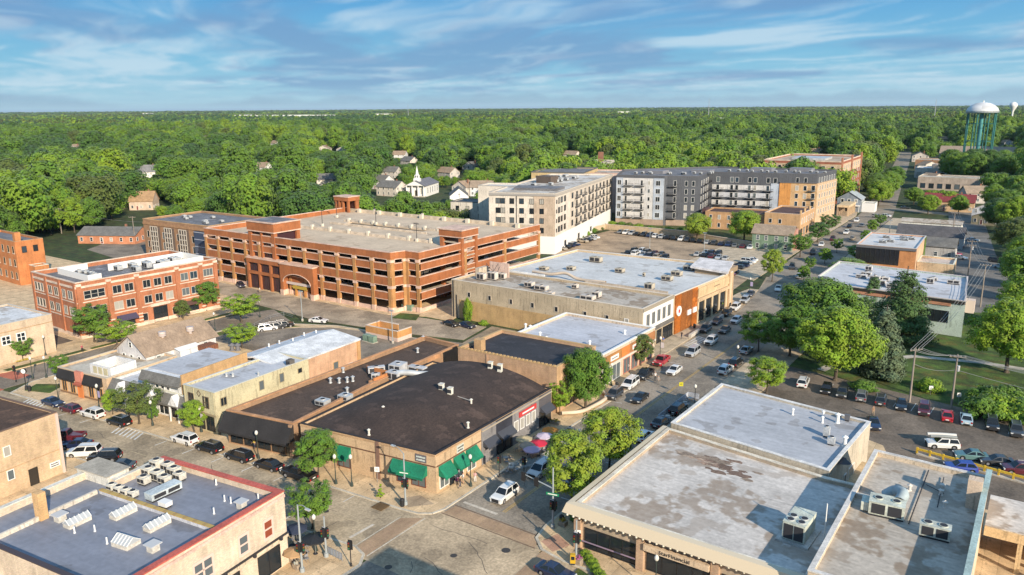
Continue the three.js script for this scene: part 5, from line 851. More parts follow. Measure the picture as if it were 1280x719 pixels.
for (let i = 0; i < 8; i++) { gb().box(-70 + i * 8.2, -69.2 + i * 8.2, 14.5, 15.9, -19.6, -18.7).build('stub_column', mat([0.62, 0.56, 0.46], 0.85), g); gb().box(-64 + i * 5.6, -63.2 + i * 5.6, 14.5, 15.7, -37.6, -36.6).build('stub_column', mat([0.62, 0.56, 0.46], 0.85), g); gb().box(-78 + i * 10, -76.8 + i * 10, 14.5, 15.9, -Dp + 0.9, -Dp + 1.9).build('stub_column', mat([0.58, 0.52, 0.42], 0.85), g); }
for (let i = 0; i < 9; i++) for (let k = 0; k < 2; k++) gb().box(-76 + i * 8.4, -75.88 + i * 8.4, 14.505, 14.512, -6 - k * 38, -1 - k * 38).build('stall_line', mat([0.6, 0.54, 0.44], 0.9), g);
}
for (const [px, py] of [[403, 283], [470, 281], [521, 302], [528, 270], [468, 264], [421, 272]]) { const [x, z] = at(px, py, 14.5); const g = thing('deck_lamp', 'slim dark lamp pole on the top deck of the parking garage', 'lamp post', x, z, 0, 'lamp poles on the garage deck', 14.5); gb().box(-0.35, 0.35, 0, 0.9, -0.35, 0.35).build('plinth', mat([0.62, 0.56, 0.46], 0.85), g); gb().cyl(0, 0.9, 0, 0.1, 0.07, 4.2, 6).build('pole', S.dark, g); gb().box(-0.9, 0.9, 5.05, 5.2, -0.18, 0.18).build('lamp_head', S.dark, g); }
// brick dwelling block at the far end of the garage
{
const g = thing('brick_loft_building', 'brown brick loft block with stacked white-framed bays beside the garage', 'building', -226.5, -153, 2 * D2R);
const w = 36, d = 24, h = 14.3; shell(g, rect(w, d), h, mat([0.30, 0.18, 0.105], 0.88, 'brick'), BM.roofGrey, { par: 0.5, cop: BM.tanB, copH: 0.25 });
const f = front(w); ledge(g, f, 0, w, 12.6, 13.4, 0.2, mat([0.34, 0.20, 0.11], 0.88, 'brick'), 'cornice');
for (const s of [7.5, 15.5, 23.5]) { gb().on(f, s - 2, s + 2, 2, 12.2, 0.003, 1.0).build('bay', mat([0.09, 0.075, 0.07], 0.3), g); for (let y = 2; y <= 12.2; y += 1.7) gb().on(f, s - 2.1, s + 2.1, y, y + 0.25, 1.0, 1.12).build('bay_band', mat([0.56, 0.50, 0.42], 0.8), g); for (const q of [-2.1, -0.7, 0.6, 1.85]) gb().on(f, s + q, s + q + 0.25, 2, 12.4, 1.0, 1.1).build('bay_mullion', mat([0.56, 0.50, 0.42], 0.8), g); }
for (const y of [1.2, 4.6, 8.2]) row(g, f, [2.6, 4.6, 11.4, 19.4, 27.6, 29.8], y, 1.2, 2.2, { frame: mat([0.6, 0.5, 0.42], 0.8), vary: true });
gb().on(f, 29, 35.6, 0.2, 12.4, 0.003, 0.6).build('glass_bay', mat([0.06, 0.08, 0.13], 0.08), g); for (let k = 0; k < 5; k++) gb().on(f, 29, 35.6, 2.4 + k * 2.4, 2.6 + k * 2.4, 0.6, 0.68).build('glass_band', mat([0.42, 0.44, 0.5], 0.5), g);
}
for (let i = 0; i < 8; i++) { const r = rng(60 + i); acUnit('grey vent box on the flat roof of the brown loft block', -231 - r() * 26, 13.8, -158 - r() * 14, 1.4, 0.9, 1.2, { group: 'boxes on the loft block roof' }); }
// ---------------------------------------------------------------- apartment blocks
function balcony(parent, f, s, y, w, m = S.black, out = 1.5) {
const b = gb().on(f, s - w / 2, s + w / 2, y - 0.15, y, 0.003, out).build('balcony', mat([0.09, 0.085, 0.085], 0.7), parent);
const r = gb().on(f, s - w / 2, s + w / 2, y + 0.95, y + 1.03, out - 0.06, out).on(f, s - w / 2, s - w / 2 + 0.06, y + 0.95, y + 1.03, 0.05, out).on(f, s + w / 2 - 0.06, s + w / 2, y + 0.95, y + 1.03, 0.05, out);
for (let i = 0; i <= Math.round(w / 0.3); i++) { const x = s - w / 2 + i * w / Math.round(w / 0.3); r.on(f, x - 0.02, x + 0.02, y, y + 0.95, out - 0.05, out - 0.01); }
r.build('railing', m, b);
}
{
const g = thing('beige_apartment_building', 'five-storey beige apartment block with tall white base behind the car park', 'building', -145, -237.2, 0);
const h = 21.8, st = mat([0.60, 0.535, 0.455], 0.88, 'wall'), br = mat([0.44, 0.36, 0.285], 0.88, 'brick');
const P = [[0, 0], [-23, 8.4], [-29.5, -12], [-41, -9], [-44, -20], [-33, -24], [-45, -70], [-20, -82]];
shell(g, P, h, st, mat([0.52, 0.49, 0.45], 0.9, 'roof'), { par: 0.4, cop: mat([0.36, 0.34, 0.31], 0.8), copH: 0.2 });
const f = seg(P[1], P[0]), r = seg(P[0], P[7]);
ledge(g, f, 0, f.len, 0, 6.4, 0.12, S.white, 'white_base'); ledge(g, r, 0, r.len, 0, 6.4, 0.12, S.white, 'white_base'); ledge(g, f, 16.6, f.len - 0.01, 6.4, 20.8, 0.1, br, 'brick_panel'); ledge(g, f, 0, f.len, 20.8, 21.6, 0.3, mat([0.30, 0.28, 0.26], 0.8), 'eave'); ledge(g, r, 0, r.len, 20.8, 21.6, 0.3, mat([0.40, 0.36, 0.31], 0.8), 'eave');
ledge(g, r, 17.8, r.len, 6.4, 20.8, 0.1, mat([0.54, 0.47, 0.39], 0.88, 'wall'), 'render_panel');
for (let k = 0; k < 4; k++) { const y = 7.6 + k * 3.45; row(g, f, [3.4, 5.2, 8.6, 12.2], y, 1.5, 1.8, { nx: 2, frame: S.bronze, fw: 0.1 }); row(g, f, [16, 19.6], y, 1.4, 1.8, { nx: 2, frame: S.bronze, out: 0.1 }); row(g, r, [4.4, 7.6, 11.6], y, 1.9, 1.9, { nx: 2, frame: S.bronze, fw: 0.12 }); row(g, r, span(21, r.len - 4, 11), y, 1.9, 2.0, { nx: 2, frame: S.bronze, out: 0.1 }); for (const s of span(26, r.len - 10, 6)) balcony(g, r, s, y - 0.2, 3.2); win(g, r, 1.6, y + 0.2, 0.01 + 0.8, 1.2, { frame: S.bronze }); }
row(g, f, [4, 9], 1, 1.6, 1.3, { frame: S.bronze }); row(g, r, [12, 30, 48], 1.4, 2.0, 1.8, { frame: S.bronze, out: 0.12 });
gb().on(f, 10.2, 10.4, 6, 21, 0.003, 0.2).build('downpipe', S.dark, g);
gb().box(-30, -23, 21.4, 24.2, -40, -34).build('lift_housing', mat([0.10, 0.075, 0.06], 0.8, 'wall'), g); gb().prism([[-22, -6], [-6, -10], [-8, -20], [-26, -15]], 21.4, 22.3).build('roof_step', BM.roofGrey, g);
const w2 = [[-40, -13], [-55, -9], [-58, -20], [-43, -24]]; shell(g, w2, 14.6, mat([0.55, 0.50, 0.43], 0.88, 'wall'), mat([0.14, 0.14, 0.14], 0.8, 'felt'), { wall: 'wing_wall', roof: 'wing_roof', par: 0.2, cop: mat([0.12, 0.12, 0.12], 0.8), copH: 0.3 }); const wf = seg(w2[1], w2[0]); for (const y of [4.4, 8.4, 11.4]) row(g, wf, [3, 7.4, 12.6], y, 1.3, 1.7, { frame: S.bronze });
}
for (let i = 0; i < 14; i++) { const r = rng(300 + i), t = 0.25 + r() * 0.7; acUnit('grey condenser on the long beige apartment roof', -145 - 12 - t * 16 - r() * 8, 21.4, -237 - 6 - t * 62, 1.6, 1.2, 1.4, { group: 'condensers on the beige apartment roof' }); }
{
const g = thing('rear_apartment_building', 'yellow-tan apartment block with dark roof behind the beige apartments', 'building', -186, -330, 17 * D2R);
shell(g, rect(26, 34), 20.5, mat([0.50, 0.37, 0.19], 0.88, 'wall'), BM.roofGrey, { par: 0.2, cop: mat([0.1, 0.1, 0.1], 0.8), copH: 0.5 }); const f = front(26), r = side(34); for (let k = 0; k < 4; k++) { row(g, f, [3.5, 9, 15, 21], 8 + k * 3.1, 2.2, 1.7, { nx: 2, frame: S.bronze }); row(g, r, [4, 10, 16, 22, 28], 8 + k * 3.1, 2.0, 1.7, { nx: 2, frame: S.bronze }); }
shell(g, rect(26, 22, 22, -16), 19.5, mat([0.55, 0.42, 0.36], 0.88, 'wall'), BM.roofTan, { wall: 'wing_wall', roof: 'wing_roof', cop: mat([0.5, 0.25, 0.18], 0.8) });
}
{
const g = thing('brick_chimney_building', 'flat-roofed block with brick chimney standing against the woods', 'building', -236, -452, 17 * D2R);
shell(g, rect(30, 18), 17, mat([0.46, 0.42, 0.38], 0.88, 'wall'), BM.roofGrey, { cop: BM.limestone }); gb().box(-8, -5, 16, 23, -6, -3).build('chimney', mat([0.25, 0.12, 0.08], 0.9, 'brick'), g); row(g, front(30), span(3, 27, 7), 11.5, 1.8, 2, { frame: S.bronze });
}
{
const g = thing('grey_apartment_building', 'six-storey grey and white apartment block with stacked black balconies', 'building', -128, -330, 0);
const L = (x, z) => [x + 128, z + 330];
const A = L(-160.8, -315.2), B = L(-140.2, -320.4), B2 = L(-139.4, -321.6), C = L(-126.5, -327), D = L(-131.5, -351.2), E = L(-101.4, -358.4), F_ = L(-86.4, -362.6), G_ = L(-84.8, -391), H_ = L(-140, -384), I_ = L(-172, -344);
const grey = mat([0.078, 0.083, 0.095], 0.8, 'wall'), wht = mat([0.50, 0.49, 0.48], 0.8, 'wall'), blue = mat([0.36, 0.40, 0.46], 0.8, 'wall'), h = 21.8;
shell(g, [A, B, B2, C, D, E, F_, G_, H_, I_], h, grey, BM.roofGrey, { par: 0.4, cop: mat([0.10, 0.10, 0.11], 0.7), copH: 0.3 });
const f1 = seg(A, B), f2 = seg(B2, C), f3 = seg(C, D), f4 = seg(D, E), f5 = seg(E, F_), f6 = seg(F_, G_);
ledge(g, f1, 0.0, f1.len - 0.05, 2.8, 20.8, 0.12, wht, 'white_cladding'); ledge(g, f1, 0, f1.len, 0, 2.78, 0.2, mat([0.32, 0.25, 0.20], 0.88, 'brick'), 'brick_base'); ledge(g, f1, 16.6, f1.len - 0.06, 2.8, 20.9, 0.3, blue, 'blue_cladding'); ledge(g, f1, 0, 3, 2.8, 20.9, 0.3, blue, 'blue_cladding');
ledge(g, f2, 0, f2.len, 0, 2.78, 0.2, mat([0.32, 0.25, 0.20], 0.88, 'brick'), 'brick_base');
for (let k = 0; k < 5; k++) {
const y = 3.6 + k * 3.5;
row(g, f1, [4.4, 11.4], y, 0.9, 2.3, { frame: S.white, out: 0.12, vary: false }); row(g, f1, [14.6], y + 0.4, 0.9, 1.6, { frame: S.white, out: 0.12 }); win(g, f1, 18.6, y + 0.2, 1.8, 2.0, { nx: 2, out: 0.3 }); win(g, f1, 1.4, y + 0.2, 1.5, 2.0, { nx: 2, out: 0.3 });
balcony(g, f1, 5.6, y - 0.1, 4.2); balcony(g, f1, 10.6, y - 0.1, 4.2);
win(g, f2, 3.4, y, 1.1, 2.3, { frame: S.white, vary: false }); row(g, f2, [8.2, 11.2], y + 0.1, 1.1, 2.1, { frame: S.white, glass: k < 2 ? S.blind : S.glass }); balcony(g, f2, 2.4, y - 0.1, 3.6);
for (const s of [4, 10, 16, 21]) { win(g, f3, s, y, 1.3, 2.2, { frame: S.white }); if (s !== 10) balcony(g, f3, s, y - 0.1, 3.6); }
if (k < 4) {
ledge(g, f4, 1.5, f4.len, y + 0.1, y + 2.3, 0.06, k % 2 ? wht : mat([0.44, 0.45, 0.48], 0.8, 'wall'), 'cladding');
row(g, f4, [4, 10.2, 12.4, 18, 20.4, 26, 29], y, 1.2, 2.2, { frame: S.white, out: 0.06 }); for (const s of [4.6, 11.2, 18.8, 26.4]) balcony(g, f4, s, y - 0.1, 4.0);
} else row(g, f4, [4, 10.2, 12.4, 18, 20.4, 26, 29], y, 1.4, 2.2, { frame: S.white });
}
ledge(g, f4, 29.6 - 2.4, f4.len - 0.02, 3, 17.4, 0.3, blue, 'blue_cladding');
ledge(g, f5, 0.02, f5.len + 0.3, 0, 17.8, 0.5, mat([0.45, 0.305, 0.165], 0.88, 'brick'), 'tan_cladding'); ledge(g, f5, 0.0, 4.8, 0.1, 17.7, 0.62, mat([0.48, 0.22, 0.06], 0.85, 'wall'), 'orange_cladding'); ledge(g, f6, -0.4, f6.len, 0, 17.9, 0.5, mat([0.50, 0.37, 0.25], 0.88, 'brick'), 'tan_cladding');
for (let k = 0; k < 5; k++) { const y = 4.2 + k * 3.5, o = k < 4 ? 0.5 : 0; row(g, f5, [7.4, 10.8], y, 1.2, 2.0, { frame: S.white, out: o }); if (k < 4) { win(g, f5, 14.2, y, 1.4, 2.2, { out: o }); balcony(g, f5, 13.6, y - 0.1, 3.0, S.black, 1.9); } row(g, f6, span(3, f6.len - 3, 7), y, 1.2, 2.0, { frame: S.white, out: o, glass: S.glassPale }); }
ledge(g, f5, 0, f5.len, 17.9, 18.2, 0.8, mat([0.12, 0.11, 0.11], 0.7), 'ledge'); for (const [x, z, w, d] of [[-30, 2, 10, 7], [-12, -12, 9, 6], [8, -36, 10, 6], [24, -44, 10, 6]]) gb().box(x, x + w, 21.4, 22.8, z - d - 8, z - 8).build('roof_housing', mat([0.20, 0.20, 0.22], 0.8, 'wall'), g);
}
for (let i = 0; i < 26; i++) { const r = rng(400 + i), t = i / 25; const x = t < 0.5 ? -160 + t * 2 * 32 + r() * 3 : -128 + (t - 0.5) * 2 * 42, z = t < 0.5 ? -325 - t * 2 * 18 - r() * 8 : -358 - (t - 0.5) * 2 * 12 - r() * 8; acUnit('small condenser along the grey apartment roof', x, 21.4, z, 1.3, 1.1, 1.2, { group: 'condensers on the grey apartment roof' }); }
// ---------------------------------------------------------------- small buildings before the apartments
{
const g = thing('brown_brick_walkup', 'two-storey brown brick walk-up with flat roof behind the car park tree', 'building', -96, -326, 8 * D2R);
shell(g, rect(26, 16), 7.6, mat([0.42, 0.26, 0.14], 0.88, 'brick'), mat([0.09, 0.05, 0.045], 0.9, 'felt'), { cop: BM.tanB }); const f = front(26); for (const y of [1.2, 4.6]) row(g, f, [2.4, 6, 10, 15, 20], y, 1.0, 1.7, { frame: S.white });
gb().box(-27.6, -26.02, 0, 8.6, -8, -1).build('end_pier', mat([0.08, 0.04, 0.04], 0.8, 'brick'), g);
}
{
const g = thing('stepped_gable_brick_building', 'tan brick street block with stepped parapet and arched windows', 'building', -81.4, -319.5, 2 * D2R);
shell(g, rect(14, 26), 9.4, mat([0.48, 0.31, 0.17], 0.88, 'brick'), mat([0.10, 0.055, 0.05], 0.9, 'felt'), { cop: BM.limestone, t: 0.4 }); const f = front(14), r = side(26);
for (const s of [1, 8, 17, 25]) gb().on(r, s - 0.7, s + 0.7, 9.4, 11.0, -0.4, 0.1).build('parapet_pier', mat([0.5, 0.34, 0.18], 0.88, 'brick'), g); row(g, r, span(3, 23, 6), 5.2, 1.2, 2.2, { frame: S.white, head: BM.limestone }); row(g, r, span(3, 23, 5), 0.5, 2.6, 2.8, { nx: 2, frame: S.bronze }); win(g, f, 2.4, 5.4, 1.1, 1.6); win(g, f, 6.2, 5.4, 1.1, 1.6);
}
{
const g = thing('green_gabled_building', 'green clapboard building with brown gable roof at the car park corner', 'building', -75.6, -287.2, 5 * D2R);
gableWalls(g, -14, 0, -10, 0, 6.2, 2.6, mat([0.15, 0.22, 0.15], 0.8, 'wall'), 'x'); gable(g, -14, 0, -10, 0, 6.2, 2.6, BM.shTan, 'x', 0.5); row(g, front(14), [2, 5, 8.6, 12], 3.6, 1.0, 1.7, { ny: 2, glass: S.glassPale }); row(g, front(14), [2, 5, 8.6, 12], 0.7, 1.0, 1.6, { ny: 2 }); gb().box(-0.6, 0.9, 0, 7.6, -7, -3).build('end_wing', mat([0.50, 0.26, 0.20], 0.85, 'wall'), g);
}
{
const g = thing('brick_midrise', 'five-storey red brick mid-rise with corner turrets beyond the grey apartments', 'building', -94, -442, 2 * D2R);
const w = 40, d = 62, h = 22; shell(g, rect(w, d), h, mat([0.30, 0.11, 0.065], 0.88, 'brick'), mat([0.42, 0.33, 0.24], 0.9, 'roof'), { cop: BM.limestone, copH: 0.6 }); const f = front(w), r = side(d); ledge(g, f, 0, w, 16, 20.8, 0.2, mat([0.55, 0.40, 0.26], 0.88, 'wall'), 'upper_band'); ledge(g, r, 0, d, 16, 20.8, 0.2, mat([0.55, 0.40, 0.26], 0.88, 'wall'), 'upper_band'); for (let k = 0; k < 5; k++) { row(g, f, span(4, 36, 8), 2.4 + k * 3.8, 1.5, 2.2, { frame: S.white, out: k > 3 ? 0.2 : 0 }); row(g, r, span(4, d - 4, 10), 2.4 + k * 3.8, 1.5, 2.2, { frame: S.white, out: k > 3 ? 0.2 : 0 }); } for (const s of [1.5, 30, 60.5]) gb().on(r, s - 1.4, s + 1.4, 0, 24.4, 0.003, 0.7).build('turret', mat([0.34, 0.15, 0.09], 0.88, 'brick'), g); gb().box(-30, -12, 21.5, 22.6, -40, -20).build('roof_plant_deck', S.galv, g);
}
{
const g = thing('gabled_cafe', 'small slate-blue gabled building with white trim and string-lit porch', 'building', -77.2, -414, 3 * D2R);
gableWalls(g, -11, 0, -12, 0, 6.4, 3.4, mat([0.20, 0.23, 0.27], 0.8, 'wall')); gable(g, -11, 0, -12, 0, 6.4, 3.4, mat([0.36, 0.40, 0.42], 0.8, 'shingle')); const f = front(11), r = side(12); row(g, f, [2.4, 5.5, 8.6], 4.6, 1.2, 1.5, { fw: 0.22 }); row(g, r, [3, 6, 9], 3.8, 1.1, 1.6); gb().on(f, 0.2, 10.8, 3.0, 3.4, 0.01, 2.4).build('porch_roof', S.white, g); for (const s of [0.4, 3.8, 7.2, 10.6]) gb().on(f, s - 0.12, s + 0.12, 0, 3, 2.1, 2.3).build('porch_post', S.white, g); win(g, f, 5.5, 0.4, 6, 2.2, { nx: 4, glass: S.glassWarm }); shell(g, rect(6, 8, 6.2, -2), 4.4, S.white, BM.roofGrey, { wall: 'annex_wall', roof: 'annex_roof' });
}
{ // low storefront arcade along the street before the cafe
const g = thing('street_arcade', 'low cream arcade with flat roof running beside the tan apartment end', 'building', -78.6, -394.5, 2 * D2R);
gb().box(-5.4, 0, 4.2, 5.2, -18, 0).build('roof_slab', mat([0.56, 0.42, 0.26], 0.85, 'wall'), g); for (let i = 0; i < 5; i++) gb().box(-0.7, 0, 0, 4.2, -0.8 - i * 4.2, -0.1 - i * 4.2).build('pillar', mat([0.52, 0.38, 0.24], 0.85, 'wall'), g); gb().box(-5.4, -4.9, 0, 4.2, -18, 0).build('rear_wall', mat([0.3, 0.22, 0.15], 0.88, 'wall'), g);
}
// ---------------------------------------------------------------- east side further up
{
const g = thing('dark_glass_building', 'white-roofed building with dark glazed front and orange brick corner', 'building', -32, -262.5, 2 * D2R);
const w = 17, d = 28, h = 9; shell(g, rect(w, d), h, mat([0.48, 0.22, 0.09], 0.88, 'brick'), BM.roofWhite, { par: 0.3, cop: mat([0.55, 0.54, 0.52], 0.8) }); const f = front(w), r = side(d); ledge(g, f, 0, 12.4, 3.4, 8.2, 0.12, mat([0.02, 0.02, 0.024], 0.12), 'glazed_band'); ledge(g, f, 0, w, 8.2, 8.9, 0.3, mat([0.12, 0.12, 0.13], 0.7), 'eave'); for (let i = 1; i < 9; i++) gb().on(f, i * 1.4, i * 1.4 + 0.08, 3.4, 8.2, 0.12, 0.2).build('mullion', S.bronze, g); row(g, f, [5, 8, 11], 0.6, 2.4, 2.0, { frame: S.bronze, vary: false }); ledge(g, r, 0, 22, 0.1, 8.8, 0.08, mat([0.58, 0.38, 0.24], 0.88, 'wall'), 'side_render'); ledge(g, r, 22.1, 28, 0.1, 8.9, 0.16, mat([0.20, 0.26, 0.06], 0.95, 'grass'), 'ivy');
shell(g, rect(10, 12, 10.2, -3), 4.6, mat([0.52, 0.38, 0.24], 0.88, 'wall'), mat([0.50, 0.42, 0.36], 0.9, 'roof'), { wall: 'annex_wall', roof: 'annex_roof' });
}
for (let i = 0; i < 9; i++) { const r = rng(500 + i); acUnit('white roof box on the dark-glazed building', -36 - r() * 8, 8.7, -268 - r() * 16, 2.2, 0.8, 1.0, { group: 'boxes on the dark-glazed building', m: S.galv }); }
{
const g = thing('long_white_roofed_building', 'long pale blue-green block with white patched roof behind the pine', 'building', -13.2, -199, 0);
const P = [[0, 0], [-24.8, -2], [-34.5, -10], [-34.5, -34], [-2.2, -30]], h = 8.4; shell(g, P, h, mat([0.42, 0.50, 0.44], 0.85, 'wall'), mat([0.52, 0.52, 0.54], 0.8, 'membrane'), { par: 0.35, cop: mat([0.6, 0.52, 0.48], 0.8), copH: 0.15 }); const f = seg(P[1], P[0]), r = seg(P[0], P[4]); win(g, f, 18.8, 3.0, 5.8, 2.6, { nx: 4, frame: S.black, vary: false }); win(g, f, 11, 3.2, 2.4, 2.2, { nx: 2, frame: S.black }); ledge(g, f, 0, 22, 6.9, 7.7, 0.2, mat([0.5, 0.24, 0.14], 0.8), 'fascia'); ledge(g, f, 0, f.len, 7.7, 8.3, 0.3, S.bronze, 'fascia'); row(g, r, [4, 10, 16, 22], 3.2, 2.0, 2.0, { frame: S.black });
gb().box(-0.4, 1.6, 5.2, 8.2, -5, -3).build('side_box', mat([0.62, 0.5, 0.42], 0.8), g);
}
for (let i = 0; i < 11; i++) { const r = rng(520 + i), x = -15.5 - r() * 26, z = -206 - r() * 20; acUnit('pale ducted unit on the long white patched roof', x, 8.05, z, 1.6 + r() * 1.4, 0.8 + r() * 0.8, 1.3, { group: 'units on the long white patched roof', m: mat([0.52, 0.50, 0.48], 0.65, 'mottle') }); }
// shops and houses further up the street
{
const rows = [
['long_grey_gabled_shop', 'long grey shingled shop directly behind the dark-glazed building', -37, -304, 24, 9, 4.6, 2.4, [0.36, 0.35, 0.34], BM.shGrey, 'x'],
['gabled_shop', 'dark hip-roofed shop with a pale front gable beyond the dark-glazed building', -36, -330, 22, 11, 4.4, 3.0, [0.40, 0.39, 0.38], mat([0.10, 0.095, 0.10], 0.95, 'shingle'), 'x'],
['low_white_store', 'low white flat store beside the junction with the side road', -40, -366, 22, 9, 4.2, 0.9, [0.62, 0.60, 0.56], BM.roofTan, 'x'],
];
for (const [n, label, x, z, w, d, hw, rise, c, rm, al] of rows) house(label, x, z, 0.03, w, d, hw, rise, mat(c, 0.85, 'wall'), rm, { along: al, chimney: false, name: n });
house('tan brick house with a dark red metal roof at the side road', -42, -446, 0.04, 22, 14, 5.0, 3.2, mat([0.50, 0.36, 0.22], 0.88, 'brick'), BM.shRed, { along: 'x', name: 'red_roofed_house' });
house('brown cottage with a pale gable facing the lane of parked cars', -21, -402, -0.3, 12, 11, 3.6, 2.4, mat([0.44, 0.36, 0.22], 0.85, 'wall'), BM.shGrey, { along: 'z', chimney: false });
{ const g = thing('flat_grey_shop', 'grey flat-roofed brick shop beyond the red-roofed house', 'building', -36, -545, 0); shell(g, rect(34, 20), 8, mat([0.40, 0.34, 0.29], 0.88, 'brick'), BM.roofTan, {}); row(g, front(34), span(3, 31, 7), 1.2, 2.6, 2.8, { frame: S.bronze }); row(g, side(20), span(3, 17, 4), 1.2, 2.6, 2.8, { frame: S.bronze }); }
{ const g = thing('flat_white_shop', 'white stepped flat-roofed shop row further up the street', 'building', -44, -632, 0); shell(g, rect(40, 22), 7, mat([0.56, 0.50, 0.44], 0.85, 'wall'), BM.roofWhite, {}); row(g, front(40), span(3, 37, 8), 1.2, 2.6, 2.8, { frame: S.bronze }); gb().box(-30, -18, 6.5, 9.5, -16, -6).build('roof_housing', BM.limestone, g); }
{ const g = thing('brown_flat_shop', 'brown brick shop row with pale parapet near the water tower', 'building', -60, -720, 0); shell(g, rect(36, 24), 7.5, mat([0.34, 0.20, 0.12], 0.88, 'brick'), BM.roofTan, {}); row(g, front(36), span(3, 33, 7), 1.2, 2.6, 2.8, { frame: S.bronze }); }
house('wide low school hall with brown hipped roof far up the street', -64, -875, 0.05, 62, 34, 6, 6, mat([0.42, 0.34, 0.27], 0.88, 'brick'), BM.shTan, { along: 'x', chimney: false, name: 'school_hall' });
}
// ---------------------------------------------------------------- church and houses among the trees
{
const g = thing('white_church', 'white columned church with slender steeple among the trees', 'church', -312, -352, 22 * D2R); g.scale.setScalar(0.82);
gableWalls(g, -7.5, 7.5, -30, 0, 8.2, 3.6, S.white); gable(g, -7.5, 7.5, -30, 2.6, 8.2, 3.6, mat([0.16, 0.16, 0.18], 0.9, 'shingle'), 'z', 0.6);
for (const x of [-6.6, -2.3, 2.3, 6.6]) gb().cyl(x, 0.6, 2.2, 0.45, 0.38, 7.4, 12).build('column', S.white, g); gb().box(-7.6, 7.6, 0, 0.6, 0.01, 3).build('steps', S.concrete, g); const q = gb(); q.tri([-7.4, 8.2, 2.9], [7.4, 8.2, 2.9], [0, 11.6, 2.9]); q.build('pediment', S.white, g); win(g, front(15, 0, 7.5), 7.5, 0.6, 2, 4, { name: 'door', frame: S.white, glass: S.glassWarm }); row(g, front(15, 0, 7.5), [3.4, 11.6], 2, 1.4, 4, { ny: 3 }); row(g, side(30, 7.5, 0), span(4, 26, 5), 2.2, 1.5, 4, { ny: 3 });
const st = gb().box(-2.2, 2.2, 9.6, 13, -5.4, -1).build('steeple', S.white, g); gb().box(-1.5, 1.5, 13, 15.5, -4.7, -1.7).build('belfry', S.white, st); gb().cyl(0, 15.5, -3.2, 1.3, 0.06, 6.5, 8).build('spire', mat([0.66, 0.66, 0.66], 0.6), st); for (const x of [-0.7, 0.7]) gb().box(x - 0.4, x + 0.4, 13.5, 15.1, -1.7, -1.66).build('louvre', S.glassPale, st);
}
{
const g = thing('chapel', 'small white gabled chapel wall with dark cross near the beige apartments', 'chapel', -262, -330, 40 * D2R);
gableWalls(g, -5, 5, -16, 0, 5.5, 4, S.white); gable(g, -5, 5, -16, 0, 5.5, 4, BM.shGrey, 'z', 0.3); gb().box(-0.1, 0.1, 4.6, 7.4, 0.01, 0.1).box(-0.7, 0.7, 6.2, 6.4, 0.01, 0.09).build('cross', S.dark, g); row(g, side(16, 5, 0), [4, 8, 12], 1.4, 1.0, 2.2);
}
house('long brick ranch house with grey roof and white gable trim', -309, -166, 0.5, 24, 11, 3.6, 2.6, mat([0.46, 0.20, 0.11], 0.88, 'brick'), BM.shGrey, { along: 'x', name: 'ranch_house' });
house('brick cottage with a steep tan roof deep in the trees', -398, -232, 0.7, 12, 10, 5, 4.6, mat([0.52, 0.42, 0.34], 0.85, 'brick'), mat([0.38, 0.24, 0.13], 0.95, 'shingle'), { along: 'x', name: 'steep_roofed_cottage' });
house('large white house with twin grey gables in the deep woods', -566, -335, 0.6, 22, 12, 6.4, 4.6, S.white, mat([0.24, 0.235, 0.24], 0.95, 'shingle'), { along: 'x', name: 'white_gabled_house' });
{
const spots = [[345, 175, 'pale grey house half hidden by crowns'], [405, 182, 'white house with two chimneys among the tall crowns'], [430, 183, 'cream house beside the two-chimney house'], [500, 190, 'white frame house above the church roof'], [512, 198, 'grey frame house above the church roof'], [488, 212, 'tan house behind the church trees'], [478, 224, 'white house directly left of the church'.replace('left of', 'beside')], [490, 232, 'grey-roofed parish house beside the church'], [560, 213, 'dark-roofed house behind the beige apartments'], [603, 232, 'white house with grey roof near the chapel'], [580, 232, 'cream house near the chapel trees'], [1020, 187, 'brown-roofed house above the red brick mid-rise'], [1205, 197, 'white-walled house by the water tower trees'], [1250, 208, 'grey bungalow at the east edge of the woods'], [1180, 170, 'tan house far beyond the water tower'], [590, 205, 'steep brown house behind the rear apartments'], [715, 190, 'grey house behind the rear apartments'], [1165, 222, 'pale bungalow behind the grey flat-roofed shop'], [1195, 214, 'tan gabled house behind the white shop row'], [1186, 190, 'brown gabled house beside the brown shop row'], [1218, 240, 'grey cottage east of the red-roofed house'], [1240, 262, 'white cottage east of the red-roofed house'], [1160, 205, 'small tan shop at the far street side'], [1150, 192, 'small white shop at the far street side'], [1258, 175, 'white cottage in the far eastern trees'], [95, 180, 'white speck of a house far out in the woods'], [257, 168, 'white house far out beyond the garage'], [330, 206, 'small white garage in the woods behind the loft block'], [408, 222, 'small cream garage in the woods behind the pavilion']];
spots.forEach(([px, py, label], i) => { const r = rng(700 + i), [x, z] = at(px, py + 6, 3), cs = [[0.66, 0.64, 0.6], [0.55, 0.5, 0.44], [0.46, 0.42, 0.38]]; house(label, x, z, r() * 1.2 - 0.2, 11 + r() * 5, 9 + r() * 2, 5.6, 3.4, mat(cs[i % 3], 0.8, 'wall'), [BM.shGrey, BM.shTan, BM.shBrown][Math.floor(r() * 3)], { along: r() < 0.5 ? 'x' : 'z', group: 'houses among the trees' }); });
}
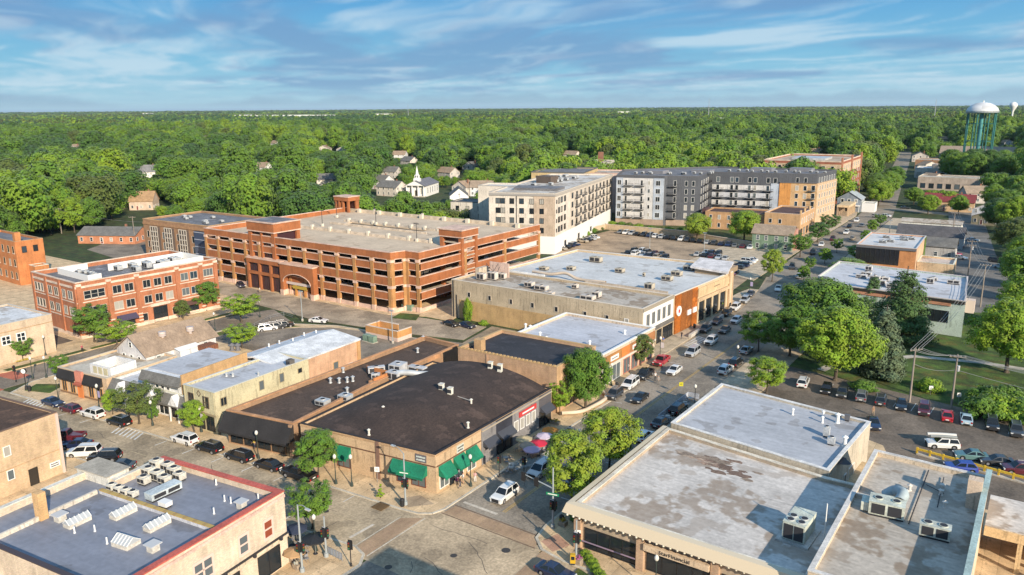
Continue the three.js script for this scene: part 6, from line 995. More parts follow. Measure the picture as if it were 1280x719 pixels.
{ // long pale sheds on the horizon
const sh = [[185, 144, 60, 'short'], [320, 147.5, 160, 'long'], [355, 148, 200, 'very long'], [400, 148, 120, 'low'], [480, 146, 70, 'tall'], [780, 143, 60, 'distant white'], [905, 155, 40, 'nearer white']];
sh.forEach(([px, py, w, k]) => { const [x, z] = at(px, py, 10); const g = thing('warehouse', `${k} pale warehouse roof showing above the far treetops`, 'warehouse', x, z, 0.6); const l = w * 0.5; gb().box(-w / 2, w / 2, 0, 23, -l / 2, l / 2).build('wall', S.white, g); gb().box(-w / 2 - 1, w / 2 + 1, 23, 23.8, -l / 2 - 1, l / 2 + 1).build('roof', S.white, g); });
}
// ---------------------------------------------------------------- water towers
{
const r = [-47.6, -648], g = thing('water_tower', 'white domed water tower on teal columns above the trees', 'water tower', r[0], r[1]);
const pr = []; for (const [a, b] of [[0.1, 45.0], [8.6, 45.1], [9.9, 45.4], [10.2, 46.0], [10.1, 46.8], [9.3, 48.6], [7.4, 50.4], [4.6, 51.8], [2, 52.4], [0.05, 52.5]]) pr.push(new THREE.Vector2(a, b));
part('tank', new THREE.LatheGeometry(pr, 48), mat([0.68, 0.68, 0.67], 0.55, 'mottle'), g);
const teal = mat([0.02, 0.14, 0.13], 0.5, 'mottle'); gb().cyl(0, 0, 0, 1.3, 1.3, 45.0, 16).build('riser', mat([0.05, 0.22, 0.23], 0.5, 'mottle'), g);
for (let i = 0; i < 8; i++) { const a = i / 8 * 6.283 + 0.2; gb().cyl(Math.cos(a) * 9.0, 0, Math.sin(a) * 9.0, 0.5, 0.45, 45.1, 10).build('leg', teal, g); }
for (const y of [12, 26, 38]) { const t = gb(); for (let i = 0; i < 8; i++) { const a = i / 8 * 6.283 + 0.2, b = (i + 1) / 8 * 6.283 + 0.2; t.rod([Math.cos(a) * 9.0, y, Math.sin(a) * 9.0], [Math.cos(b) * 9.0, y, Math.sin(b) * 9.0], 0.18); } t.build('brace_ring', teal, g); }
const w = gb().add(new THREE.TorusGeometry(10.5, 0.14, 6, 48).rotateX(Math.PI / 2), new THREE.Matrix4().makeTranslation(0, 45.6, 0)).add(new THREE.TorusGeometry(10.5, 0.08, 6, 48).rotateX(Math.PI / 2), new THREE.Matrix4().makeTranslation(0, 46.6, 0)); for (let i = 0; i < 32; i++) { const a = i / 32 * 6.283; w.rod([Math.cos(a) * 10.5, 45.6, Math.sin(a) * 10.5], [Math.cos(a) * 10.5, 46.6, Math.sin(a) * 10.5], 0.05, 0.05, 4); } w.build('walkway_rail', mat([0.12, 0.2, 0.2], 0.5), g);
gb().cyl(0, 52.5, 0, 0.5, 0.5, 1.2, 10).build('vent_cap', S.white, g);
const txt = gb(); { const t = new TextGeometry('Downers Grove', { font, size: 1.5, depth: 0.02, curveSegments: 2 }); t.computeBoundingBox(); const mid = t.boundingBox.max.x / 2, p = t.attributes.position; for (let i = 0; i < p.count; i++) { const a = (p.getX(i) - mid) / 9.6, rr = 10.0 + p.getZ(i) - p.getY(i) * 0.5, A = Math.atan2(47.6, 648) - a; p.setXYZ(i, Math.sin(A) * rr, 46.9 + p.getY(i) * 0.9, Math.cos(A) * rr); } t.computeVertexNormals(); part('lettering', t, mat([0.10, 0.12, 0.16], 0.6), g).userData.kind = 'stuff'; }
}
{
const d = 1750, v = at(1258, 200, 0), l = Math.hypot(...v), g = thing('ball_water_tower', 'far white ball-shaped water tower on a slim stem', 'water tower', v[0] / l * d, v[1] / l * d); g.scale.set(0.75, 0.98, 0.75);
const pr = [[0.1, 0], [4, 0.2], [2.2, 6], [1.9, 36], [4.4, 41], [8.4, 46], [8.8, 49.6], [6.6, 53], [0.1, 55]].map(p => new THREE.Vector2(...p)); part('tank', new THREE.LatheGeometry(pr, 24), S.white, g);
}
{ // thin far masts on the skyline
[[882, 126, 60], [1160, 128, 50], [513, 138, 50]].forEach(([px, py, h], i) => { const v = at(px, 220, 0), l = Math.hypot(...v), d = [2600, 2300, 3200][i]; const m = gb().cyl(0, 0, 0, 1.2, 0.4, h + 12, 6); for (let k = 1; k < 5; k++) m.cyl(0, h * k / 5, 0, 1.6, 1.6, 0.6, 6); const o = part('radio_mast', m.geo(), mat([0.35, 0.36, 0.38], 0.6)); o.position.set(v[0] / l * d, 0, v[1] / l * d); tag(o, ['hair-thin radio mast above the apartments on the skyline', 'hair-thin radio mast beside the water tower on the skyline', 'pale stub mast on the skyline behind the garage'][i], 'mast'); });
}
// ---------------------------------------------------------------- trees
// leaf-sized faces gathered in clumps round limbs
function crownGeo(seed, { R = 4, H = 6, y0 = 2.5, clumps = 60, per = 70, leaf = 0.34, shape = 'round', airy = 0, tone = 0.16, lump = 0.3, cl = 1 }) {
const r = rng(seed), p = [], n = [], c = [], cs = [];
const ph = [r() * 6.28, r() * 6.28, r() * 6.28];
const prof = t => shape === 'cone' ? Math.pow(1 - t, 0.85) * (0.93 + 0.07 * Math.sin(t * 40)) : shape === 'pine' ? (1 - t * 0.92) * (0.62 + 0.38 * Math.abs(Math.sin(t * 11 + 0.4))) : shape === 'oval' ? Math.sqrt(Math.max(0, 1 - Math.pow(2 * t - 0.86, 2) / 1.35)) : shape === 'vase' ? Math.sqrt(Math.max(0, 1 - Math.pow(2 * t - 1.3, 2) / 1.7)) : Math.sqrt(Math.max(0.02, 1 - Math.pow(2 * t - 0.92, 2)));
for (let i = 0; i < clumps; i++) {
const t = shape === 'cone' || shape === 'pine' ? 1 - Math.sqrt(1 - (i + r()) / clumps * 0.985) : clamp((i + r()) / clumps, 0.02, 0.97), a = i * 2.39996 + r() * 0.9;
const lum = 1 + lump * (Math.sin(a * 2 + ph[0] + t * 3) * 0.5 + Math.sin(a * 3 + ph[1] - t * 5) * 0.35 + (r() - 0.5) * 0.6);
const q = shape === 'cone' ? 0.86 : 0.62 + 0.3 * Math.pow(r(), 0.5), rad = R * prof(t) * lum * (i % 5 ? q : q * 0.45);
const cr = (shape === 'cone' ? 0.16 + 0.10 * (1 - t) : shape === 'pine' ? 0.24 : (0.30 + 0.12 * r()) * cl) * R * (shape === 'cone' ? 1.2 : 0.95);
cs.push([Math.cos(a) * rad, y0 + H * t, Math.sin(a) * rad, cr, 1 + tone * (r() - 0.5) * 2, r() - 0.5]);
}
const flat = shape === 'pine' ? 0.42 : shape === 'cone' ? 0.55 : 0.72;
for (const [x, y, z, cr, tn, hue] of cs) for (let k = 0; k < per; k++) {
let u = r() * 2 - 1, a = r() * 6.283, s = Math.sqrt(1 - u * u), d = [Math.cos(a) * s, u, Math.sin(a) * s], rr = cr * Math.pow(r(), airy ? 0.6 : 0.36);
if (d[1] < -0.35 && r() < 0.6) d[1] *= -1;
const o = [x + d[0] * rr, y + d[1] * rr * flat - (shape === 'cone' || shape === 'pine' ? 0.25 * rr * s : 0), z + d[2] * rr];
const out = [o[0], (o[1] - y0 - H * 0.35) * 0.8, o[2]], ol = Math.hypot(...out) || 1;
let nn = [d[0] * 0.9 + out[0] / ol * 0.5 + (r() - 0.5) * 0.7, d[1] * 0.9 + out[1] / ol * 0.4 + 0.25 + (r() - 0.5) * 0.7, d[2] * 0.9 + out[2] / ol * 0.5 + (r() - 0.5) * 0.7]; const nl = Math.hypot(...nn); nn = nn.map(v => v / nl);
let tx = [r() - 0.5, r() - 0.5, r() - 0.5]; const dp = tx[0] * nn[0] + tx[1] * nn[1] + tx[2] * nn[2]; tx = tx.map((v, i) => v - dp * nn[i]); const tl = Math.hypot(...tx) || 1; tx = tx.map(v => v / tl);
const ty = [nn[1] * tx[2] - nn[2] * tx[1], nn[2] * tx[0] - nn[0] * tx[2], nn[0] * tx[1] - nn[1] * tx[0]], L = leaf * (0.65 + 0.7 * r());
const A = L * 0.62, g = tn * (0.88 + 0.24 * r()), col = [g * (1 + hue * 0.22), g, g * (1 - hue * 0.2)];
for (const [e, f] of [[-A, -A * 0.7], [A, -A * 0.7], [0, A * 1.1]]) { p.push(o[0] + tx[0] * e + ty[0] * f, o[1] + tx[1] * e + ty[1] * f, o[2] + tx[2] * e + ty[2] * f); n.push(...nn); c.push(...col); }
}
const g = new THREE.BufferGeometry(); g.setAttribute('position', new THREE.Float32BufferAttribute(p, 3)); g.setAttribute('normal', new THREE.Float32BufferAttribute(n, 3)); g.setAttribute('color', new THREE.Float32BufferAttribute(c, 3));
return { g, cs };
}
function trunkGeo(seed, cs, { y0 = 2.5, H = 6, r0 = 0.2, limbs = 9, straight = false }) {
const g = gb(), r = rng(seed + 5), top = straight ? y0 + H * 0.96 : y0 + H * 0.55, m = [(r() - 0.5) * 0.3, y0, (r() - 0.5) * 0.3];
g.rod([0, -0.1, 0], m, r0, r0 * 0.72, 8).rod(m, [m[0] * 0.5, top, m[2] * 0.5], r0 * 0.72, r0 * 0.22, 7).cyl(0, -0.1, 0, r0 * 1.7, r0, 0.5, 8);
for (let i = 0; i < limbs && i < cs.length; i++) { const c = cs[Math.floor((i + 0.5) * cs.length / limbs)], b = Math.min(top * 0.95, Math.max(y0 * 0.85, c[1] - (straight ? 0.1 : H * 0.28))); g.rod([m[0] * 0.7, b, m[2] * 0.7], [c[0] * 0.9, c[1], c[2] * 0.9], r0 * 0.36, r0 * 0.1, 5); }
return g.geo();
}
const leafMat = (c, t = 0.32) => { const m = new THREE.MeshPhysicalMaterial({ roughness: 0.9, vertexColors: true, side: THREE.DoubleSide, transmission: t, thickness: 0 }); m.color.setRGB(...c); return m; };
const LEAF = { mid: leafMat([0.104, 0.212, 0.010]), leafy: leafMat([0.15, 0.272, 0.010]), bright: leafMat([0.21, 0.33, 0.010]), deep: leafMat([0.062, 0.15, 0.012]), lime: leafMat([0.24, 0.33, 0.016]), olive: leafMat([0.105, 0.15, 0.02]), spruce: leafMat([0.105, 0.15, 0.075], 0.15), pine: leafMat([0.066, 0.132, 0.03], 0.2), teal: leafMat([0.05, 0.13, 0.03]) };
const barkM = mat([0.11, 0.085, 0.06], 0.95, 'bark');
function treeKind(seed, o) { const { g, cs } = crownGeo(seed, o); return { crown: g, trunk: trunkGeo(seed, cs, o), h: o.y0 + o.H }; }
const TK = {
street: [treeKind(11, { R: 2.5, H: 4.6, y0: 2.0, clumps: 100, per: 66, leaf: 0.19, cl: 0.68, shape: 'oval', r0: 0.12 }), treeKind(12, { R: 2.6, H: 4.2, y0: 2.1, clumps: 84, per: 60, leaf: 0.19, cl: 0.66, shape: 'vase', airy: 1, r0: 0.12 })],
big: [treeKind(21, { R: 5.2, H: 9.0, y0: 3.0, clumps: 230, per: 84, leaf: 0.28, cl: 0.66, r0: 0.32, lump: 0.42 }), treeKind(22, { R: 5.4, H: 8.2, y0: 3.4, clumps: 210, per: 84, leaf: 0.28, cl: 0.66, r0: 0.34, shape: 'oval', lump: 0.42 })],
locust: [treeKind(31, { R: 3.4, H: 6.4, y0: 3.0, clumps: 140, per: 80, leaf: 0.2, cl: 0.64, shape: 'oval', r0: 0.15, lump: 0.4 }), treeKind(32, { R: 3.4, H: 6.0, y0: 2.8, clumps: 130, per: 80, leaf: 0.2, cl: 0.64, shape: 'round', r0: 0.15, lump: 0.4 })],
spruce: [treeKind(41, { R: 3.7, H: 13, y0: 0.7, clumps: 220, per: 70, leaf: 0.26, shape: 'cone', r0: 0.26, straight: true, lump: 0.16, tone: 0.22 })],
pine: [treeKind(42, { R: 5.0, H: 15, y0: 1.2, clumps: 170, per: 90, leaf: 0.28, shape: 'cone', r0: 0.34, straight: true, limbs: 26, lump: 0.42, tone: 0.22 })],
wood: [treeKind(51, { R: 5.4, H: 9.5, y0: 3, clumps: 84, per: 60, leaf: 0.54, tone: 0.1, cl: 1, r0: 0.3, lump: 0.4 }), treeKind(52, { R: 5.0, H: 11, y0: 3.4, clumps: 84, per: 60, leaf: 0.54, tone: 0.1, cl: 1, shape: 'oval', r0: 0.3, lump: 0.4 }), treeKind(53, { R: 6.4, H: 9, y0: 3.2, clumps: 88, per: 60, leaf: 0.56, tone: 0.1, cl: 1, shape: 'vase', r0: 0.34, lump: 0.45 }), treeKind(54, { R: 3.2, H: 14, y0: 1, clumps: 70, per: 34, leaf: 0.6, shape: 'cone', r0: 0.28, straight: true, lump: 0.16 })],
sapling: [treeKind(61, { R: 0.5, H: 1.9, y0: 0.3, clumps: 14, per: 40, leaf: 0.16, shape: 'cone', r0: 0.04, straight: true })],
bush: [treeKind(71, { R: 2.1, H: 1.7, y0: 0.2, clumps: 40, per: 70, leaf: 0.22, r0: 0.08, lump: 0.35 })],
};
function plantTree(name, label, cat, kind, v, leaf, x, z, s = 1, turn = 0, group = null, sy = 1, y = 0) {
const k = TK[kind][v % TK[kind].length], g = thing(name, label, cat, x, z, turn, group, y); g.scale.set(s, s * sy, s);
part(kind === 'bush' ? 'stems' : 'trunk', k.trunk, barkM, g); part(kind === 'bush' ? 'foliage' : 'crown', k.crown, LEAF[leaf], g);
return g;
}
// the town's own trees: pixel of the trunk foot, height in metres
const HT = (kind, v, h) => h / TK[kind][v % TK[kind].length].h;
function townTree(name, label, kind, v, leaf, px, py, h, turn = 0, sy = 1, wide = 1, y = 0.14) { const [x, z] = at(px, py, 0); const s = HT(kind, v, h); const t = plantTree(name, label, kind === 'bush' ? 'bush' : 'tree', kind, v, leaf, x, z, s * wide, turn, null, sy / wide, y); return t; }
townTree('street_tree', 'leafy green street tree beside the black mansard awning', 'street', 0, 'mid', 398, 598, 7.0, 0.4, 1, 1.15);
townTree('street_tree', 'slender vase-shaped tree on the corner opposite the green awnings', 'street', 1, 'mid', 391, 661, 5.8, 1.2, 1, 1.25);
townTree('street_tree', 'yellow-green tree in front of the bank fascia, next to the junction', 'locust', 0, 'lime', 714, 634, 10.2, 0.2, 1, 1.1);
townTree('street_tree', 'yellow-green tree behind another of its colour, by the main street kerb', 'locust', 1, 'lime', 761, 590, 9.6, 2.2, 1, 1.1);
townTree('street_tree', 'big deep green tree before the black-roofed brick building', 'big', 1, 'mid', 732, 512, 10.4, 1.0, 1, 0.85);
townTree('street_tree', 'bright small tree squeezed between barrel roof and black-roofed building', 'street', 1, 'bright', 700, 520, 5.6, 2.0, 1, 1.0);
townTree('street_tree', 'small rust-tinged tree before the orange-sign store', 'street', 0, 'olive', 801, 458, 6.4, 0.7, 1, 1.1);
townTree('street_tree', 'tree standing before the white shops with grey pents', 'street', 1, 'olive', 174, 531, 6.8, 0.3, 1, 1.25);
townTree('street_tree', 'thin young tree beside the orange doorway', 'street', 0, 'bright', 141, 519, 4.4, 0.9);
townTree('street_tree', 'small bright tree before the narrow cream shop', 'street', 0, 'bright', 243, 541, 5.2, 1.9, 1, 1.1);
townTree('street_tree', 'very thin young tree beside the white shop porch', 'street', 0, 'mid', 191, 530, 4.0, 2.6, 1, 0.7);
townTree('street_tree', 'spiky young tree on the kerb of the awning shop corner', 'street', 1, 'mid', 75, 475, 4.6, 2.1, 1, 1.1);
townTree('street_tree', 'spiky young tree against the tan brick wall', 'street', 1, 'mid', 29, 452, 4.6, 3.1, 1, 1.1);
townTree('street_tree', 'spreading tree at the near corner of the brick offices', 'street', 1, 'mid', 118, 428, 8.2, 1.2, 1, 1.25);
townTree('street_tree', 'rounded tree at the far end of the brick office front', 'street', 0, 'mid', 258, 389, 7.6, 0.2, 1, 1.3);
townTree('street_tree', 'broad tree on the verge facing the garage arch', 'street', 1, 'bright', 302, 403, 7.2, 2.8, 0.9, 1.5);
townTree('street_tree', 'low spreading tree behind the gabled shop house', 'street', 1, 'bright', 146, 432, 6.4, 0.8, 0.8, 1.6);
townTree('street_tree', 'small thin tree before the office entrance', 'street', 0, 'olive', 229, 400, 4.8, 2.8);
townTree('street_tree', 'bushy tree behind the folded white roof', 'street', 1, 'bright', 303, 436, 6.0, 1.8, 0.85, 1.5);
townTree('street_tree', 'yellow-green tree standing alone at the car park exit on main street', 'locust', 0, 'lime', 965, 352, 9.5, 1.8, 1, 0.95);
townTree('car_park_tree', 'round yellow-green tree at the back edge of the car park', 'big', 0, 'lime', 871, 299, 10.5, 0.8, 0.95, 1.25);
townTree('car_park_tree', 'tall loose tree before the brown walk-up', 'big', 1, 'bright', 930, 302, 11.5, 0.1, 1, 1.2);
townTree('street_tree', 'tree before the green gabled building', 'street', 1, 'mid', 1000, 321, 7.6, 0.4, 1, 1.4);
townTree('street_tree', 'dark tree before the stepped-parapet block', 'street', 0, 'deep', 1022, 303, 7.4, 0.4, 1, 1.5);
townTree('street_tree', 'tree at the foot of the tan apartment end', 'street', 1, 'deep', 1036, 292, 7.4, 1.4, 1, 1.4);
townTree('street_tree', 'short tree beside the store entrance canopy', 'street', 0, 'bright', 897, 388, 3.8, 1.1);
townTree('street_tree', 'short planter tree by the copper panel', 'street', 1, 'bright', 884, 394, 3.2, 2.1);
// the park trees
townTree('park_tree', 'large loose-crowned tree overhanging the street side of the park', 'big', 1, 'mid', 1022, 442, 15.5, 0.6, 1, 1.15, 0.03);
townTree('park_tree', 'huge fresh green tree behind the row of parked cars', 'big', 0, 'bright', 1044, 476, 14.2, 2.2, 1, 1.05, 0.03);
townTree('park_tree', 'broad tree beside the pale lawn path', 'big', 0, 'mid', 987, 446, 10.5, 2.9, 1, 1.1, 0.03);
townTree('park_tree', 'sunlit bush-like tree behind the white hall roof', 'locust', 1, 'bright', 958, 492, 6.8, 0.9, 1, 1.5, 0.03);
townTree('park_tree', 'tree leaning over the main street kerb beside the park', 'locust', 0, 'mid', 948, 440, 8.6, 2.9, 1, 1.4, 0.03);
townTree('blue_spruce', 'pointed blue-grey spruce in the park', 'spruce', 0, 'spruce', 1101, 470, 15, 0.4, 1, 1.1, 0.03);
townTree('pine_tree', 'tall dark pine with layered limbs beside the spruce', 'pine', 0, 'pine', 1126, 424, 17.5, 1.0, 1, 1.25, 0.03);
townTree('pine_tree', 'short dark pine behind the big park trees', 'pine', 0, 'pine', 1088, 402, 12.5, 2.6, 1, 1.0, 0.03);
townTree('park_tree', 'big sunlit tree beside the utility pole at the lawn edge', 'big', 1, 'bright', 1258, 466, 14.2, 1.6, 1, 0.95, 0.03);
townTree('park_tree', 'tree rising behind the big sunlit lawn tree', 'big', 0, 'bright', 1274, 414, 13, 0.6, 1, 1.0, 0.03);
townTree('park_tree', 'deep green tree overhanging the lane of parked cars', 'big', 0, 'mid', 1278, 362, 12, 2.6, 1, 1.2, 0.03);
townTree('park_tree', 'olive tree in the thick belt along the lane', 'big', 1, 'olive', 1272, 322, 13, 1.1, 1, 1.2, 0.03);
townTree('park_tree', 'deep green tree closing the far end of the lane belt', 'big', 0, 'deep', 1246, 288, 13, 0.3, 1, 1.3, 0.03);
townTree('street_tree', 'round clipped tree where the street bends at the dark-glazed building', 'locust', 1, 'leafy', 1076, 327, 6.6, 1.3, 0.8, 2.0);
townTree('street_tree', 'round clipped tree behind the long white roof', 'locust', 0, 'leafy', 1062, 345, 7.2, 2.3, 0.7, 2.3);
townTree('bush', 'low bright bush on the lawn between the utility poles', 'bush', 0, 'bright', 1160, 488, 2.0, 0.2, 1, 1.1, 0.03);
[[1094, 240, 'mid'], [1103, 246, 'leafy'], [1110, 236, 'leafy'], [1098, 252, 'bright'], [1118, 228, 'mid'], [1186, 256, 'bright'], [1198, 262, 'leafy'], [1160, 262, 'bright'], [1142, 250, 'leafy']].forEach(([px, py, l], i) => townTree('street_tree', ['tall maple', 'full maple', 'round maple', 'low maple', 'far maple', 'broad maple', 'bushy maple', 'small maple', 'thin maple'][i] + (i < 5 ? ' between the red brick mid-rise and the street' : ' beside the red-roofed house'), 'big', i, l, px, py + 6, i < 5 ? 13 : 9, i, 1, 1.1, 0));
[[-44, -590, 21], [-54, -604, 20], [-36, -600, 22], [-60, -622, 21], [-30, -618, 21], [-46, -618, 22], [-26, -586, 20]].forEach(([x, z, h], i) => plantTree('park_tree', 'tall tree at the foot of the white water tower', 'tree', 'big', i, ['mid', 'leafy', 'deep'][i % 3], x, z, h / 12, i, 'trees round the water tower', 1, 0));
[[1004, 352, 5], [1012, 340, 5], [1031, 330, 5.5], [1046, 316, 5.5], [1090, 292, 6], [1100, 284, 6], [1082, 305, 5.5]].forEach(([px, py, h], i) => { const [x, z] = at(px, py); plantTree('street_tree', 'small round tree along the bend of the main street', 'tree', 'street', i, ['leafy', 'mid'][i % 2], x, z, h / 6.5, i, 'small trees along the bend', 0.9, 0.14); });
[[1240, 262], [1255, 276], [1268, 294], [1280, 314], [1262, 254], [1279, 268], [1282, 342], [1250, 248], [1290, 380]].forEach(([px, py], i) => { const [x, z] = at(px, py); plantTree('park_tree', 'full tree in the belt along the lane east of the dark-glazed building', 'tree', 'big', i, ['leafy', 'mid', 'bright', 'deep'][i % 4], x, z, 1.05 + (i % 3) * 0.12, i, 'belt of trees along the lane', 1, 0); });
for (const [px, py, h] of [[1228, 522, 3.0], [1246, 520, 3.2], [1262, 522, 3.2], [1276, 526, 3.2], [1236, 508, 3.0], [1256, 508, 3.2]]) { const [x, z] = at(px, py); plantTree('bush', 'tangled bush in the thicket behind the parked cars at the lawn end', 'bush', 'bush', 0, px % 4 ? 'bright' : 'mid', x, z, h / 1.9, px, 'thicket bushes at the lawn end', 1, 0.03); }
townTree('bush', 'trailing shrub at the base of the huge park tree', 'bush', 0, 'mid', 1078, 487, 1.7, 0.2, 0.9, 1.3, 0.03);
townTree('sapling', 'tiny cone-shaped sapling in a square tree pit', 'sapling', 0, 'bright', 476, 624, 2.3, 0.5);
{ const [x, z] = at(476, 634); structure('tree_pit', gb().prism([[x - 0.9, z - 0.9], [x + 0.9, z - 0.9], [x + 0.9, z + 0.9], [x - 0.9, z + 0.9]], 0.1, 0.152), mat([0.13, 0.075, 0.03], 0.95, 'mottle')); }
{ const [x, z] = at(583, 403); const t = plantTree('climbing_vine', 'bright climbing vine at the corner of the beige stucco block', 'vine', 'bush', 0, 'bright', x, z - 0.6, 1.0, 0, null, 2.6, 0.1); t.scale.x = 0.7; t.scale.z = 0.4; }
for (const [px, py] of [[604, 407], [655, 524], [760, 462]]) { const [x, z] = at(px, py); plantTree('bush', 'knee-high shrub against a main street wall or alley kerb', 'bush', 'bush', 0, 'bright', x, z, 0.55, px, 'low shrubs by walls', 1, 0.14); }
for (let i = 0; i < 9; i++) { const s = [-48.6, -84 - i * 3.2]; plantTree('bush', 'low hedge shrub along the bank side wall', 'bush', 'bush', 0, 'mid', -45.2, -80 - i * 2.6, 0.6, i, 'hedge shrubs along the bank', 1, 0.14); }
// ---------------------------------------------------------------- the woods
{
const inPoly = (x, z, P) => { let k = false; for (let i = 0, j = P.length - 1; i < P.length; j = i++) { const [a, b] = P[i], [c, d] = P[j]; if ((b > z) !== (d > z) && x < (c - a) * (z - b) / (d - b) + a) k = !k; } return k; };
const clearPolys = [
[[80, 80], [80, -112], [-10, -112], [-10, -225], [-46, -232], [-52, -260], [-140, -214], [-232, -220], [-300, -196], [-345, -170], [-320, -120], [-290, 80]],
[[-70, -205], [-160, -205], [-205, -255], [-212, -330], [-175, -350], [-138, -392], [-74, -402]],
[[-60, -225], [0, -225], [-2, -330], [-14, -412], [-62, -412]],
[[-86, -428], [-140, -436], [-142, -512], [-88, -512]],
[[-90, -398], [-50, -398], [-20, -416], [60, -412], [60, -428], [-50, -460], [-92, -460]],
[[-74, -520], [-28, -520], [-28, -575], [-78, -575]], [[-86, -615], [-40, -615], [-40, -660], [-90, -660]], [[-100, -700], [-56, -700], [-56, -750], [-104, -750]], [[-106, -842], [-24, -842], [-24, -905], [-110, -905]],
[[-335, -345], [-240, -232], [-212, -250], [-290, -345], [-296, -394], [-340, -394]], [[-280, -318], [-250, -318], [-246, -350], [-280, -350]],
[[-345, -150], [-232, -130], [-232, -215], [-290, -200], [-345, -190]], [[-290, -200], [-345, -205], [-380, -228], [-410, -252], [-420, -236], [-390, -212], [-345, -188]],
];
const mainLine = [[-63.5, -250], [-65.5, -300], [-68, -400], [-72, -440], [-93, -606], [-112, -760], [-152, -1060], [-230, -1600]];
const houses = []; scene.children.forEach(o => { if (/house|cottage|hall|warehouse|water_tower|chimney_building|rear_apart/.test(o.name)) houses.push([o.position.x, o.position.z, /apart|chimney_b/.test(o.name) ? 30 : /ware/.test(o.name) ? 40 : /tower/.test(o.name) ? 13 : 10]); });
const clearAt = (x, z) => {
for (const P of clearPolys) if (inPoly(x, z, P)) return true;
for (const [a, b, r] of houses) { if ((x - a) ** 2 + (z - b) ** 2 < r * r) return true; }
for (let i = 0; i < mainLine.length - 1; i++) { const [a, b] = mainLine[i], [c, d] = mainLine[i + 1], t = clamp(((x - a) * (c - a) + (z - b) * (d - b)) / ((c - a) ** 2 + (d - b) ** 2)); if ((x - a - t * (c - a)) ** 2 + (z - b - t * (d - b)) ** 2 < (b > -440 ? 225 : d < -1100 ? 1 : 90)) return true; }
return false;
};
const sight = (x, z) => { let c = 9; for (const [a, b, r] of [...houses, [-312, -340, 10], [-262, -325, 10], [-53, -535, 19], [-64, -622, 21], [-78, -708, 20], [-64, -858, 32]]) if (r === 10 || (r > 18 && r < 30) || r === 32) { const l = Math.hypot(a, b), t = (x * a + z * b) / l, o = Math.abs(x * b - z * a) / l; if (t < l && t > l * 0.58 && o < Math.max(13, r)) c = Math.min(c, (2.5 + 49.5 * (1 - t / l)) / 15); } return c; };   // keep roofs in clearings in view
const leaves = ['deep', 'teal', 'deep', 'mid', 'deep', 'mid', 'leafy', 'mid', 'leafy', 'mid', 'leafy', 'bright', 'olive', 'bright'];
const heads = yaw, half = 33 * D2R;
const r = rng(4242), spots = [];
const ring = (d0, d1, step) => {
for (let z = 0; z > -d1; z -= step) for (let x = -d1; x < d1 * 0.4; x += step) {
const X = x + (r() - 0.5) * step * 0.9, Z = z + (r() - 0.5) * step * 0.9, u = r(), v = r(), w = r(), q = r();
const d = Math.hypot(X, Z); if (d < d0 || d >= d1) continue;
let a = Math.atan2(-X, -Z) - heads; const m = half + 6 * D2R + 30 / d; if (Math.abs(a) > m || (a < -half + 0.02 && d < 480)) continue;
if (clearAt(X, Z)) continue;
const open = vnoise(X / 46, Z / 46, 9); if (open < 0.16 && d < 900) continue;
const hue = 0.5 * vnoise(X / 60 + 7, Z / 60, 15) + 0.5 * vnoise(X / 210, Z / 210, 16), cap = sight(X, Z); if (cap < 0.4) continue; if (X > -20 - d * 0.16 && X > -150 && d > 440 && d < 1000 && w < 0.45) continue;
spots.push({ x: X, z: Z, d, a, k: u < 0.06 ? 3 : Math.floor(v * 3), s: Math.min(cap, (0.75 + 0.95 * w * w) * (step > 12 ? 1.25 : 1.12)), t: q * 6.28, leaf: u < 0.06 ? 'pine' : leaves[Math.floor(clamp((hue - 0.5) * 1.3 + 0.28 + q * 0.5, 0, 0.99) * leaves.length)] });
}
};
ring(150, 760, 10.6); ring(760, 1700, 14);
const inView = spots.filter(s => Math.abs(s.a) < half && s.d > 150).sort((a, b) => a.d / a.s - b.d / b.s), own = new Set(inView.slice(0, 290));
const words_ = { mid: 'mid-green', bright: 'fresh green', deep: 'deep green', olive: 'olive', teal: 'bluish green', lime: 'yellow-green', leafy: 'grass-green', pine: 'dark needled' };
const kinds = ['round-crowned', 'tall oval', 'broad spreading', 'pointed'];
const places = s => s.x > -60 ? 'in the woods east of the main street' : s.x > -210 ? 'in the woods behind the apartment blocks' : s.z < -205 ? 'in the woods behind the parking garage' : 'in the woods beyond the brick offices';
const rest = new Map();
for (const s of spots) {
if (own.has(s)) { const pl = places(s); plantTree(s.k === 3 ? 'conifer' : 'woodland_tree', `${kinds[s.k]} ${words_[s.leaf]} tree ${pl}`, 'tree', 'wood', s.k, s.leaf, s.x, s.z, s.s, s.t, `trees ${pl}`, 0.9 + 0.25 * hash2(s.x | 0, s.z | 0, 4)); continue; }
const key = s.k + s.leaf; if (!rest.has(key)) rest.set(key, []); rest.get(key).push(s);
}
const woods = new THREE.Group(); woods.name = 'woodland'; tag(woods, 'endless broadleaf woods running from the town to the horizon', 'woods', null, 'stuff');
const M4 = new THREE.Matrix4(), Q = new THREE.Quaternion(), UP = V(0, 1, 0);
for (const [key, list] of rest) {
const k = TK.wood[+key[0]], im = new THREE.InstancedMesh(k.crown, LEAF[key.slice(1)], list.length); im.name = 'crowns'; im.castShadow = im.receiveShadow = true;
list.forEach((s, i) => im.setMatrixAt(i, M4.compose(V(s.x, 0, s.z), Q.setFromAxisAngle(UP, s.t), V(s.s, s.s * (0.9 + 0.25 * hash2(s.x | 0, s.z | 0, 4)), s.s)))); woods.add(im);
}
const near = [...rest.values()].flat().filter(s => s.d < 700), it = new THREE.InstancedMesh(TK.wood[0].trunk, barkM, near.length); it.name = 'trunks'; near.forEach((s, i) => it.setMatrixAt(i, M4.compose(V(s.x, 0, s.z), Q.setFromAxisAngle(UP, s.t), V(s.s, s.s, s.s)))); woods.add(it);
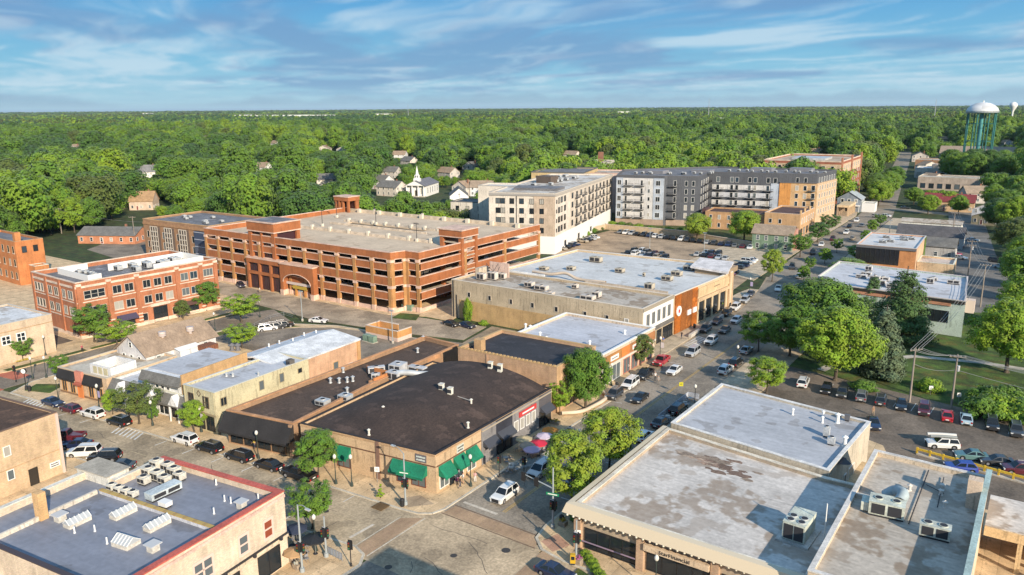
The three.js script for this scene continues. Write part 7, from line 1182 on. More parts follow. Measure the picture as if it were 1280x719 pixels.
// beyond: stands of trees
const stand = (seed, size, n) => { const rr = rng(seed), gs = []; for (let i = 0; i < n; i++) { const { g } = crownGeo(seed * 31 + i, { R: 5.5, H: 8.5, y0: 3, clumps: 12, per: 13, leaf: 2.0, lump: 0.4, tone: 0.2 }); const s = 0.8 + rr() * 0.6; g.applyMatrix4(M4.compose(V((rr() - 0.5) * size, 0, (rr() - 0.5) * size), new THREE.Quaternion(), V(s, s * (0.85 + 0.4 * rr()), s))); const t = 0.75 + 0.5 * rr(), c = g.attributes.color; for (let q = 0; q < c.count; q++) c.setXYZ(q, c.getX(q) * t * (0.85 + 0.3 * hash2(i, seed, 2)), c.getY(q) * t, c.getZ(q) * t); gs.push(g); } return mergeGeometries(gs); };
const st = [stand(1, 64, 34), stand(2, 64, 34), stand(3, 64, 34)], far = [[], [], [], [], [], []];
for (const [d0, d1, step, sc] of [[1700, 4200, 56, 1], [4200, 11000, 150, 2.6]]) for (let z = 0; z > -d1; z -= step) for (let x = -d1; x < d1 * 0.35; x += step) {
const X = x + (r() - 0.5) * step * 0.6, Z = z + (r() - 0.5) * step * 0.6, d = Math.hypot(X, Z), v = r(), w = r(), q = r(); if (d < d0 || d >= d1) continue;
const a = Math.atan2(-X, -Z) - heads; if (Math.abs(a) > half + 4 * D2R) continue; if (houses.some(([p, s, k]) => k === 40 && (X - p) ** 2 + (Z - s) ** 2 < 3600)) continue;
far[Math.floor(clamp(vnoise(X / 340, Z / 340, 21) * 0.8 + v * 0.5 - 0.15, 0, 0.99) * 6)].push([X, Z, q * 6.28, sc * (0.95 + 0.2 * w), sc > 1 ? 1.0 + 0.5 * w : 0.9 + 0.5 * w]);
}
far.forEach((list, i) => { const im = new THREE.InstancedMesh(st[i % 3], [LEAF.deep, LEAF.teal, LEAF.mid, LEAF.leafy, LEAF.olive, LEAF.bright][i], list.length); im.name = 'stands'; list.forEach((s, j) => im.setMatrixAt(j, M4.compose(V(s[0], 0, s[1]), Q.setFromAxisAngle(UP, s[2]), V(s[3], s[4], s[3])))); woods.add(im); });
console.log('trees', spots.length, 'own', own.size, 'far', far.map(f => f.length).join(' '));
}
// ---------------------------------------------------------------- vehicles: nose towards +z in their own axes
const paint = (c, rough = 0.28) => { const m = new THREE.MeshPhysicalMaterial({ roughness: rough, metalness: 0.1, clearcoat: 0.8, clearcoatRoughness: 0.08 }); m.color.setRGB(...c); return m; };
const PAINT = { white: paint([0.72, 0.71, 0.69]), black: paint([0.012, 0.012, 0.014]), 'dark grey': paint([0.05, 0.052, 0.056]), silver: paint([0.42, 0.43, 0.44]), red: paint([0.42, 0.02, 0.03]), maroon: paint([0.10, 0.015, 0.025]), 'dark blue': paint([0.012, 0.02, 0.06]), blue: paint([0.03, 0.06, 0.30]), 'pale blue': paint([0.40, 0.52, 0.58]), teal: paint([0.10, 0.20, 0.20]), tan: paint([0.36, 0.30, 0.22]), grey: paint([0.16, 0.165, 0.17]) };
const carGlass = mat([0.012, 0.015, 0.018], 0.04), headM = mat([0.62, 0.62, 0.6], 0.15), tailM = mat([0.30, 0.01, 0.012], 0.25), plastic = mat([0.022, 0.022, 0.024], 0.6);
// side outline of the lower body with wheel arches, extruded across and slightly drawn in at the ends
function bodyGeo(L, W, yb, belt, hood, trunk, wheel, wz, cowl, tailBase) {
const s = new THREE.Shape(), h = L / 2, R = wheel + 0.06;
s.moveTo(-h, yb + 0.18); s.lineTo(-h + 0.04, trunk - 0.12); s.quadraticCurveTo(-h + 0.06, trunk, -h + 0.24, trunk + 0.02); s.lineTo(tailBase, belt); s.lineTo(cowl, belt - 0.01); s.lineTo(h - 0.42, hood); s.quadraticCurveTo(h - 0.06, hood - 0.06, h - 0.03, hood - 0.26); s.lineTo(h, yb + 0.2); s.quadraticCurveTo(h, yb, h - 0.16, yb);
s.lineTo(wz + R, yb); s.absarc(wz, wheel, R, -0.25, Math.PI + 0.25, false); s.lineTo(-wz + R, yb); s.absarc(-wz, wheel, R, -0.25, Math.PI + 0.25, false); s.lineTo(-h + 0.16, yb); s.quadraticCurveTo(-h, yb, -h, yb + 0.18);
const b = 0.09, e = new THREE.ExtrudeGeometry(s, { depth: W - 2 * b, bevelEnabled: true, bevelThickness: b, bevelSize: 0.05, bevelOffset: -0.05, bevelSegments: 2, curveSegments: 7 });
e.translate(0, 0, -(W - 2 * b) / 2); const p = e.attributes.position;
for (let i = 0; i < p.count; i++) { const x = p.getX(i), t = Math.max(0, Math.abs(x) / h - 0.72) / 0.28; p.setZ(i, p.getZ(i) * (1 - 0.13 * t * t)); }
e.rotateY(-Math.PI / 2); e.computeVertexNormals(); return e;               // length along z, nose at +z
}
function panel(g, a, b, c, d, in_, off) {                                      // inset quad lifted off a face
const A = V(...a), B = V(...b), C = V(...c), D = V(...d), n = B.clone().sub(A).cross(D.clone().sub(A)).normalize().multiplyScalar(off), m = A.clone().add(B).add(C).add(D).multiplyScalar(0.25);
const q = [A, B, C, D].map(p => { const v = p.clone().sub(m), l = v.length(); return v.multiplyScalar(Math.max(0.2, (l - in_) / l)).add(m).add(n).toArray(); }); g.quad(...q); return g;
}
function carProto(kind) {
const K = {
sedan: { L: 4.75, W: 1.82, yb: 0.24, belt: 0.95, hood: 0.86, trunk: 0.94, r: 0.33, wz: 1.4, cowl: 0.95, tb: -1.75, top: 1.44, f0: 0.98, f1: 0.12, r0: -1.78, r1: -1.02 },
suv: { L: 4.75, W: 1.9, yb: 0.3, belt: 1.1, hood: 1.04, trunk: 1.06, r: 0.37, wz: 1.42, cowl: 1.05, tb: -2.2, top: 1.72, f0: 1.1, f1: 0.42, r0: -2.24, r1: -1.92, rack: true },
van: { L: 5.05, W: 1.96, yb: 0.28, belt: 1.08, hood: 0.98, trunk: 1.04, r: 0.35, wz: 1.52, cowl: 1.4, tb: -2.38, top: 1.76, f0: 1.5, f1: 0.66, r0: -2.4, r1: -2.16, rack: true },
pickup: { L: 5.7, W: 1.98, yb: 0.36, belt: 1.14, hood: 1.12, trunk: 0.82, r: 0.4, wz: 1.78, cowl: 1.2, tb: -0.66, top: 1.84, f0: 1.25, f1: 0.62, r0: -0.72, r1: -0.5, bed: true },
hatch: { L: 4.3, W: 1.8, yb: 0.25, belt: 1.0, hood: 0.92, trunk: 0.98, r: 0.33, wz: 1.3, cowl: 0.98, tb: -1.9, top: 1.52, f0: 1.02, f1: 0.3, r0: -1.98, r1: -1.55 },
}[kind];
const g = gb(), wb = K.W / 2 - 0.07, wt = K.W / 2 - 0.26, y0 = K.belt - 0.03, y1 = K.top;
let tb = K.tb; const low = bodyGeo(K.L, K.W, K.yb, K.belt, K.hood, K.trunk, K.r, K.wz, K.cowl, tb);
g.add(low);
const F0 = K.f0, F1 = K.f1, R0 = K.r0, R1 = K.r1;
const P = { fbl: [-wb, y0, F0], fbr: [wb, y0, F0], ftl: [-wt, y1, F1], ftr: [wt, y1, F1], rbl: [-wb, y0, R0], rbr: [wb, y0, R0], rtl: [-wt, y1, R1], rtr: [wt, y1, R1] };
g.quad(P.fbl, P.fbr, P.ftr, P.ftl).quad(P.rbr, P.rbl, P.rtl, P.rtr).quad(P.fbr, P.rbr, P.rtr, P.ftr).quad(P.rbl, P.fbl, P.ftl, P.rtl);
const e = 0.14, ry = y1 + 0.05; g.quad([-wt + e, ry, F1 - e], [wt - e, ry, F1 - e], [wt - e, ry, R1 + e], [-wt + e, ry, R1 + e]); g.quad(P.ftl, P.ftr, [wt - e, ry, F1 - e], [-wt + e, ry, F1 - e]).quad(P.rtr, P.rtl, [-wt + e, ry, R1 + e], [wt - e, ry, R1 + e]).quad(P.ftr, P.rtr, [wt - e, ry, R1 + e], [wt - e, ry, F1 - e]).quad(P.rtl, P.ftl, [-wt + e, ry, F1 - e], [-wt + e, ry, R1 + e]);
if (K.bed) { const h = K.L / 2; g.box(-K.W / 2 + 0.04, -K.W / 2 + 0.14, 0.8, 1.16, -h + 0.08, -0.68).box(K.W / 2 - 0.14, K.W / 2 - 0.04, 0.8, 1.16, -h + 0.08, -0.68).box(-K.W / 2 + 0.14, K.W / 2 - 0.14, 0.8, 1.16, -h + 0.08, -h + 0.16); }
const parts = { body: g.geo() };
parts.windshield = panel(gb(), P.fbl, P.fbr, P.ftr, P.ftl, 0.09, 0.012).geo(); parts.rear_window = panel(gb(), P.rbr, P.rbl, P.rtl, P.rtr, 0.1, 0.012).geo();
const mz = (F0 + R0) / 2 - 0.05, mt = (F1 + R1) / 2 + 0.02, mix3 = (a, b, z) => a.map((v, i) => i === 2 ? z : (v + b[i]) / 2); const sides = [];
for (const [fb, rb, ft, rt, sgn] of [[P.fbr, P.rbr, P.ftr, P.rtr, 1], [P.fbl, P.rbl, P.ftl, P.rtl, -1]]) { const mb = mix3(fb, rb, mz), m1 = mix3(ft, rt, mt); for (const q of [[fb, mb, m1, ft], [mb, rb, rt, m1]]) sides.push((sgn > 0 ? panel(gb(), q[0], q[1], q[2], q[3], 0.1, 0.012) : panel(gb(), q[1], q[0], q[3], q[2], 0.1, 0.012)).geo()); }
parts.sides = sides; parts.K = K;
const h = K.L / 2, yl = K.hood - 0.2; parts.head = [-1, 1].map(s => gb().box(s * K.W * 0.37 - 0.2, s * K.W * 0.37 + 0.2, yl - 0.07, yl + 0.09, h - 0.17, h - 0.01).geo()); parts.tail = [-1, 1].map(s => gb().box(s * K.W * 0.38 - 0.12, s * K.W * 0.38 + 0.12, K.trunk - 0.34, K.trunk - 0.06, -h - 0.005, -h + 0.1).geo());
parts.trim = gb().box(-K.W * 0.3, K.W * 0.3, K.yb + 0.12, K.hood - 0.16, h - 0.06, h + 0.005).box(-K.W * 0.26, K.W * 0.26, K.yb + 0.06, K.yb + 0.24, -h - 0.012, -h + 0.05).geo(); if (K.rack) parts.rack = gb().box(-wt + 0.06, -wt + 0.11, y1 + 0.04, y1 + 0.12, R1 + 0.2, F1 - 0.25).box(wt - 0.11, wt - 0.06, y1 + 0.04, y1 + 0.12, R1 + 0.2, F1 - 0.25).geo(); parts.plate = gb().box(-0.26, 0.26, K.yb + 0.3, K.yb + 0.44, -h - 0.012, -h + 0.02).geo();
return parts;
}
const CP = Object.fromEntries(['sedan', 'suv', 'van', 'pickup', 'hatch'].map(k => [k, carProto(k)]));
const tyreG = (r) => cached('ty' + r, () => new THREE.TorusGeometry(r * 0.74, r * 0.26, 8, 18).rotateY(Math.PI / 2)), rimG = (r) => cached('ri' + r, () => { const g = gb().add(new THREE.CylinderGeometry(r * 0.6, r * 0.6, 0.13, 14).rotateZ(Math.PI / 2)); return g.geo(); });
const kindWord = { sedan: 'sedan', suv: 'SUV', van: 'minivan', pickup: 'pickup truck', hatch: 'hatchback' };
function car(kind, colour, x, z, heading, where, { full = true, label = null, group = null, y = 0.03 } = {}) {
const P = CP[kind], g = thing(kind === 'pickup' ? 'pickup_truck' : kind === 'van' ? 'minivan' : 'car', label || `${colour} ${kindWord[kind]} ${where}`, kind === 'pickup' ? 'truck' : kind === 'van' ? 'van' : 'car', x, z, heading, group || `cars ${where}`, y);
part('body', P.body, PAINT[colour], g); const ws = part('windshield', P.windshield, carGlass, g); part('rear_window', P.rear_window, carGlass, g); for (const s of P.sides) part('side_window', s, carGlass, g);
const { r, wz, W } = P.K; for (const sx of [-1, 1]) for (const sz of [-1, 1]) { const w = part('wheel', tyreG(r), S.tyre, g); w.position.set(sx * (W / 2 - 0.13), r, sz * wz); if (full) { const m = part('rim', rimG(r), S.rim, w); m.position.x = sx * 0.03; } }
if (full) { for (const q of P.head) part('headlight', q, headM, g); for (const q of P.tail) part('taillight', q, tailM, g); part('grille', P.trim, plastic, g); part('number_plate', P.plate, S.white, g); if (P.rack) part('roof_rails', P.rack, S.steel, g); }
return g;
}
const carAt = (kind, colour, px, py, heading, where, o = {}) => { const [x, z] = at(px, py, 0.5); return car(kind, colour, x, z, heading, where, { y: 0.03, ...o }); };
const HX = -Math.PI / 2 + 0.1, HZ = Math.PI, N = Math.PI;                      // nose west along the cross street, nose north up main street
// north kerb of the cross street
{ const w = 'parked along the cross street shops';
carAt('suv', 'white', 231, 550, HX, w, { label: 'white SUV at the head of the row beside the black mansard awning' }); carAt('suv', 'black', 262, 560.5, HX, w, { label: 'black SUV parked directly behind the white SUV by the mansard awning' }); carAt('suv', 'black', 299.5, 571.5, HX, w, { label: 'black SUV in the middle of the row by the mansard awning' }); carAt('sedan', 'black', 336, 582, HX, w, { label: 'black sedan parked between a black SUV and the pickup' }); carAt('pickup', 'black', 374, 594, HX, w, { label: 'black pickup truck last in the row near the crossing' });
carAt('sedan', 'dark blue', 66, 503.5, HX + Math.PI, w, { label: 'dark blue sedan by the hatched kerb of the awning shop' }); carAt('hatch', 'maroon', 88, 511.5, HX, w, { label: 'maroon hatchback outside the orange doorway' }); carAt('suv', 'white', 116, 518, HX, w, { label: 'white crossover outside the awning corner shop' }); carAt('suv', 'black', 149, 528, HX, w, { label: 'black SUV standing alone outside the white shops' }); }
// south kerb, angled
{ const w = 'in the angled bays by the yellow brick building', A = 2.25 - Math.PI;
carAt('pickup', 'maroon', 83, 547, A, w, { label: 'maroon pickup with loaded bed by the yellow brick wall' }); carAt('sedan', 'dark blue', 95, 556, A, w, { label: 'dark blue sedan squeezed between maroon pickup and white estate' }); carAt('van', 'white', 105, 566, A, w, { label: 'white minivan in the angled bays by the yellow brick building' }); carAt('suv', 'black', 131, 572, A, w, { label: 'black SUV in the angled bays by the plant cluster roof' }); carAt('sedan', 'dark grey', 148, 583, A, w, { label: 'dark grey sedan in deep shade by the plant cluster roof' }); }
// main street
{ const w = 'on the main street';
carAt('suv', 'white', 631, 619, 0.02, w, { label: 'white SUV with dark sunroof waiting at the stop line' }); carAt('van', 'silver', 676, 588, 0.02, w, { label: 'silver minivan queueing behind the white SUV' });
const p = 'parked along the west kerb of main street', M = Math.PI;
carAt('suv', 'dark grey', 768, 494, 0.05, p); carAt('van', 'white', 788, 480.5, 0.05, p); carAt('sedan', 'black', 800, 498, 0.02, w, { label: 'black sedan driving down main street past the shade trees' }); carAt('pickup', 'black', 806, 469, 0.05, p); carAt('pickup', 'red', 827, 452, 0.05, p, { label: 'bright red pickup truck parked beside the lamp post on main street' }); carAt('sedan', 'white', 843, 463.5, 0.02, w, { label: 'white sedan driving down main street beside the red pickup' }); carAt('van', 'silver', 866, 441, 0.02, w, { label: 'silver minivan driving past the hatched bay' }); carAt('suv', 'white', 889, 427, 0.02, w, { label: 'white SUV driving behind the silver minivan on main street' }); carAt('suv', 'dark grey', 882, 412, 0.05, p, { label: 'dark grey SUV parked by the store front barrier' }); carAt('sedan', 'black', 906, 413, 0.02, w, { label: 'black sedan driving level with the copper panel' }); carAt('sedan', 'dark blue', 896, 402, 0.05, p); carAt('hatch', 'white', 920, 401, 0.02, w, { label: 'white hatchback driving level with the store canopy' }); carAt('suv', 'black', 908, 392, 0.05, p); carAt('suv', 'white', 919, 385, 0.05, p, { label: 'white SUV parked below the store canopy' }); carAt('suv', 'silver', 931, 376, 0.1, p, { label: 'silver SUV parked past the store canopy' }); carAt('sedan', 'dark grey', 938, 368, 0.1, p);
const e = 'parked along the east kerb of main street';
carAt('suv', 'black', 848, 512, M, e, { label: 'black SUV parked under the kerb of the white-roofed hall' }); carAt('sedan', 'dark grey', 826, 528, M, e); carAt('hatch', 'white', 805, 546, M, e, { label: 'white hatchback parked beside the bank side wall' }); carAt('suv', 'white', 907, 463, M, e, { label: 'white SUV parked by the sunlit bush-like tree' }); carAt('suv', 'black', 920, 454, M, e, { label: 'black SUV parked by the sunlit bush-like tree' }); carAt('sedan', 'silver', 933, 438, M, e, { label: 'silver sedan parked under the dim leaning tree' }); carAt('sedan', 'dark grey', 722, 600, M, e, { label: 'dark grey sedan parked behind the yellow-green trunks' });
const f = 'on the far bend of main street'; const cs = ['white', 'dark grey', 'silver', 'black', 'white', 'dark blue', 'maroon', 'silver', 'white', 'black', 'tan', 'white', 'grey', 'silver'], ks = ['sedan', 'suv', 'sedan', 'suv', 'hatch'];
[[973, 361, 0.2], [990, 334, 0.2], [1000, 345, M], [1016, 316, 0.15], [1027, 306, 0.1], [1035, 320, M], [1041, 299, 0.1], [1051, 305, M], [1058, 291, 0.05], [1062, 283, 0.05], [1066, 298, M], [1071, 276, 0.05], [1078, 282, M], [1096, 271, 1.4], [1108, 270, 1.4], [1132, 260, 1.5]].forEach(([px, py, h], i) => carAt(ks[i % 5], cs[i % cs.length], px, py, h, f, { full: false }));
}
carAt('sedan', 'dark blue', 694, 716, Math.PI / 2 - 0.03, 'crossing the junction by the yellow post', { label: 'dark blue sedan nose entering the junction by the newspaper boxes' });
// east car park
{ const w = 'in the nose-in row before the lawn', list = [['suv', 'white', 1004, 479], ['hatch', 'black', 1033, 487], ['sedan', 'dark grey', 1053, 491], ['suv', 'grey', 1077, 496], ['suv', 'dark grey', 1101, 501], ['sedan', 'black', 1127, 506.5], ['suv', 'maroon', 1155, 513], ['sedan', 'red', 1184, 520], ['sedan', 'pale blue', 1208, 524], ['suv', 'black', 1240, 531], ['suv', 'dark grey', 1270, 539]];
list.forEach(([k, c, px, py], i) => carAt(k, c, px, py, [Math.PI, 0, 0, Math.PI][i % 4] + 0.12, w));
const v = 'beside the yellow kerb rail'; const kc = carAt('suv', 'white', 1178, 556, -1.15, v, { label: 'white SUV carrying a kayak rack beside the yellow kerb rail' }); gb().tube([[-0.5, 1.95, -2.0], [-0.45, 2.0, 0], [-0.4, 1.95, 2.2]], 0.26, 8, 14).build('kayak', mat([0.5, 0.5, 0.48], 0.5), kc); gb().tube([[0.4, 1.95, -1.8], [0.4, 2.02, 0], [0.4, 1.95, 2.0]], 0.22, 8, 14).build('kayak', mat([0.2, 0.22, 0.22], 0.5), kc); for (const z of [-0.9, 0.5]) gb().box(-0.8, 0.8, 1.74, 1.8, z - 0.04, z + 0.04).build('roof_bar', S.steel, kc);
carAt('sedan', 'teal', 1214, 570, -1.2, v); carAt('sedan', 'dark grey', 1246, 577, -1.2, v); carAt('suv', 'maroon', 1275, 588, -1.2, v); carAt('hatch', 'blue', 1201, 585, -1.2, v, { label: 'blue hatchback half hidden below the yellow kerb rail' }); carAt('sedan', 'dark blue', 1092, 530, 0.3, 'behind the rear hall wall'); }
// car park behind the store: rows
{ const w = 'in the car park behind the white-roofed store', cs = ['black', 'white', 'dark grey', 'silver', 'black', 'maroon', 'white', 'dark blue', 'grey', 'black', 'silver', 'tan'], ks = ['suv', 'sedan', 'suv', 'sedan', 'hatch', 'van']; let i = 0;
const rowOf = (x0, z0, x1, z1, n, h, skip = () => false) => { for (let k = 0; k < n; k++, i++) { if (skip(k)) continue; const t = n > 1 ? k / (n - 1) : 0, r = rng(i * 7 + 3)(); car(ks[(i * 5 + (r * 6 | 0)) % 6], cs[(i * 7 + (r * 12 | 0)) % 12], lerp(x0, x1, t) + (r - 0.5) * 0.3, lerp(z0, z1, t), h + (r < 0.5 ? Math.PI : 0), w, { full: false, y: 0.04 }); } };
rowOf(-147, -292.5, -90, -285.5, 21, 0.1); rowOf(-147.6, -246, -149.5, -275, 9, 1.4, k => k === 4); rowOf(-123, -252, -108, -249.5, 6, 0.1); rowOf(-123, -257, -112, -255.2, 5, 0.1); rowOf(-101, -262, -90, -260, 5, 0.1); rowOf(-82, -262, -80, -228, 10, 1.5, k => k === 5); rowOf(-100, -267, -95, -266, 3, 0.1); }
// alley, garage and lots
carAt('sedan', 'white', 398, 401, 1.9, 'by the verge facing the garage', { label: 'white sedan pulling out beside the grass verge' }); carAt('suv', 'white', 334, 411, 2.6, 'behind the folded white roof', { label: 'white SUV nose-in behind the folded white roof' }); carAt('suv', 'dark grey', 345, 409, 2.6, 'behind the folded white roof', { label: 'dark grey SUV nose-in behind the folded white roof' }); carAt('suv', 'black', 355, 407, 2.6, 'behind the folded white roof', { label: 'black SUV nose-in behind the folded white roof' });
carAt('sedan', 'black', 564, 405, 1.4, 'in the alley by the beige stucco wall', { label: 'black sedan parked at the vine corner of the alley' }); carAt('sedan', 'dark blue', 584, 407, 1.4, 'in the alley by the beige stucco wall', { label: 'dark blue sedan parked below the vine in the alley' }); carAt('sedan', 'dark grey', 628, 420, 1.5, 'in the alley by the beige stucco wall', { label: 'dark grey sedan parked behind the black-roofed building' });
carAt('hatch', 'dark blue', 301, 357, 1.2, 'outside the garage columns', { label: 'tiny dark blue car outside the garage columns' });
{ const w = 'on the decks inside the parking garage'; [[-140, 7.3, -160, 0.1], [-140, 11.2, -158, 0.1], [-140, 11.2, -176, 0.1], [-136, 7.3, -182, 0.1], [-147, 7.3, -149, 1.6], [-160, 3.5, -149, 1.6], [-170, 3.5, -150, 1.6], [-136, 3.5, -190, 0]].forEach(([x, y, z, h], i) => car(['sedan', 'suv', 'van', 'hatch'][i % 4], ['white', 'silver', 'red', 'dark grey', 'pale blue'][i % 5], x, z, h, w, { full: false, y: y + 0.02 })); }
{ const w = 'in the lane behind the dark-glazed building'; [['van', 'white', 1178, 316], ['suv', 'silver', 1185, 310], ['pickup', 'red', 1191, 318], ['sedan', 'white', 1200, 322], ['sedan', 'pale blue', 1252, 334], ['sedan', 'white', 1262, 343], ['suv', 'dark grey', 1245, 326], ['sedan', 'silver', 1216, 300], ['suv', 'maroon', 1196, 308]].forEach(([k, c, px, py]) => carAt(k, c, px, py, 1.2, w, { full: false })); }
// ---------------------------------------------------------------- street furniture
const postM = mat([0.03, 0.045, 0.04], 0.5), postGrey = mat([0.30, 0.33, 0.34], 0.45), globeM = mat([0.62, 0.60, 0.54], 0.3);
function streetLamp(label, px, py, { h = 4.3, banner = null } = {}) {
const [x, z] = at(px, py); const g = thing('street_lamp', label, 'street lamp', x, z, 0, 'globe street lamps', 0.14);
gb().cyl(0, 0, 0, 0.24, 0.18, 0.5, 10).cyl(0, 0.5, 0, 0.16, 0.09, 0.3, 10).cyl(0, 0.8, 0, 0.075, 0.055, h - 1.3, 8).build('pole', postM, g); const a = gb().add(new THREE.LatheGeometry([[0.08, 0], [0.2, 0.12], [0.26, 0.34], [0.2, 0.58], [0.06, 0.7], [0.0, 0.78]].map(p => new THREE.Vector2(...p)), 14), new THREE.Matrix4().makeTranslation(0, h - 0.5, 0)).build('globe', globeM, g); gb().cyl(0, h - 0.56, 0, 0.1, 0.16, 0.1, 10).build('collar', postM, g);
if (banner) { gb().rod([0, h - 1.0, 0], [0.8, h - 1.0, 0], 0.025).rod([0, h - 2.3, 0], [0.8, h - 2.3, 0], 0.025).build('banner_arm', postM, g); gb().box(0.08, 0.78, h - 2.26, h - 1.04, -0.01, 0.01).build('banner', banner, g); }
return g;
}
const ban = mat([0.42, 0.36, 0.55], 0.8), banW = mat([0.6, 0.55, 0.56], 0.8);
streetLamp('globe lamp with white notice between the green awnings and the sapling', 440, 609, { h: 4.6 }); streetLamp('globe lamp beside the cluster of people under the green awnings', 588.5, 609, { h: 4.6 }); streetLamp('globe lamp standing before the black mansard awning', 323, 574); streetLamp('globe lamp near the single tree by the pickup', 420, 606); streetLamp('globe lamp with violet banner outside the awning corner shop', 124, 511, { banner: ban }); streetLamp('globe lamp outside the white shop porch', 191, 533); streetLamp('globe lamp with banner beside the small bright tree', 252, 541, { banner: banW }); streetLamp('globe lamp beside the hatched kerb of the awning shop', 73, 501); streetLamp('globe lamp by the pale plaza seat of the tan brick wall', 41, 474); streetLamp('dark lamp on the corner by the red brick crossing', 58, 473 - 0); streetLamp('globe lamp with flower basket by the tan brick wall', 57, 445); streetLamp('globe lamp near the big deep green tree', 764, 483); streetLamp('globe lamp beside the red pickup', 825, 447, { banner: banW }); streetLamp('globe lamp by the store front barrier', 881, 408); streetLamp('globe lamp by the short canopy trees', 907, 386); streetLamp('globe lamp with banner at the car park exit', 937, 367, { banner: ban }); streetLamp('globe lamp on the east kerb by the sunlit bush-like tree', 921, 459); streetLamp('globe lamp in front of the bank sign band', 819, 745, { h: 4.6 }); streetLamp('globe lamp beside the east kerb below the trees', 868, 512); streetLamp('globe lamp before the brick office entrance', 269, 414); streetLamp('globe lamp at the crossing before the garage', 325, 397); streetLamp('globe lamp near the corner tables below the red parapet', 395, 690, { h: 4.6 });
for (const [px, py, k] of [[378, 402, 'tall grey lamp mast on the verge facing the garage arch'], [491, 430, 'tall grey lamp mast beside the brick bin enclosure'], [318, 319, 'tall grey lamp mast behind the loft block'], [812, 312, 'tall grey lamp mast at the back row of the car park'], [880, 318, 'tall grey lamp mast between the car park clusters'], [1111, 300, 'tall grey lamp mast by the far shops']]) { const [x, z] = at(px, py), g = thing('lamp_mast', k, 'lamp post', x, z, 0, 'tall lamp masts', 0.1); gb().cyl(0, 0, 0, 0.3, 0.3, 0.6, 10).build('footing', S.concrete, g); gb().cyl(0, 0.6, 0, 0.12, 0.08, 7, 8).build('pole', postGrey, g); gb().box(-0.7, 0.7, 7.55, 7.75, -0.16, 0.16).build('lamp_head', postGrey, g); }
// traffic signals
function signalHead(parent, x, y, z, turn) { const g = gb().box(-0.18, 0.18, 0, 1.05, -0.16, 0.16).box(-0.32, 0.32, -0.1, 1.15, -0.18, -0.165); const m = g.build('signal_head', S.black, parent); m.position.set(x, y, z); m.rotation.y = turn; [['red', [0.22, 0.02, 0.02]], ['amber', [0.22, 0.12, 0.01]], ['green', [0.02, 0.16, 0.08]]].forEach(([n, c], i) => gb().add(new THREE.CylinderGeometry(0.11, 0.11, 0.05, 12).rotateX(Math.PI / 2), new THREE.Matrix4().makeTranslation(0, 0.88 - i * 0.34, 0.17)).build(`${n}_lens`, mat(c, 0.3), m)); }
function signalPole(label, px, py, { h = 7.4, arm = null, name = null, lamp = null, ped = true } = {}) {
const [x, z] = at(px, py), g = thing('traffic_signal', label, 'traffic signal', x, z, 0, null, 0.14);
gb().cyl(0, 0, 0, 0.3, 0.26, 0.5, 12).cyl(0, 0.5, 0, 0.14, 0.09, h - 0.5, 10).build('pole', postGrey, g);
if (lamp) { gb().tube([[0, h - 0.1, 0], [lamp[0] * 0.5, h + 0.35, lamp[1] * 0.5], [lamp[0], h + 0.3, lamp[1]]], 0.05, 6, 10).build('lamp_arm', postGrey, g); gb().box(lamp[0] - 0.35, lamp[0] + 0.35, h + 0.18, h + 0.32, lamp[1] - 0.16, lamp[1] + 0.16).build('lamp_head', S.galv, g); }
if (arm) { gb().rod([0, 5.4, 0], [arm[0], 5.9, arm[1]], 0.1, 0.06, 8).build('mast_arm', postGrey, g); signalHead(g, arm[0], 5.1, arm[1], arm[2]); signalHead(g, arm[0] * 0.55, 5.0, arm[1] * 0.55, arm[2]); }
signalHead(g, 0.35, 2.7, 0, 1.57); signalHead(g, 0, 2.7, 0.35, 0);
if (name) { const b = gb().box(-0.85, 0.85, 4.5, 4.86, 0.14, 0.18).build('street_name_sign', mat([0.01, 0.22, 0.09], 0.5), g); b.rotation.y = name; gb().box(-0.62, 0.62, 4.61, 4.74, 0.18, 0.19).build('lettering', S.white, b); }
if (ped) { gb().box(-0.2, 0.2, 2.2, 2.65, -0.4, -0.2).build('pedestrian_signal', S.black, g); gb().box(-0.25, 0.25, 2.9, 3.9, 0.15, 0.17).build('notice', mat([0.5, 0.55, 0.66], 0.6), g); }
return g;
}
signalPole('traffic signal pole with lamp arm before the corner with green awnings', 507, 632, { lamp: [-2.4, -0.6], name: 0.3 }); signalPole('traffic signal pole with mast arm on the bank corner', 691, 661, { arm: [-4.6, -0.4, Math.PI], name: 0.2, h: 8.2 }); signalPole('shorter traffic signal pole by the newspaper boxes', 720, 704, { h: 5.4, ped: true }); signalPole('traffic signal pole by the corner cafe tables', 408, 697, { h: 5.2 }); signalPole('tall signal pole rising against the red parapet building', 378, 716, { h: 8.4, lamp: [2.2, 0.4] });
for (const [px, py, k] of [[624, 597, 'low black signal post by the dining barrier'], [655, 599, 'low black signal post beside the queueing minivan'], [439, 709, 'low black signal post at the tip of the cafe corner'], [20, 478, 'low dark signal post at the red brick crossing']]) { const [x, z] = at(px, py), g = thing('signal_post', k, 'signal post', x, z, 0, null, 0.1); gb().cyl(0, 0, 0, 0.16, 0.1, 0.4, 8).cyl(0, 0.4, 0, 0.06, 0.06, 2.2, 8).build('post', S.black, g); signalHead(g, 0, 2.2, 0.1, 0.2); }
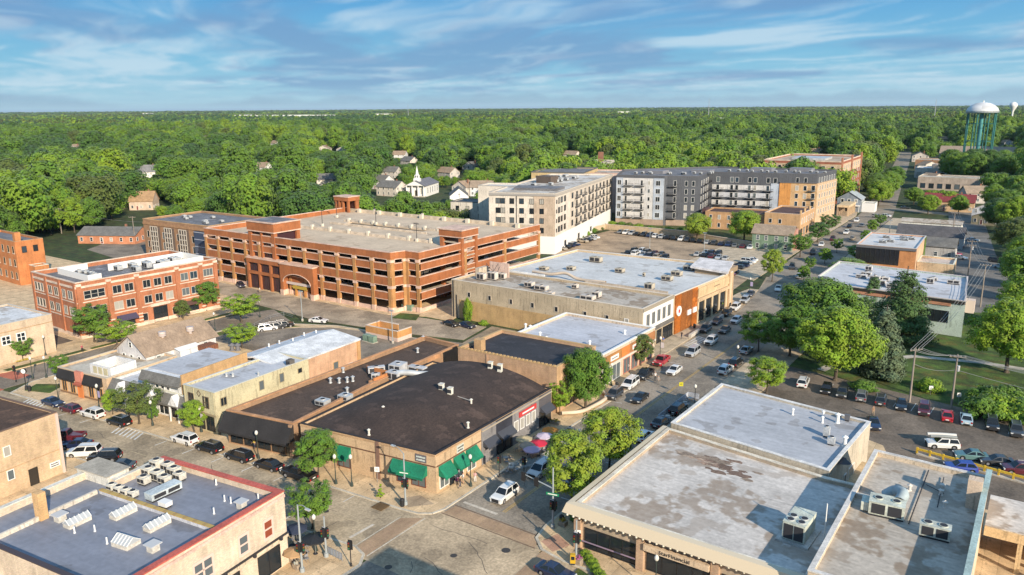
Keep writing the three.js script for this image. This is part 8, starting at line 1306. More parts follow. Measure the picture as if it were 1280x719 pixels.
// round clock and notice by the western crossing
{ const [x, z] = at(33, 488), g = thing('post_clock', 'round white post clock at the red brick crossing', 'clock', x, z, 0.5, null, 0.14); gb().cyl(0, 0, 0, 0.3, 0.22, 0.7, 10).cyl(0, 0.7, 0, 0.1, 0.07, 2.5, 8).build('post', S.black, g); gb().add(new THREE.CylinderGeometry(0.52, 0.52, 0.3, 24).rotateX(Math.PI / 2), new THREE.Matrix4().makeTranslation(0, 3.7, 0)).build('case', S.black, g); gb().add(new THREE.CylinderGeometry(0.46, 0.46, 0.02, 24).rotateX(Math.PI / 2), new THREE.Matrix4().makeTranslation(0, 3.7, 0.155)).build('dial', S.white, g); gb().box(-0.02, 0.02, 3.7, 4.0, 0.166, 0.18).box(0, 0.2, 3.68, 3.72, 0.166, 0.18).build('hand', S.black, g); }
structure('crosswalk_brick', strip([[-170, -58, 2.2], [-160, -59, 2.2]], 0.04, 0.03), mat([0.42, 0.13, 0.08], 0.9, 'brick')); structure('crosswalk_brick', strip([[-164.5, -66.5, 1.6], [-171, -65.5, 1.6]], 0.044, 0.03), mat([0.42, 0.13, 0.08], 0.9, 'brick'));
// notice boards and parking signs
for (const [px, py, h, k, c] of [[472, 604, 2.4, 'white square notice on a post by the sapling', S.white], [722, 688, 2.6, 'white lane-control sign on the bank corner', S.white], [639, 590, 1.4, 'white sandwich board by the dining barrier', S.white], [1163, 494, 1.7, 'small white parking sign by the lawn pole', S.white], [1198, 503, 1.7, 'small white parking sign before the thicket', S.white], [851, 494, 2.4, 'yellow warning plate by the patio fence', mat([0.55, 0.5, 0.02], 0.5)]]) { const [x, z] = at(px, py), g = thing('sign_post', k, 'sign', x, z, 0.5, null, 0.1); gb().cyl(0, 0, 0, 0.03, 0.03, h, 6).build('post', S.steel, g); gb().box(-0.36, 0.36, h - 0.75, h, 0.03, 0.06).build('plate', c, g); gb().box(-0.22, 0.22, h - 0.5, h - 0.42, 0.06, 0.065).box(-0.16, 0.16, h - 0.3, h - 0.24, 0.06, 0.065).build('lettering', S.dark, g); }
// newspaper boxes, bins, planters
function bin(label, px, py, c, cat = 'bin', h = 1.1) { const [x, z] = at(px, py), g = thing('litter_bin', label, cat, x, z, 0.2, 'bins on the pavements', 0.14); gb().cyl(0, 0, 0, 0.28, 0.32, h * 0.85, 12).build('drum', c, g); gb().cyl(0, h * 0.85, 0, 0.34, 0.2, h * 0.15, 12).build('lid', S.black, g); }
bin('black litter bin by the junction planter', 702, 655, S.black); bin('black litter bin near the big deep green tree', 771, 486, S.black); bin('black litter bin by the store front barrier', 868, 411, S.black); bin('black litter bin beside the post clock', 37, 490, S.black); bin('black litter bin by the signal under the green awnings', 503, 634, S.black);
{ const [x, z] = at(716, 707), g = thing('newspaper_box', 'yellow newspaper box at the bank corner signal', 'newspaper box', x, z, 0.5, null, 0.14); gb().box(-0.3, 0.3, 0.25, 1.3, -0.25, 0.25).build('cabinet', mat([0.55, 0.34, 0.02], 0.5), g); gb().box(-0.2, 0.2, 0.7, 1.15, 0.25, 0.27).build('window', S.glass, g); gb().box(-0.25, 0.25, 0, 0.25, -0.2, 0.2).build('foot', S.dark, g); }
function planter(label, px, py, w, d, h, bloom, { turn = 0, m = mat([0.34, 0.27, 0.2], 0.9, 'mottle'), y = 0.14 } = {}) { const [x, z] = at(px, py), g = thing('planter', label, 'planter', x, z, turn, 'flower planters', y); gb().box(-w / 2, w / 2, 0, h, -d / 2, d / 2).build('trough', m, g); const r = rng(px * 13 + py), q = crownGeo(px | 0, { R: 1, H: 0.6, y0: 0, clumps: 10, per: 40, leaf: 0.13, lump: 0.3 }); const p = part('flowers', q.g, bloom, g); p.position.y = h; p.scale.set(w * 0.52, 0.6, d * 0.52); return g; }
const bloomY = leafMat([0.42, 0.32, 0.03], 0.2), bloomP = leafMat([0.36, 0.10, 0.26], 0.2), bloomW = leafMat([0.5, 0.5, 0.44], 0.2);
planter('planter with yellow flowers beside the bank corner signal', 704, 658, 0.9, 0.9, 0.6, bloomY); planter('planter of pink flowers beside the newspaper box', 723, 706, 0.8, 0.8, 0.6, bloomP); planter('long yellow flower trough against the bank front', 729, 672, 1.6, 0.7, 0.6, bloomY); planter('round flower tub by the green awning doorway', 572, 606, 0.7, 0.7, 0.5, bloomP); planter('clipped tub by the tan brick wall seat', 8, 455, 1.2, 1.2, 0.4, leafMat([0.14, 0.12, 0.03])); planter('second clipped tub by the tan brick wall seat', 43, 446, 1.2, 1.2, 0.4, leafMat([0.14, 0.12, 0.03])); planter('bright flower trough by the office verge', 32, 453, 3.2, 0.8, 0.3, bloomY, { turn: 1.5 }); planter('flower tub between cafe tables below the red parapet', 365, 702, 0.8, 0.8, 0.5, bloomY); planter('tall flower tub at the red parapet corner', 372, 712, 0.8, 0.8, 0.6, bloomW);
planter('yellow flower trough on the recessed main street patio', 694, 531, 1.6, 0.8, 0.5, bloomY); planter('yellow flower trough beside the shaded patio trees', 712, 544, 1.6, 0.8, 0.5, bloomY);
structure('flower_bed', gb().prism([[...at(723, 712)], [...at(770, 742)], [...at(748, 750)], [...at(716, 719)]], 0.1, 0.17), GM.lawn);
{ const [x, z] = at(748, 712); for (let i = 0; i < 7; i++) plantTree('bush', 'bright low shrub in the kerbside bed on the bank corner', 'bush', 'bush', 0, 'bright', x - 2.6 + i * 0.8, z - 1.4 + i * 0.62, 0.34, i, 'kerbside bed shrubs', 1, 0.16); }
// street dining on the main street: barriers, tables, parasols
function barrier(label, x0, z0, x1, z1) { const L = Math.hypot(x1 - x0, z1 - z0), g = thing('dining_barrier', label, 'barrier', (x0 + x1) / 2, (z0 + z1) / 2, Math.atan2(-(z1 - z0), x1 - x0), 'street dining barriers', 0.03); gb().prism([[-L / 2, -0.3], [L / 2, -0.3], [L / 2, 0.3], [-L / 2, 0.3]], 0, 0.22).prism([[-L / 2, -0.14], [L / 2, -0.14], [L / 2, 0.14], [-L / 2, 0.14]], 0.22, 0.85).build('concrete_block', mat([0.46, 0.47, 0.46], 0.85, 'mottle'), g); const q = crownGeo(L * 100 | 0, { R: 1, H: 0.5, y0: 0, clumps: 14, per: 36, leaf: 0.12, lump: 0.3 }); const p = part('flowers', q.g, bloomW, g); p.position.y = 0.85; p.scale.set(L * 0.46, 0.5, 0.22); }
{ const a = at(641, 588), b = at(674, 579), c = at(676, 577), d = at(689, 571); barrier('long concrete barrier with flowers around the street dining bay', ...a, ...b); barrier('short concrete barrier closing the street dining bay', ...c, ...d); barrier('concrete barrier parallel to the lane behind the street dining bay', -58.4, -93, -58.6, -104); }
const steelChair = mat([0.25, 0.25, 0.26], 0.5), tableTop = mat([0.40, 0.36, 0.32], 0.5);
function cafeSet(label, x, z, turn, group, y = 0.14, c = tableTop) { const g = thing('cafe_table', label, 'table', x, z, turn, group, y); gb().cyl(0, 0.7, 0, 0.42, 0.42, 0.04, 14).build('top', c, g); gb().cyl(0, 0.03, 0, 0.035, 0.035, 0.67, 6).build('leg', steelChair, g); gb().cyl(0, 0, 0, 0.25, 0.22, 0.03, 10).build('base', steelChair, g); for (const a of [0.4, 2.5, 4.4]) chairAt(x + Math.cos(a + turn) * 0.8, z + Math.sin(a + turn) * 0.8, -(a + turn) - Math.PI / 2, group, y); }
const chairParts = (() => { const legs = [[-0.18, -0.18], [0.18, -0.18], [-0.18, 0.18], [0.18, 0.18]].map(([a, b]) => gb().cyl(a, 0, b, 0.016, 0.016, 0.43, 5).geo()); return { legs, seat: gb().box(-0.21, 0.21, 0.43, 0.46, -0.21, 0.21).geo(), back: gb().box(-0.2, 0.2, 0.55, 0.88, 0.19, 0.22).box(-0.2, -0.17, 0.46, 0.55, 0.19, 0.22).box(0.17, 0.2, 0.46, 0.55, 0.19, 0.22).geo() }; })();
function chairAt(x, z, turn, group, y) { const g = thing('cafe_chair', `grey metal chair among the ${group}`, 'chair', x, z, turn, `chairs of the ${group}`, y); part('seat', chairParts.seat, steelChair, g); part('backrest', chairParts.back, steelChair, g); for (const l of chairParts.legs) part('leg', l, steelChair, g); }
function parasol(label, x, z, c, h = 2.5, r = 1.35, y = 0.14, c2 = null) { const g = thing('parasol', label, 'parasol', x, z, (x * 7) % 1.5, null, y); gb().cyl(0, 0, 0, 0.03, 0.025, h, 6).build('pole', S.steel, g); gb().cyl(0, 0, 0, 0.28, 0.26, 0.08, 12).build('foot', S.dark, g); for (let k = 0; k < 8; k++) { const a = k / 8 * 6.283, b = (k + 1) / 8 * 6.283; gb().tri([Math.cos(b) * r, h - 0.42, Math.sin(b) * r], [Math.cos(a) * r, h - 0.42, Math.sin(a) * r], [0, h, 0]).quad([Math.cos(a) * r, h - 0.58, Math.sin(a) * r], [Math.cos(b) * r, h - 0.58, Math.sin(b) * r], [Math.cos(b) * r, h - 0.42, Math.sin(b) * r], [Math.cos(a) * r, h - 0.42, Math.sin(a) * r]).build('canopy_panel', c2 && k % 2 ? c2 : c, g); } }
{ const G1 = 'street dining tables on main street'; const r = rng(55); for (let i = 0; i < 9; i++) cafeSet('small round table in the street dining bay', -60.2 - (i % 2) * 2.4, -86.5 - i * 2.15, r() * 3, G1, i % 2 ? 0.14 : 0.03);
const at2 = (px, py) => at(px, py, 2.3); const P = [[665, 561, [0.46, 0.32, 0.42], 'pinkish parasol at the street dining bay'], [673, 553, [0.50, 0.02, 0.05], 'crimson parasol among the street dining tables'], [681, 544, [0.50, 0.42, 0.50], 'white and violet parasol by the shaded shop front'], [655, 548, [0.42, 0.34, 0.2], 'tan parasol nearest the dark shopfront'], [688, 537, [0.50, 0.20, 0.03], 'orange parasol half under the yellow-green tree'], [660, 556, [0.30, 0.24, 0.18], 'brown parasol between tan and pink ones']]; P.forEach(([px, py, c, k]) => { const [x, z] = at2(px, py); parasol(k, x, z, mat(c, 0.85)); }); }
{ const G2 = 'corner cafe tables below the red parapet'; const P = [[360, 668], [371, 676], [366, 690], [388, 683], [380, 700]]; P.forEach(([px, py], i) => { const [x, z] = at(px, py); cafeSet('small round table on the cafe corner below the red parapet', x, z, i, G2, 0.14, S.black); }); const [x, z] = at(393, 672, 2.3); parasol('black parasol under the vase-shaped corner tree', x, z, S.black, 2.5, 1.5); const [a, b] = at(370, 660, 2.3); parasol('blue-black parasol against the red parapet building', a, b, mat([0.03, 0.04, 0.07], 0.85), 2.5, 1.4); const [c, d] = at(368, 688, 2.3); parasol('tan parasol on the cafe corner', c, d, mat([0.42, 0.26, 0.13], 0.85), 2.4, 1.3);
const [e, f] = at(410, 694), [h, i] = at(428, 703); const g = thing('cafe_fence', 'grey railing around the cafe corner', 'fence', e, f, Math.atan2(-(i - f), h - e), null, 0.14); const L = Math.hypot(h - e, i - f); gb().box(0, L, 0.95, 1.02, -0.03, 0.03).box(0, L, 0.12, 0.18, -0.03, 0.03).build('rail', S.steel, g); for (let k = 0; k <= 5; k++) gb().box(L * k / 5 - 0.03, L * k / 5 + 0.03, 0, 1.02, -0.04, 0.04).build('post', S.steel, g); for (let k = 0; k < 5; k++) gb().box(L * k / 5 + 0.08, L * (k + 1) / 5 - 0.08, 0.24, 0.9, -0.01, 0.01).build('panel', mat([0.30, 0.34, 0.40], 0.5), g); }
{ const [x0, z0] = at(855, 500), [x1, z1] = at(885, 470); const g = thing('patio_fence', 'fenced street patio with grey panels beside the white hall roof', 'patio', -50.3, -116, 0, null, 0.03); for (const [a, b, c, d] of [[0, 0, 0, -13], [0, -13, 2.2, -13], [0, 0, 2.2, 0]]) { const n = Math.max(1, Math.round(Math.hypot(c - a, d - b) / 1.6)); for (let k = 0; k < n; k++) { const p = [lerp(a, c, k / n), lerp(b, d, k / n)], q = [lerp(a, c, (k + 0.95) / n), lerp(b, d, (k + 0.95) / n)]; const dx = q[0] - p[0], dz = q[1] - p[1], l = Math.hypot(dx, dz), nx = dz / l * 0.04, nz = -dx / l * 0.04; gb().prism([[p[0] - nx, p[1] - nz], [q[0] - nx, q[1] - nz], [q[0] + nx, q[1] + nz], [p[0] + nx, p[1] + nz]], 0.1, 1.1).build('panel', mat([0.34, 0.36, 0.40], 0.6, 'mottle'), g); } } for (let i = 0; i < 5; i++) cafeSet('small round table inside the fenced street patio', -49.2, -117.4 - i * 2.5, i, 'fenced patio tables', 0.03); }
for (let i = 0; i < 7; i++) { const g = thing('store_barrier', 'low white planter wall along the store front', 'planter wall', -64.4 + (i % 2) * 0.05, -166 - i * 3.1, 0, 'planter walls before the store', 0.14); gb().box(-0.3, 0.3, 0, 0.8, -1.4, 1.4).build('wall', mat([0.52, 0.48, 0.42], 0.85, 'mottle'), g); }
// the narrow strip between barrel roof and next building: low walls
{ const g = thing('patio_wall', 'curved stone patio wall beside the bright squeezed tree', 'wall', -62.4, -112, 0, null, 0.14); gb().tube([[-2.6, 0.4, 3.2], [-0.4, 0.4, 1.0], [0.4, 0.4, -3], [0.2, 0.4, -8], [-1.6, 0.4, -10]], 0.35, 6, 24).build('coping', mat([0.55, 0.45, 0.34], 0.9, 'mottle'), g); }
// brick bin enclosure behind the restaurant
{ const [x, z] = at(486, 421), g = thing('bin_enclosure', 'open-topped orange and white brick bin enclosure in the rear car park', 'enclosure', x, z, 0.0, null, 0.14); for (const [a, b, c, d] of [[-5, 5, 2.1, 2.4], [-5, -4.7, -2.4, 2.1], [4.7, 5, -2.4, 2.1], [-4.7, 1, -2.4, -2.1]]) { gb().box(a, b, 0, 0.9, c, d).build('base_wall', mat([0.60, 0.45, 0.38], 0.85, 'wall'), g); gb().box(a, b, 0.9, 2.4, c, d).build('brick_wall', mat([0.46, 0.24, 0.09], 0.88, 'brick'), g); gb().box(a - 0.06, b + 0.06, 2.4, 2.55, c - 0.06, d + 0.06).build('coping', BM.limestone, g); } const q = thing('dumpster', 'dark dumpster inside the brick bin enclosure', 'dumpster', x + 1, z - 0.6, 0, null, 0.16); gb().box(-1.1, 1.1, 0.1, 1.3, -0.8, 0.8).build('body', mat([0.03, 0.05, 0.06], 0.6), q); gb().box(-1.15, 1.15, 1.3, 1.4, -0.85, 0.85).build('lid', S.black, q); }
for (const [px, py] of [[459, 427], [466, 429], [507, 388], [513, 389]]) { const [x, z] = at(px, py), g = thing('transformer', px > 490 ? 'green transformer cabinet at the garage corner' : 'green transformer cabinet beside the brick bin enclosure', 'transformer', x, z, 0, px > 490 ? 'garage corner transformers' : 'enclosure transformers', 0.14); gb().box(-0.9, 0.9, 0, 0.15, -0.8, 0.8).build('pad', S.concrete, g); gb().box(-0.75, 0.75, 0.15, 1.5, -0.65, 0.65).build('cabinet', mat([0.16, 0.24, 0.18], 0.6, 'mottle'), g); gb().box(-0.78, 0.78, 1.5, 1.56, -0.68, 0.68).build('lid', mat([0.2, 0.28, 0.22], 0.6), g); }
structure('verge_garage', gb().prism([[...at(490, 398)], [...at(500, 392)], [...at(525, 394)], [...at(520, 401)]], 0.1, 0.16), GM.lawn);
// yellow kerb rail in the east car park, retaining wall behind the store car park
{ const a = at(1146, 568), b = at(1285, 606); const L = Math.hypot(b[0] - a[0], b[1] - a[1]), g = thing('kerb_rail', 'yellow timber kerb rail dividing the east car park', 'rail', a[0], a[1], Math.atan2(-(b[1] - a[1]), b[0] - a[0]), null, 0.04); gb().box(0, L, 0.7, 1.0, -0.12, 0.12).build('beam', mat([0.55, 0.36, 0.03], 0.7, 'mottle'), g); for (let k = 0; k <= 8; k++) gb().box(L * k / 8 - 0.12, L * k / 8 + 0.12, 0, 1.1, -0.14, 0.14).build('post', mat([0.55, 0.36, 0.03], 0.7, 'mottle'), g); gb().box(0, L, 0, 0.2, -0.3, 0.3).build('footing', S.concrete, g); }
{ const g = thing('retaining_wall', 'long tan retaining wall along the back of the store car park', 'wall', 0, 0); const P = [[-152, -237], [-157.5, -262], [-157.5, -299], [-119, -299.5], [-86, -289]]; for (let i = 0; i < 4; i++) { const [a, b] = P[i], [c, d] = P[i + 1], l = Math.hypot(c - a, d - b), nx = (d - b) / l * 0.25, nz = -(c - a) / l * 0.25, h = i < 2 ? 2.2 : 3.2 - i * 0.5; gb().prism([[a - nx, b - nz], [c - nx, d - nz], [c + nx, d + nz], [a + nx, b + nz]], 0, h).build('wall', mat([0.50, 0.38, 0.25], 0.9, 'wall'), g); gb().prism([[a - nx * 1.4, b - nz * 1.4], [c - nx * 1.4, d - nz * 1.4], [c + nx * 1.4, d + nz * 1.4], [a + nx * 1.4, b + nz * 1.4]], h, h + 0.15).build('coping', BM.limestone, g); } }
for (let i = 0; i < 16; i++) { const r = rng(1200 + i); plantTree('bush', 'hillside shrub between the retaining wall and the apartments', 'bush', 'bush', 0, ['mid', 'olive', 'bright'][i % 3], i < 8 ? -150 - i * 1.2 : -158 + (i - 8) * 4.6, i < 8 ? -240 - i * 8 : -303 - r() * 4, 0.7 + r() * 0.5, i, 'hillside shrubs below the apartments', 1, i < 8 ? 0 : 0.2); }
structure('hillside_verge', gb().prism([[-157.4, -262], [-152, -237.4], [-147, -240], [-168, -318], [-130, -328], [-100, -330], [-92, -300], [-119, -301], [-158, -301]], -0.02, 0.3), mat([0.16, 0.15, 0.06], 0.95, 'grass'));
// railing round the sunken verge behind the white roof
{ const P = [at(300, 420), at(318, 410), at(338, 400), at(355, 396), at(366, 400)]; const g = thing('garden_railing', 'thin railing curving round the grass verge by the garage', 'railing', 0, 0, 0, null, 0.14); for (let i = 0; i < 4; i++) { const [a, b] = P[i], [c, d] = P[i + 1]; gb().rod([a, 1, b], [c, 1, d], 0.04).rod([a, 0.55, b], [c, 0.55, d], 0.03).build('rail', S.steel, g); gb().cyl(a, 0, b, 0.05, 0.05, 1.05, 6).build('post', S.steel, g); } }
// ---------------------------------------------------------------- utility poles and wires
const tops = [];
function utilityPole(label, x, z, h, arms, turn, tr = false) { const g = thing('utility_pole', label, 'utility pole', x, z, turn, 'utility poles', 0); gb().cyl(0, 0, 0, 0.2, 0.13, h, 10).build('pole', mat([0.36, 0.30, 0.25], 0.85, 'bark'), g); const out = []; arms.forEach((y, i) => { gb().box(-1.3, 1.3, y - 0.07, y + 0.07, 0.12, 0.24).build('crossarm', mat([0.3, 0.25, 0.2], 0.85, 'bark'), g); for (const q of [-1.2, -0.5, 0.5, 1.2]) { gb().cyl(q, y + 0.07, 0.18, 0.05, 0.04, 0.22, 6).build('insulator', mat([0.5, 0.46, 0.42], 0.4), g); out.push(V(q, y + 0.3, 0.18).applyAxisAngle(V(0, 1, 0), turn).add(V(x, 0, z)).toArray()); } }); if (tr) gb().cyl(0.35, h - 3, 0, 0.26, 0.26, 1.0, 12).build('transformer_can', S.galv, g); return out; }
const pA = at(1137, 503), pB = at(1189, 510), pC = at(1225.5, 384), pD = at(1210, 344), pE = at(1190, 300);
const tA = utilityPole('pale utility pole behind the row of parked cars', pA[0], pA[1], 10.2, [9.8], 0.9), tB = utilityPole('utility pole with equipment at the thicket end of the parked row', pB[0], pB[1], 9.8, [9.4], 0.35, true), tC = utilityPole('utility pole with wide crossarm behind the long white roof', pC[0], pC[1], 11.5, [11.2], 0.2), tD = utilityPole('leaning utility pole by the lane of parked cars', pD[0], pD[1], 11, [10.6, 9.4], 0.2, true), tE = utilityPole('far utility pole up the lane', pE[0], pE[1], 11, [10.6], 0.2);
for (const [px, py, k] of [[77, 292, 'utility pole beyond the orange brick building'], [132, 268, 'utility pole by the ranch house drive'], [169, 305, 'utility pole behind the brick offices'], [189, 312, 'utility pole by the loft block corner'], [335, 270, 'utility pole in the trees behind the garage'], [470, 235, 'pale pole beside the church drive']]) { const [x, z] = at(px, py); utilityPole(k, x, z, 11, [10.6], 0.6); }
const wireM = mat([0.30, 0.30, 0.29], 0.6);
function wire(label, a, b, sag = 0.9, group = 'overhead wires') { const m = [(a[0] + b[0]) / 2, (a[1] + b[1]) / 2 - sag, (a[2] + b[2]) / 2]; const q = (t) => a.map((v, i) => lerp(v, b[i], t) - (i === 1 ? sag * 4 * t * (1 - t) : 0)); const o = part('overhead_wire', gb().tube([0, 0.2, 0.4, 0.6, 0.8, 1].map(q), 0.035, 5, 24).geo(), wireM); tag(o, label, 'wire', group); }
for (let i = 0; i < 4; i++) { wire('thin power line between the two poles behind the parked cars', tA[i], tB[i], 0.5, 'power lines behind the parked cars'); wire('thin power line from the parked row towards the long white roof', tA[i], tC[i], 2.0, 'power lines over the lawn'); wire('thin power line along the lane behind the long white roof', tC[i], tD[i], 1.0, 'power lines along the lane'); wire('thin power line further up the lane of parked cars', tD[i], tE[i], 1.2, 'power lines further up the lane'); wire('thin power line leaving the thicket pole past the lawn', tB[i], [tB[i][0] + 40, 9.6, tB[i][2] + 6 + i * 0.2], 1.0, 'power lines past the lawn'); }
wire('thick sagging cable below the power lines by the thicket', [pA[0], 7.2, pA[1]], [pB[0], 7.0, pB[1]], 0.6, null); wire('thick sagging cable crossing before the thicket', [pB[0], 7.0, pB[1]], [pB[0] + 40, 6.4, pB[1] + 6], 0.9, null);
{ const a = at(77, 292), b = at(189, 312); wire('faint line from the orange brick building to the loft block', [a[0], 10.4, a[1]], [b[0], 10.4, b[1]], 1.2, null); }
// ---------------------------------------------------------------- people: one surface each, meshed from joined tapered limbs
function figure(pose) {
const J = pose === 'walk'
? { hip: [0, 0.94, 0], lk: [0.1, 0.52, 0.16], la: [0.1, 0.09, 0.2], lt: [0.1, 0.04, 0.36], rk: [-0.1, 0.5, -0.04], ra: [-0.1, 0.13, -0.32], rt: [-0.1, 0.04, -0.2], le: [0.25, 1.13, -0.12], lw: [0.25, 0.9, -0.02], re: [-0.25, 1.13, 0.08], rw: [-0.24, 0.93, 0.28] }
: { hip: [0, 0.94, 0], lk: [0.11, 0.5, 0.02], la: [0.12, 0.09, -0.02], lt: [0.13, 0.04, 0.13], rk: [-0.11, 0.5, 0.02], ra: [-0.12, 0.09, -0.02], rt: [-0.14, 0.04, 0.13], le: [0.27, 1.13, -0.02], lw: [0.27, 0.9, 0.1], re: [-0.26, 1.13, 0], rw: [-0.2, 1.0, 0.22] };
const B = [[J.hip, [0, 1.2, 0], 0.145, 0.14], [[0, 1.2, 0], [0, 1.4, 0], 0.15, 0.13], [[-0.15, 1.4, 0], [0.15, 1.4, 0], 0.075, 0.075], [[0, 1.42, 0], [0, 1.55, 0.01], 0.055, 0.05], [[0, 1.62, 0.01], [0, 1.67, 0], 0.095, 0.1], [[0, 1.6, 0.1], [0, 1.63, 0.115], 0.018, 0.012],
[[0.08, 0.93, 0], J.lk, 0.095, 0.06], [J.lk, J.la, 0.06, 0.04], [J.la, J.lt, 0.042, 0.034], [[-0.08, 0.93, 0], J.rk, 0.095, 0.06], [J.rk, J.ra, 0.06, 0.04], [J.ra, J.rt, 0.042, 0.034], [[0.18, 1.39, 0], J.le, 0.055, 0.042], [J.le, J.lw, 0.042, 0.03], [[-0.18, 1.39, 0], J.re, 0.055, 0.042], [J.re, J.rw, 0.042, 0.03], [[0.098, 1.63, 0], [0.104, 1.66, 0], 0.02, 0.02], [[-0.098, 1.63, 0], [-0.104, 1.66, 0], 0.02, 0.02]];
const add = (a, d, k) => a.map((v, i) => v + d[i] * k);
for (const [e, w, sx] of [[J.le, J.lw, 1], [J.re, J.rw, -1]]) { const d = w.map((v, i) => v - e[i]), l = Math.hypot(...d), u = d.map(v => v / l), palm = add(w, u, 0.07); B.push([w, palm, 0.03, 0.034]); [[-0.03, 0.075], [-0.01, 0.085], [0.01, 0.08], [0.03, 0.065]].forEach(([o, L]) => { const b = add(palm, [o * 0.3 * sx, 0, o], 1), m = add(b, u, L * 0.55); B.push([b, m, 0.011, 0.01], [m, add(add(m, u, L * 0.4), [-0.012 * sx, 0, 0], 1), 0.01, 0.008]); }); B.push([add(w, u, 0.03), add(add(w, u, 0.07), [0, 0, 0.05], 1), 0.013, 0.01]); }
const n = 84, mc = new MarchingCubes(n, new THREE.MeshBasicMaterial(), false, false, 60000); mc.isolation = 0;
const sx = 0.42, sy = 0.92, cy = 0.88, seg2 = B.map(([a, b, r0, r1]) => ({ a, d: b.map((v, i) => v - a[i]), l: b.reduce((q, v, i) => q + (v - a[i]) ** 2, 0), r0, r1 }));
for (let k = 0; k < n; k++) for (let j = 0; j < n; j++) for (let i = 0; i < n; i++) {
const x = (i / n * 2 - 1) * sx, y = (j / n * 2 - 1) * sy + cy, z = (k / n * 2 - 1) * sx; let e = 0, m = 9;
for (const s of seg2) { const px = x - s.a[0], py = y - s.a[1], pz = z - s.a[2], t = clamp((px * s.d[0] + py * s.d[1] + pz * s.d[2]) / s.l), q = Math.hypot(px - t * s.d[0], py - t * s.d[1], pz - t * s.d[2]) - (s.r0 + (s.r1 - s.r0) * t); if (q < m) { e = Math.max(0, 0.02 - (m - q)); m = q; } }
mc.field[k * n * n + j * n + i] = -m;
}
mc.update(); const c = mc.count, p = mc.positionArray.slice(0, c * 3), nn = mc.normalArray.slice(0, c * 3);
for (let i = 0; i < c; i++) { p[i * 3] *= sx; p[i * 3 + 1] = p[i * 3 + 1] * sy + cy; p[i * 3 + 2] *= sx; const v = V(nn[i * 3] / sx, nn[i * 3 + 1] / sy, nn[i * 3 + 2] / sx).normalize(); nn.set([v.x, v.y, v.z], i * 3); }
return { p, n: nn, c, wrists: [J.lw, J.rw] };
}
const FIG = { stand: figure('stand'), walk: figure('walk') }, clothM = new THREE.MeshStandardMaterial({ roughness: 0.85, vertexColors: true });
function person(label, px, py, turn, pose, top, legs, hairC = [0.03, 0.02, 0.015], { shorts = false, h = 1, skin = [0.46, 0.27, 0.18], y = 0.14 } = {}) {
const f = FIG[pose], col = new Float32Array(f.c * 3), [x, z] = at(px, py), g = thing('person', label, 'person', x, z, turn, null, y); g.scale.setScalar(h);
for (let i = 0; i < f.c; i++) { const X = f.p[i * 3], Y = f.p[i * 3 + 1], Z = f.p[i * 3 + 2]; let c = Y > 1.47 ? skin : Y > 0.98 ? top : Y > (shorts ? 0.5 : 0.1) ? legs : shorts && Y > 0.1 ? skin : [0.05, 0.045, 0.04]; if (Y < 1.47 && Y > 0.7 && Math.abs(X) > 0.175 && Y < 1.2) c = skin; if (Y > 1.645 && Y < 1.668 && Z > 0.075 && Math.abs(Math.abs(X) - 0.035) < 0.012) c = [0.02, 0.02, 0.02]; if (Y > 1.565 && Y < 1.58 && Z > 0.07 && Math.abs(X) < 0.025) c = [0.3, 0.1, 0.09]; col.set(c, i * 3); }
const q = new THREE.BufferGeometry(); q.setAttribute('position', new THREE.BufferAttribute(f.p, 3)); q.setAttribute('normal', new THREE.BufferAttribute(f.n, 3)); q.setAttribute('color', new THREE.BufferAttribute(col, 3));
part('body', q, clothM, g); const hr = new THREE.SphereGeometry(0.108, 14, 10, 0, 6.283, 0, 1.75); hr.translate(0, 1.672, -0.018); part('hair', hr, mat(hairC, 0.8), g); return g;
}
const jean = [0.03, 0.045, 0.09], khaki = [0.34, 0.26, 0.17], blk = [0.02, 0.02, 0.02], wht = [0.62, 0.6, 0.58];
person('person in white shirt and tan shorts standing under the green awnings', 579, 606, 2.4, 'stand', wht, khaki, undefined, { shorts: true }); person('person in dark jacket walking under the green awnings', 575, 611, 2.8, 'walk', [0.05, 0.03, 0.03], jean); person('person in pink top standing by the awning globe lamp', 594, 604, 3.6, 'stand', [0.55, 0.32, 0.32], wht, [0.2, 0.1, 0.04], { h: 0.95 });
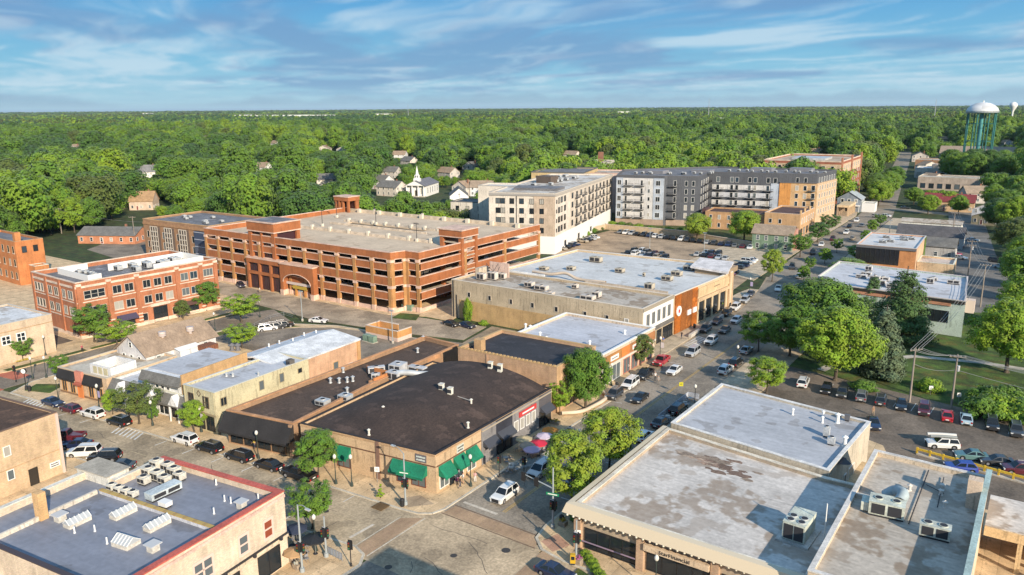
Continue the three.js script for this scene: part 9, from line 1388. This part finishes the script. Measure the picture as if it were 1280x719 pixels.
person('person in white top walking past the black mansard awning', 289, 552, -1.4, 'walk', wht, [0.3, 0.15, 0.22], [0.18, 0.1, 0.05], { shorts: true }); person('person in violet top walking beside the mansard corner', 292, 549, -1.3, 'walk', [0.35, 0.3, 0.5], jean, undefined, { h: 0.95 }); person('person in cream coat standing at the mansard doorway', 275, 545, 0.4, 'stand', [0.5, 0.42, 0.3], blk); person('person in yellow top near the globe lamp by the mansard', 318, 562, 0.2, 'stand', [0.5, 0.38, 0.08], jean, [0.2, 0.12, 0.06]);
person('person in tan shirt walking across the east car park', 1091, 520, 0.6, 'walk', [0.32, 0.2, 0.12], khaki, undefined, { y: 0.05 }); person('person in white helmet colours standing by the parked black pickup', 819, 476, 0.5, 'stand', wht, blk, [0.5, 0.5, 0.5], { y: 0.03 }); person('person in grey jacket standing in the street by the black pickup', 823, 481, 0.9, 'stand', [0.28, 0.27, 0.25], [0.2, 0.18, 0.16], [0.4, 0.4, 0.4], { y: 0.03 });
person('person in red top walking below the tan brick wall', 103, 441, 1.2, 'walk', [0.35, 0.08, 0.1], blk); person('person in pale shirt crossing before the garage tower', 325, 367, 1.9, 'walk', wht, khaki); person('person in white top waiting by the garage entrance', 338, 362, 0.3, 'stand', wht, jean); person('person in dark clothes outside the white shops', 162, 524, 0.2, 'stand', blk, blk); person('person in white shirt on the orange-sign store pavement', 785, 465, 2.7, 'walk', wht, jean, undefined, { y: 0.15 }); person('person in black strolling past the long white street front', 852, 424, 0, 'walk', blk, jean); person('person in blue shirt on the shaded bend pavement', 829, 431, 0.3, 'walk', [0.08, 0.14, 0.4], khaki);
person('person in green top among the street dining tables', 660, 573, 1, 'stand', [0.1, 0.3, 0.15], jean, undefined, { y: 0.04 }); person('person in apricot top among the street dining tables', 670, 568, 4, 'stand', [0.55, 0.3, 0.15], khaki, [0.2, 0.1, 0.05], { y: 0.04 }); person('person in black apron serving the street dining bay', 663, 566, 2.4, 'walk', blk, blk, undefined, { y: 0.04 });
renderer.render(scene, camera);
